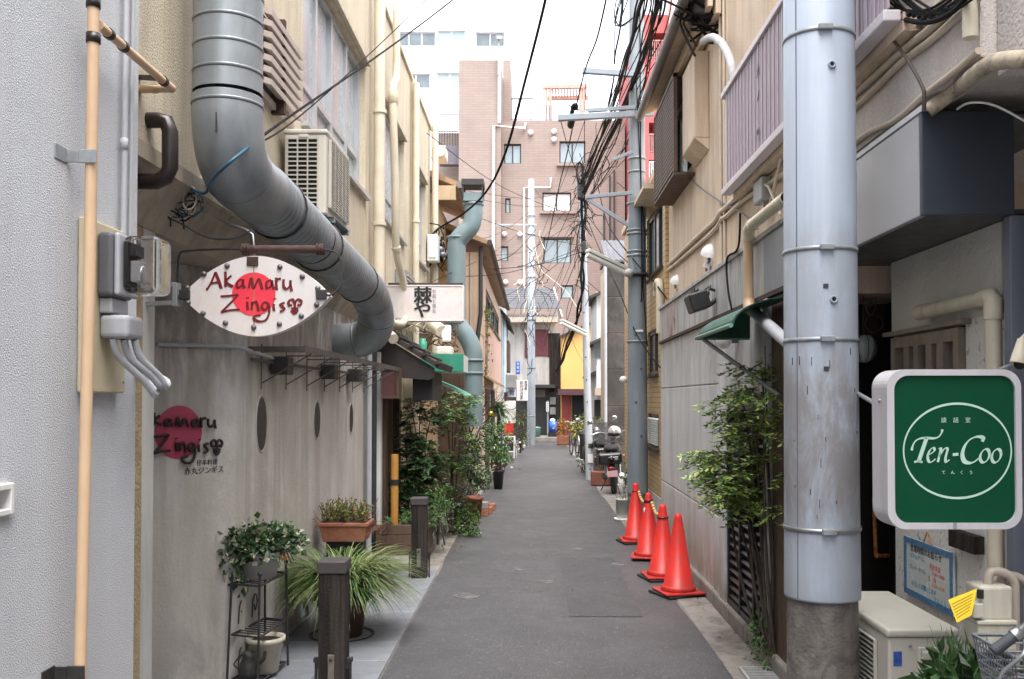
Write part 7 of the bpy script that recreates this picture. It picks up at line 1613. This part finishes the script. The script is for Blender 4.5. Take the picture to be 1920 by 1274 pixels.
# ------------------------------------------------------------------ traffic cones
conem = mat('red cone plastic', (.66, .028, .022), .42, .10, 3, .02, 20, .25, (.42, .03, .025), low=((.42, .05, .04), .6, 7), spec=.4, zst=[((-.1, -.05), (.2, .05), (.16, .03, .025), .6, 14)]); rubber = mat('black rubber base', (.02, .02, .021), .75, .2, 10)
cones = []
def cone_pos(px, py): return onz(px, py, 0.0)
def make_cone(label, p, rot, rubber_base=True, h=.70):
    t = thing('traffic_cone', label, 'traffic cone', (p.x, p.y, .004), 'red traffic cones along the right wall')
    P0 = V((p.x, p.y, .004))
    m_ = MB(); i = m_.mark(); 
    build(MB().lathe(P0, [(.0, .045), (.150, .045), (.152, .05), (.152, .072), (.142, .082), (.128, .088), (.034, h - .035), (.030, h - .012), (.018, h - .002), (0, h)], 28), 'cone_body', conem, t)
    R_ = Matrix.Translation(P0) @ Matrix.Rotation(rot, 4, 'Z')
    b = MB().box(-.18, .18, -.18, .18, .024, .0445); b.xf(0, R_); build(b, 'base_plate', conem, t, bevel=.01)
    if rubber_base: b = MB().box(-.19, .20, -.17, .19, .0, .022); b.xf(0, Matrix.Translation(P0) @ Matrix.Rotation(rot + .16, 4, 'Z')); build(b, 'rubber_weight', rubber, t, bevel=.006)
    return t
CP = [(1272, 1116), (1243, 1086), (1216, 1049), (1192, 1018)]
CL = ['nearest red traffic cone with no ring at its neck', 'second nearest red traffic cone with a black band round its neck', 'red traffic cone with a white mark, third from the front', 'farthest red traffic cone beside the middle pole']
cones = [make_cone(CL[i], cone_pos(*CP[i]), (.25, .1, -.15, .05)[i], i != 2) for i in range(4)]
tops = [V(c.location) + V((0, 0, .60)) for c in cones]
ri = MB().lathe(tops[1] - Z1 * .03, [(.052, 0), (.058, .0), (.058, .012), (.05, .012)], 18); build(ri, 'neck_band', blackm, cones[1])
build(MB().lathe(tops[2] - Z1 * .0, [(.045, 0), (.051, .0), (.051, .03), (.043, .03)], 18), 'neck_band', mat('dark red band', (.10, .01, .012), .5), cones[2])
build(MB().lathe(tops[3] - Z1 * .0, [(.045, 0), (.049, .0), (.049, .01), (.043, .01)], 18), 'neck_band', blackm, cones[3])
q = tops[2] + V((-.045, -.035, -.08)); build(MB().ell(q, (.012, .004, .028), 8, 6), 'white_mark', whitep, cones[2])
# black and yellow bar linking the far cones
t = thing('cone_bar', 'yellow and black striped bar linking the three far traffic cones', 'bar', tuple((tops[1] + tops[3]) / 2))
yb, bb_ = mat('bar yellow', (.72, .50, .20), .5, .12, 6), mat('bar black', (.16, .12, .07), .5)
for a, b in ((tops[3], tops[2]), (tops[2], tops[1])):
    a = a + V((.035, -.02, .0)); b = b + V((-.02, .04, .0)); n = 16; pth = [a.lerp(b, i / n) - Z1 * .05 * math.sin(math.pi * i / n) for i in range(n + 1)]
    for i in range(n): build(MB().tube([pth[i], pth[i].lerp(pth[i + 1], .5), pth[i + 1]], [.013, .018, .013] if i % 2 == 0 else [.012] * 3, 9), 'stripe', yb if i % 2 == 0 else bb_, t)
# white tub
p = onz(1168, 976, 0); t = thing('white_tub', 'white plastic tub planter standing left of the middle pole', 'planter', (p.x, p.y, 0)); build(MB().lathe((p.x, p.y, .004), [(0, .03), (.095, .03), (.1, .28), (.105, .28), (.105, .30), (.095, .30), (.09, .26), (0, .25)], 22), 'tub', mat('off white plastic', (.62, .62, .58), .45, .06, 6, low=((.4, .38, .33), .4, 6)), t); build(MB().lathe((p.x, p.y, .004), [(0, .0), (.12, 0), (.125, .03), (.11, .03), (0, .028)], 22), 'saucer', whitep, t)
b = MB(); [b.tube([(p.x + rnd.gauss(0, .03), p.y, .26), (p.x + rnd.gauss(0, .07), p.y + rnd.gauss(0, .05), rnd.uniform(.4, .62))], .004, 4) for _ in range(9)]; build(b, 'twig', twigm, t)
shrub('flowering_bush', 'bush with pale white blossoms between the motorcycle and the middle pole', (1.46, 13.9, .0), 6, .5, [((.06, 0, .62), (.17, .3, .2), 320), ((.05, 0, .42), (.16, .2, .2), 160)], .065, .038, [leafd[1], leafm[0], leafd[2], flowerm, flowerm])
# ------------------------------------------------------------------ motorcycle
def motorcycle(label, B, scale=1.0):
    B = V(B); t = thing('motorcycle', label, 'motorcycle', tuple(B)); P = lambda x, y, z: B + V((x, y, z))
    chrome = mat('chrome', (.55, .56, .58), .15, .1, 6, metal=.95); blk = mat('glossy black paint', (.012, .012, .014), .2, .2, 6, spec=.7)
    for y in (0.0, 1.36):
        wo = build(MB().tube([P(0, y + .27 * math.cos(a), .31 + .27 * math.sin(a)) for a in [i * math.pi / 16 for i in range(33)]], .055, 10), 'wheel', rubber, t)
        b = MB(); [b.tube([P(0, y, .31), P(0, y + .24 * math.cos(a), .31 + .24 * math.sin(a))], .008, 5) for a in [i * math.pi / 5 for i in range(10)]]; b.cyl(P(-.06, y, .31), P(.06, y, .31), .05, 12); build(b, 'rim', chrome, wo)
    b = MB().tube(catmull([P(0, -.30, .58), P(0, -.18, .66), P(0, .05, .65), P(0, .25, .55)], 4), [.05, .075, .085] + [.09] * 10, 10); build(b, 'rear_fender', blk, t)
    b = MB(); b.ell(P(0, .62, .42), (.17, .27, .2), 14, 9); build(b, 'engine', ironm, t); b = MB(); b.ell(P(0, .78, .76), (.16, .27, .14), 16, 10); build(b, 'tank', blk, t)
    b = MB(); b.ell(P(0, .25, .79), (.15, .34, .08), 14, 8); build(b, 'seat', rubber, t)
    b = MB().box(B.x - .24, B.x + .20, B.y - .3, B.y + .12, .53, .74); build(b, 'luggage_box', blk, t, bevel=.05, seg=4)
    b = MB().box(B.x - .05, B.x + .12, B.y - .312, B.y - .302, .61, .67); build(b, 'box_badge', chrome, t, bevel=.01)
    b = MB(); b.ell(P(-.02, -.34, .47), (.055, .04, .035), 10, 6); build(b, 'tail_light', mat('tail light red', (.3, .01, .02), .2), t)
    b = MB().box(B.x - .09, B.x + .09, B.y - .36, B.y - .35, .32, .43); build(b, 'number_plate', mat('pink plate', (.72, .45, .47), .4), t, bevel=.01)
    for s_ in (-1, 1):
        b = MB(); b.tube([P(s_ * .06, 1.36, .31), P(s_ * .06, 1.18, .95)], .022, 8); build(b, 'fork', chrome, t); b = MB(); b.tube(catmull([P(s_ * .08, 1.12, 1.02), P(s_ * .22, 1.05, 1.07), P(s_ * .38, .93, 1.03)], 4), .016, 8); build(b, 'handlebar', chrome, t)
        b = MB(); b.tube([P(s_ * .3, 1.0, 1.06), P(s_ * .36, 1.0, 1.25)], .007, 5); b.ell(P(s_ * .39, 1.0, 1.28), (.06, .02, .045), 10, 6); build(b, 'mirror', chrome, t)
        b = MB(); b.tube([P(s_ * .14, -.05, .66), P(s_ * .2, -.07, .66)], .01, 6); b.ell(P(s_ * .22, -.08, .66), .03, 8, 6); build(b, 'indicator', mat('amber lens', (.6, .22, .02), .3), t)
        b = MB(); b.tube(catmull([P(s_ * .12, .55, .3), P(s_ * .15, .2, .27), P(s_ * .16, -.2, .34)], 4), .045, 9); build(b, 'exhaust', chrome if s_ > 0 else ironm, t)
        b = MB(); b.tube([P(s_ * .12, -.05, .31), P(s_ * .12, .1, .68)], .025, 8); build(b, 'shock', chrome, t)
    b = MB(); mtx = [P(-.27, 1.2, .86), P(.2, 1.2, .86), P(.17, 1.05, 1.26), P(-.24, 1.05, 1.26)]; b.prism(mtx, (0, .006, 0)); build(b, 'windscreen', mat('smoked screen', (.5, .5, .5), .05, 0, trans=.8, spec=.6), t)
    b = MB(); b.ell(P(.02, 1.2, 1.02), (.09, .09, .09), 12, 8); build(b, 'headlight', chrome, t)
    b = MB(); b.tube([P(-.1, .5, .3), P(-.26, .42, .01)], .012, 6); build(b, 'kickstand', ironm, t); return t
b0 = onz(1152, 925, 0); mc = motorcycle('black motorcycle with luggage box and windscreen parked beside the middle pole', (b0.x, b0.y, .0))
for ch in (mc,): ch.rotation_euler = (0, math.radians(-4), math.radians(-6))
hl = at(1152, 811, 17.5); t = thing('helmet', 'silver helmet resting on the motorcycle', 'helmet', tuple(hl)); build(MB().ell(hl, (.13, .15, .13), 16, 10), 'shell', mat('silver shell', (.55, .55, .56), .2, .05, 3, metal=.5), t); b = MB(); b.ell(hl + V((0, -.03, -.03)), (.132, .125, .06), 16, 8); build(b, 'visor', mat('dark visor', (.02, .02, .025), .1), t)
motorcycle('second black motorcycle parked farther back beside the dark concrete wall', (1.50, 18.7, 0)).rotation_euler = (0, math.radians(-4), math.radians(5))
# second motorcycle behind the slim pole (scooter)
b1 = onz(1108, 895, 0); t = thing('scooter', 'dark scooter with a red tail light behind the slim pole', 'scooter', (b1.x, b1.y + .4, 0)); P = lambda x, y, z: V((b1.x, b1.y + .4, 0)) + V((x, y, z))
for y in (0, 1.1): build(MB().tube([P(0, y + .19 * math.cos(a), .23 + .19 * math.sin(a)) for a in [i * math.pi / 14 for i in range(29)]], .05, 9), 'wheel', rubber, t)
build(MB().ell(P(0, .18, .52), (.16, .42, .2), 14, 9), 'scooter_body', blackm, t); build(MB().ell(P(0, .2, .74), (.13, .34, .06), 12, 8), 'seat', rubber, t); build(MB().box(P(-.18, 0, 0).x, P(.18, 0, 0).x, P(0, .92, 0).y, P(0, 1.0, 0).y, .3, .92), 'leg_shield', blackm, t, bevel=.05); build(MB().ell(P(-.06, -.25, .66), (.07, .04, .04), 10, 6), 'tail_light', mat('bright tail red', (.45, .01, .03), .2), t); build(MB().box(P(-.1, 0, 0).x, P(.1, 0, 0).x, P(0, -.26, 0).y, P(0, -.25, 0).y, .40, .5), 'number_plate', whitep, t); b = MB(); b.tube([P(-.3, .95, 1.0), P(0, 1.02, .98), P(.3, .95, 1.0)], .014, 6); b.tube([P(-.2, .98, 1.0), P(-.25, .98, 1.2)], .006, 5); b.ell(P(-.27, .98, 1.23), (.05, .02, .04), 8, 6); build(b, 'handlebar', blackm, t)
# bicycle far
b2 = onz(1082, 858, 0)
def bicycle(label, B, rot):
    t = thing('bicycle', label, 'bicycle', (B.x, B.y, 0)); P = lambda x, y, z: V((B.x, B.y, 0)) + V((x, y, z))
    for y in (0, 1.05):
        wo = build(MB().tube([P(0, y + .32 * math.cos(a), .34 + .32 * math.sin(a)) for a in [i * math.pi / 16 for i in range(33)]], .02, 7), 'wheel', rubber, t); b = MB(); [b.tube([P(0, y, .34), P(0, y + .31 * math.cos(a), .34 + .31 * math.sin(a))], .003, 4) for a in [i * math.pi / 8 for i in range(16)]]; build(b, 'spokes', steel, wo)
        build(MB().tube([P(0, y + .365 * math.cos(a), .34 + .365 * math.sin(a)) for a in [math.radians(20 + i * 14) for i in range(12)]], .022, 6), 'mudguard', steel, t)
    b = MB(); b.tube([P(0, 0, .34), P(0, .42, .30), P(0, .85, .72)], .018, 6); b.tube([P(0, .42, .3), P(0, .28, .85)], .018, 6); b.tube([P(0, 0, .34), P(0, .3, .74)], .013, 6); b.tube([P(0, 1.05, .34), P(0, .86, .78), P(0, .82, .98)], .018, 6); build(b, 'frame', blackm, t)
    build(MB().ell(P(0, .25, .89), (.09, .13, .04), 10, 6), 'saddle', rubber, t); build(MB().tube(catmull([P(-.28, .62, 1.0), P(-.22, .75, 1.02), P(0, .83, .99), P(.22, .75, 1.02), P(.28, .62, 1.0)], 4), .013, 6), 'handlebar', steel, t); build(MB().box(B.x - .17, B.x + .17, B.y - .25, B.y + .05, .72, .94), 'basket', ironm, t)
    t.rotation_euler = (0, 0, rot); return t
bicycle('black bicycle parked at the right side near the end of the lane', b2, .12)
bk2 = bicycle('second bicycle parked just right of the black one near the red tub', onz(1096, 852, 0), .05)
p = onz(1114, 912, 0); t = thing('terracotta_planter', 'long terracotta planter between the slim pole and the motorcycle', 'planter', (p.x + .1, p.y + .3, 0)); build(MB().box(p.x - .05, p.x + .42, p.y, p.y + .3, .01, .28), 'trough', mat('dark terracotta', (.20, .07, .045), .7, .2, 6), t, bevel=.015); b = MB(); [b.tube([(p.x + rnd.uniform(0, .36), p.y + .1, .26), (p.x + rnd.uniform(0, .36), p.y + .15, rnd.uniform(.4, .75))], .006, 4) for _ in range(16)]; build(b, 'twig', twigm, t)
shrub('small_bush', 'small olive bush left of the slim pole foot', (at(1096, 890, 21.5).x, 21.5, .0), 5, .2, [((0, 0, .28), (.13, .2, .26), 160)], .07, .035, [leafd[1], leafm[0], mat('olive leaf', (.09, .085, .04), .6, .3, 10)])

# ------------------------------------------------------------------ overhead cables
def cable(label, pts, r, m_=cablem, wob=0.0, group='overhead cables above the lane', k=8, extra=0, name='overhead_cable'):
    P = [at(*p) for p in pts]; t = thing(name, label, 'cable', tuple(P[0]), group); b = MB()
    Q = catmull(P, k)
    if wob: Q = catmull([q + V((rnd.gauss(0, wob * 1.6), 0, rnd.gauss(0, wob * 1.6))) for q in catmull(P, 2)], 4)
    r *= .68; b.tube(Q, r, 6)
    build(b, 'cable', m_, t)
    for e in range(extra):
        Q2 = [q + V((rnd.gauss(0, .04), rnd.gauss(0, .02), rnd.gauss(0, .04))) for q in P]; build(MB().tube(catmull(Q2, 6), r * .5, 5), 'strand', m_, t)
    return t
cable('thick black cable curving from the top middle down to the eaved house corner', [(1030, -40, 9), (1018, 20, 9.3), (985, 150, 10.2), (950, 280, 11.2), (915, 355, 12), (870, 400, 13), (815, 435, 14), (806, 470, 14.2)], .022)
cable('spiral wrapped messenger cable with black splice left of the middle pole', [(1142, -30, 9), (1118, 75, 10.5), (1095, 140, 12.2), (1080, 205, 13.5), (1072, 250, 14.5), (1050, 345, 17), (1030, 440, 21), (1010, 520, 26), (985, 600, 33)], .014, cablem, .004)
b = MB(); b.tube([at(1079, 195, 13.4), at(1078, 200, 13.45), at(1070, 235, 14.2), at(1069, 240, 14.3)], [.02, .055, .055, .02], 9); t = thing('cable_splice', 'long black splice sleeve on the spiral wrapped cable', 'cable', tuple(at(1075, 215, 13.8))); build(b, 'sleeve', cablem, t)
cable('first thick black cable bundle running to the slim pole head', [(1215, -40, 8), (1198, 20, 9), (1175, 110, 11), (1148, 205, 13.5), (1118, 280, 16.5), (1092, 345, 19.4)], .030, cablem, .004, extra=2)
cable('second thick black cable bundle just right of the first', [(1242, -40, 8), (1228, 20, 9), (1205, 110, 11), (1170, 200, 13.5), (1130, 285, 16.5), (1093, 365, 19.4)], .034, cablem, .006, extra=3)
cable('third wavy black cable close to the middle pole', [(1246, -40, 8), (1235, 40, 9), (1215, 120, 10.5), (1200, 190, 12), (1180, 260, 14), (1150, 310, 16.5), (1098, 380, 19.4)], .016, cablem, .012, extra=2)
cable('fourth wavy black cable behind the middle pole', [(1222, -40, 9), (1206, 60, 11), (1190, 150, 12.9), (1165, 230, 14.5), (1135, 300, 17), (1095, 390, 19.4)], .014, cablem, .014, extra=2)
cable('twisted dark cable drop left of the thick bundles', [(1168, -30, 12.3), (1160, 60, 12.6), (1150, 150, 13.2), (1135, 230, 14.8), (1118, 290, 16.6), (1095, 350, 19.4)], .018, cablem, .012, extra=1)
cable('tangled mass of cables hanging along the slim pole', [(1092, 330, 19.4), (1094, 400, 19.45), (1090, 460, 19.45), (1092, 520, 19.45), (1085, 580, 20), (1068, 640, 23), (1045, 700, 29)], .04, cablem, .02, extra=5)
for i, (lab, pts, r) in enumerate((
    ('lowest black cable running from the slim pole to the tiled wall', [(1096, 400, 19.4), (1125, 470, 17), (1160, 545, 14), (1195, 630, 12.2), (1238, 690, 11.2)], .012),
    ('black cable from the slim pole head past the middle pole to the tiled wall', [(1120, 345, 18), (1140, 420, 16), (1190, 490, 12.3), (1215, 515, 11.8), (1250, 560, 11)], .014),
    ('thin cable from the far pole up to the slim pole head', [(998, 470, 34), (1025, 440, 30), (1060, 395, 24), (1090, 350, 19.5)], .010),
    ('thin cable from the eaved house to the far pole', [(830, 470, 14.2), (900, 450, 20), (950, 430, 27), (996, 395, 34)], .008),
    ('thin cable crossing from the eaved house to the slim pole', [(815, 350, 14.5), (900, 362, 16), (1000, 372, 18), (1088, 352, 19.5)], .006),
    ('second thin cable crossing from the eaved house to the slim pole', [(812, 362, 14.5), (900, 375, 16), (1000, 388, 18), (1089, 380, 19.5)], .006),
    ('long thin cable descending from the lightbox sign to the far pole', [(725, 570, 10.2), (850, 510, 14), (930, 470, 20), (996, 420, 34)], .006),
    ('grey cable sweeping from the painted duct to the far pole', [(930, 490, 17), (960, 478, 22), (985, 455, 28), (1005, 430, 34)], .014),
    ('cable running from the pink house eave to the far pole base knot', [(945, 575, 28), (965, 560, 30), (985, 535, 33), (996, 520, 34)], .012),
    ('thin cable from the slim pole to the old tiled house', [(1092, 460, 19.5), (1060, 540, 25), (1035, 600, 32), (1020, 650, 38)], .012),
    ('second thin cable from the slim pole to the old tiled house', [(1094, 480, 19.5), (1070, 580, 25), (1055, 630, 31), (1048, 690, 38)], .012),
    ('thin cable from the slim pole to the yellow house', [(1094, 500, 19.5), (1062, 590, 27), (1078, 650, 33), (1100, 690, 37)], .010),
    ('white cable looping from the far pole to the slim pole', [(1000, 445, 34), (1012, 500, 33), (1030, 520, 31), (1060, 545, 26), (1090, 590, 19.6)], .012),
    ('thin cable from the slim pole to the narrow white house', [(1094, 520, 19.5), (1115, 540, 24), (1140, 560, 28)], .010),
    ('thin cable level with the second floor across the apartment block', [(925, 480, 18), (990, 470, 22), (1040, 440, 21), (1088, 410, 19.6)], .006),
    ('straight thin cable climbing toward the middle pole crossarm', [(960, 600, 30), (1020, 430, 22), (1060, 330, 17), (1098, 222, 12.5)], .006),
    ('slack thin cable between the far pole and the middle pole', [(1000, 560, 34), (1050, 460, 24), (1100, 380, 17), (1180, 290, 12.6)], .007))):
    cable(lab, pts, r, creamca if 'white cable' in lab else cablem, 0, 'thin cables crossing the lane')
t = thing('cable_closure', 'black cable closure box strapped to the head of the slim pole', 'cable box', tuple(at(1089, 360, 19.3)))
a, b = at(1082, 375, 19.3), at(1094, 333, 19.3); build(MB().box(a.x, b.x, 19.2, 19.4, a.z, b.z), 'closure', blackm, t, bevel=.04); a, b = at(1080, 345, 19.2), at(1094, 305, 19.2)
build(MB().tube([V(((a.x + b.x) / 2 + .06 * math.cos(q), 19.2, (a.z + b.z) / 2 + .22 * math.sin(q))) for q in [i * math.pi / 10 for i in range(21)]], .018, 6), 'cable_coil', cablem, t)
a, b = at(1091, 470, 19.35), at(1099, 445, 19.35); build(MB().box(a.x, b.x, 19.3, 19.42, at(0, 475, 19.3).z, at(0, 452, 19.3).z), 'terminal_box', blackm, t, bevel=.03)
t = thing('cable_knot', 'messy knot of wires and clamps between the slim pole and middle pole', 'wiring', tuple(at(1130, 310, 16)))
b = MB()
for i in range(20): c = at(1095 + abs(rnd.gauss(0, 24)), 315 + rnd.gauss(0, 26), 17.5 + rnd.gauss(0, .8)); walk(b, c, .09, rnd.uniform(.005, .011), (-.45, .2, -.7))
for i in range(30): c = at(1091 + rnd.gauss(0, 8), 430 + rnd.gauss(0, 55), 19.4 + rnd.gauss(0, .1)); walk(b, c, .10, rnd.uniform(.006, .012), (0, 0, -1))
build(b, 'wire', cablem, t, kind='stuff')
t = thing('cable_knot', 'knot of pale and black wires on the far pole', 'wiring', tuple(at(996, 560, 34))); b = MB()
for i in range(40): c = at(998 + rnd.gauss(0, 9), 570 + rnd.gauss(0, 45), 33.8 + rnd.gauss(0, .2)); walk(b, c, .16, rnd.uniform(.008, .016), (0, 0, -1), rnd.choice((0, 0, 1)))
build(b, 'wire', [cablem, creamca], t, kind='stuff')
t = thing('cable_cluster', 'black cable cluster and grey box hanging under the eave of the beige house', 'wiring', tuple(at(1330, 30, 8.2))); b = MB()
for i in range(26): c = at(1325 + rnd.gauss(0, 18), 20 + rnd.gauss(0, 14), 8.2); b.tube(catmull([c, c + rv(.07), c + rv(.1), c + rv(.13)], 4), rnd.uniform(.006, .013), 5)
build(b, 'cable', cablem, t); a, b_ = at(1292, 40, 8.3), at(1352, 2, 8.3); build(MB().hexa([(a.x, 8.1, a.z), (b_.x, 8.1, a.z - .06), (b_.x, 8.4, a.z - .06), (a.x, 8.4, a.z), (a.x, 8.1, b_.z), (b_.x, 8.1, b_.z), (b_.x, 8.4, b_.z), (a.x, 8.4, b_.z)]), 'terminal_box', mat('dark plum box', (.035, .025, .032), .5), t, bevel=.02)
pipe_thing('flexible_pipe', 'grey and white wrapped flexible pipe arching over the lilac balcony end', [onx(x, y, 1.5) for x, y in ((1318, 78), (1335, 70), (1352, 80), (1366, 105), (1373, 128), (1374, 150))], .032, mat('wrapped pipe', (.42, .41, .42), .6, .3, 22, .5, 30), n=10)
t = thing('wall_box', 'beige square box on the wall above the lilac balcony', 'box', tuple(onx(1425, 15, XR))); p, q = onx(1446, 33, XR - .1), onx(1402, -8, XR - .1); build(MB().box(XR - .11, XR - .002, p.y, q.y, p.z, q.z), 'casing', beige, t, bevel=.01)

# worn marks on the road, fallen leaves
wm_ = mat('worn road paint', (.30, .295, .295), .8, .3, 20, .3, 90)
mk = MB()
for px, py, l_ in ((958, 912, .5), (938, 967, .5), (1110, 908, .9), (1020, 1090, .12), (990, 1004, .2), (1075, 1030, .1), (1150, 1060, .12), (960, 1070, .1)):
    q = onz(px, py, .006)
    for k in range(9): x = q.x - l_ / 2 + l_ * rnd.random(); y = q.y + rnd.gauss(0, .05); a = rnd.uniform(.01, .05); mk.quad((x, y, .0062 + .0001 * k), (x + a * 1.6, y + .002, .0062 + .0001 * k), (x + a * 1.3, y + a * .5, .0062 + .0001 * k), (x + .004, y + a * .4, .0062 + .0001 * k))
build(mk, 'road_marking', wm_, kind='stuff')
lf = MB()
for k in range(150):
    x, y = (-.9 + rnd.gauss(0, .1), 11.3 + rnd.gauss(0, .8)) if k < 80 else ((1.36 + rnd.gauss(0, .06), rnd.uniform(5.6, 11)) if k < 120 else (rnd.uniform(-1.5, 1.2), rnd.uniform(5.2, 14)))
    z = .014 if x > -.93 or y > 9.2 else .022
    d = V((rnd.gauss(0, 1), rnd.gauss(0, 1), .1)).normalized(); lf.leaf((x, y, z), d, d.cross(V((0, 0, 1))).normalized(), rnd.uniform(.02, .045), .018, rnd.randrange(2))
build(lf, 'fallen_leaves', [mat('brown dead leaf', (.13, .075, .035), .8, .4, 20), mat('tan dead leaf', (.25, .18, .09), .8, .4, 20)], kind='stuff')

# more thin lines fanning from the slim pole
hd = (1091, 365, 19.4)
ends = [('to the cream building corner', (800, 250, 13.4)), ('to the eaved house gutter', (862, 395, 15)), ('to the lower eaved house wall', (835, 520, 14.3)), ('to the pink house eave', (925, 505, 18.5)), ('to the pink house window', (938, 560, 25)), ('to the far pole top', (999, 350, 34)), ('to the far pole middle', (999, 500, 34)), ('to the far pole lower clamp', (997, 600, 34)), ('to the old house roof', (1010, 585, 38)), ('to the maroon shutter', (1020, 625, 38)), ('to the yellow house roof edge', (1080, 622, 37.3)), ('to the dark wall top', (1150, 490, 20.4)), ('to the tiled wall window', (1214, 520, 12.6)), ('to the upper crossarm', (1098, 138, 12.4)), ('to the middle pole crossarm end', (1050, 222, 12.4))]
for i, (lab, e) in enumerate(ends):
    s_ = (hd[0] + rnd.uniform(-4, 4), hd[1] + rnd.uniform(-25, 110), hd[2]); m1 = tuple((a + b) / 2 for a, b in zip(s_, e)); m1 = (m1[0], m1[1] + rnd.uniform(6, 26), m1[2])
    cable('thin drop wire from the slim pole ' + lab, [s_, m1, e], rnd.uniform(.007, .011), cablem, 0, 'drop wires fanning from the slim pole')
for i in range(5):
    x = 1180 + 16 * i; cable(('leftmost', 'second', 'middle', 'fourth', 'rightmost')[i] + ' of five slim lines running overhead to the slim pole head', [(x + 34, -40, 8), (x + 14, 70, 10), (1140 + 9 * i, 200, 13.4), (1093, 338 + 8 * i, 19.4)], .0095, cablem, 0, 'slim lines above the thick bundles')
# repaired trench in the asphalt
pt = MB(); n = 26
L_ = [(.28 + rnd.gauss(0, .008), 7.3 + 2.7 * i / n) for i in range(n + 1)]; R_ = [(.86 + rnd.gauss(0, .008), 7.3 + 2.7 * i / n) for i in range(n + 1)]
for i in range(n): pt.quad((*L_[i], .006), (*R_[i], .006), (*R_[i + 1], .006), (*L_[i + 1], .006))
build(pt, 'asphalt_patch', mat('patch asphalt', (.098, .097, .103), .55, .22, 1.5, 1.0, 120, fine=.55, low=((.07, .068, .07), .6, .9), spots=.5, spcol=(.20, .195, .195), spscale=42), kind='structure')
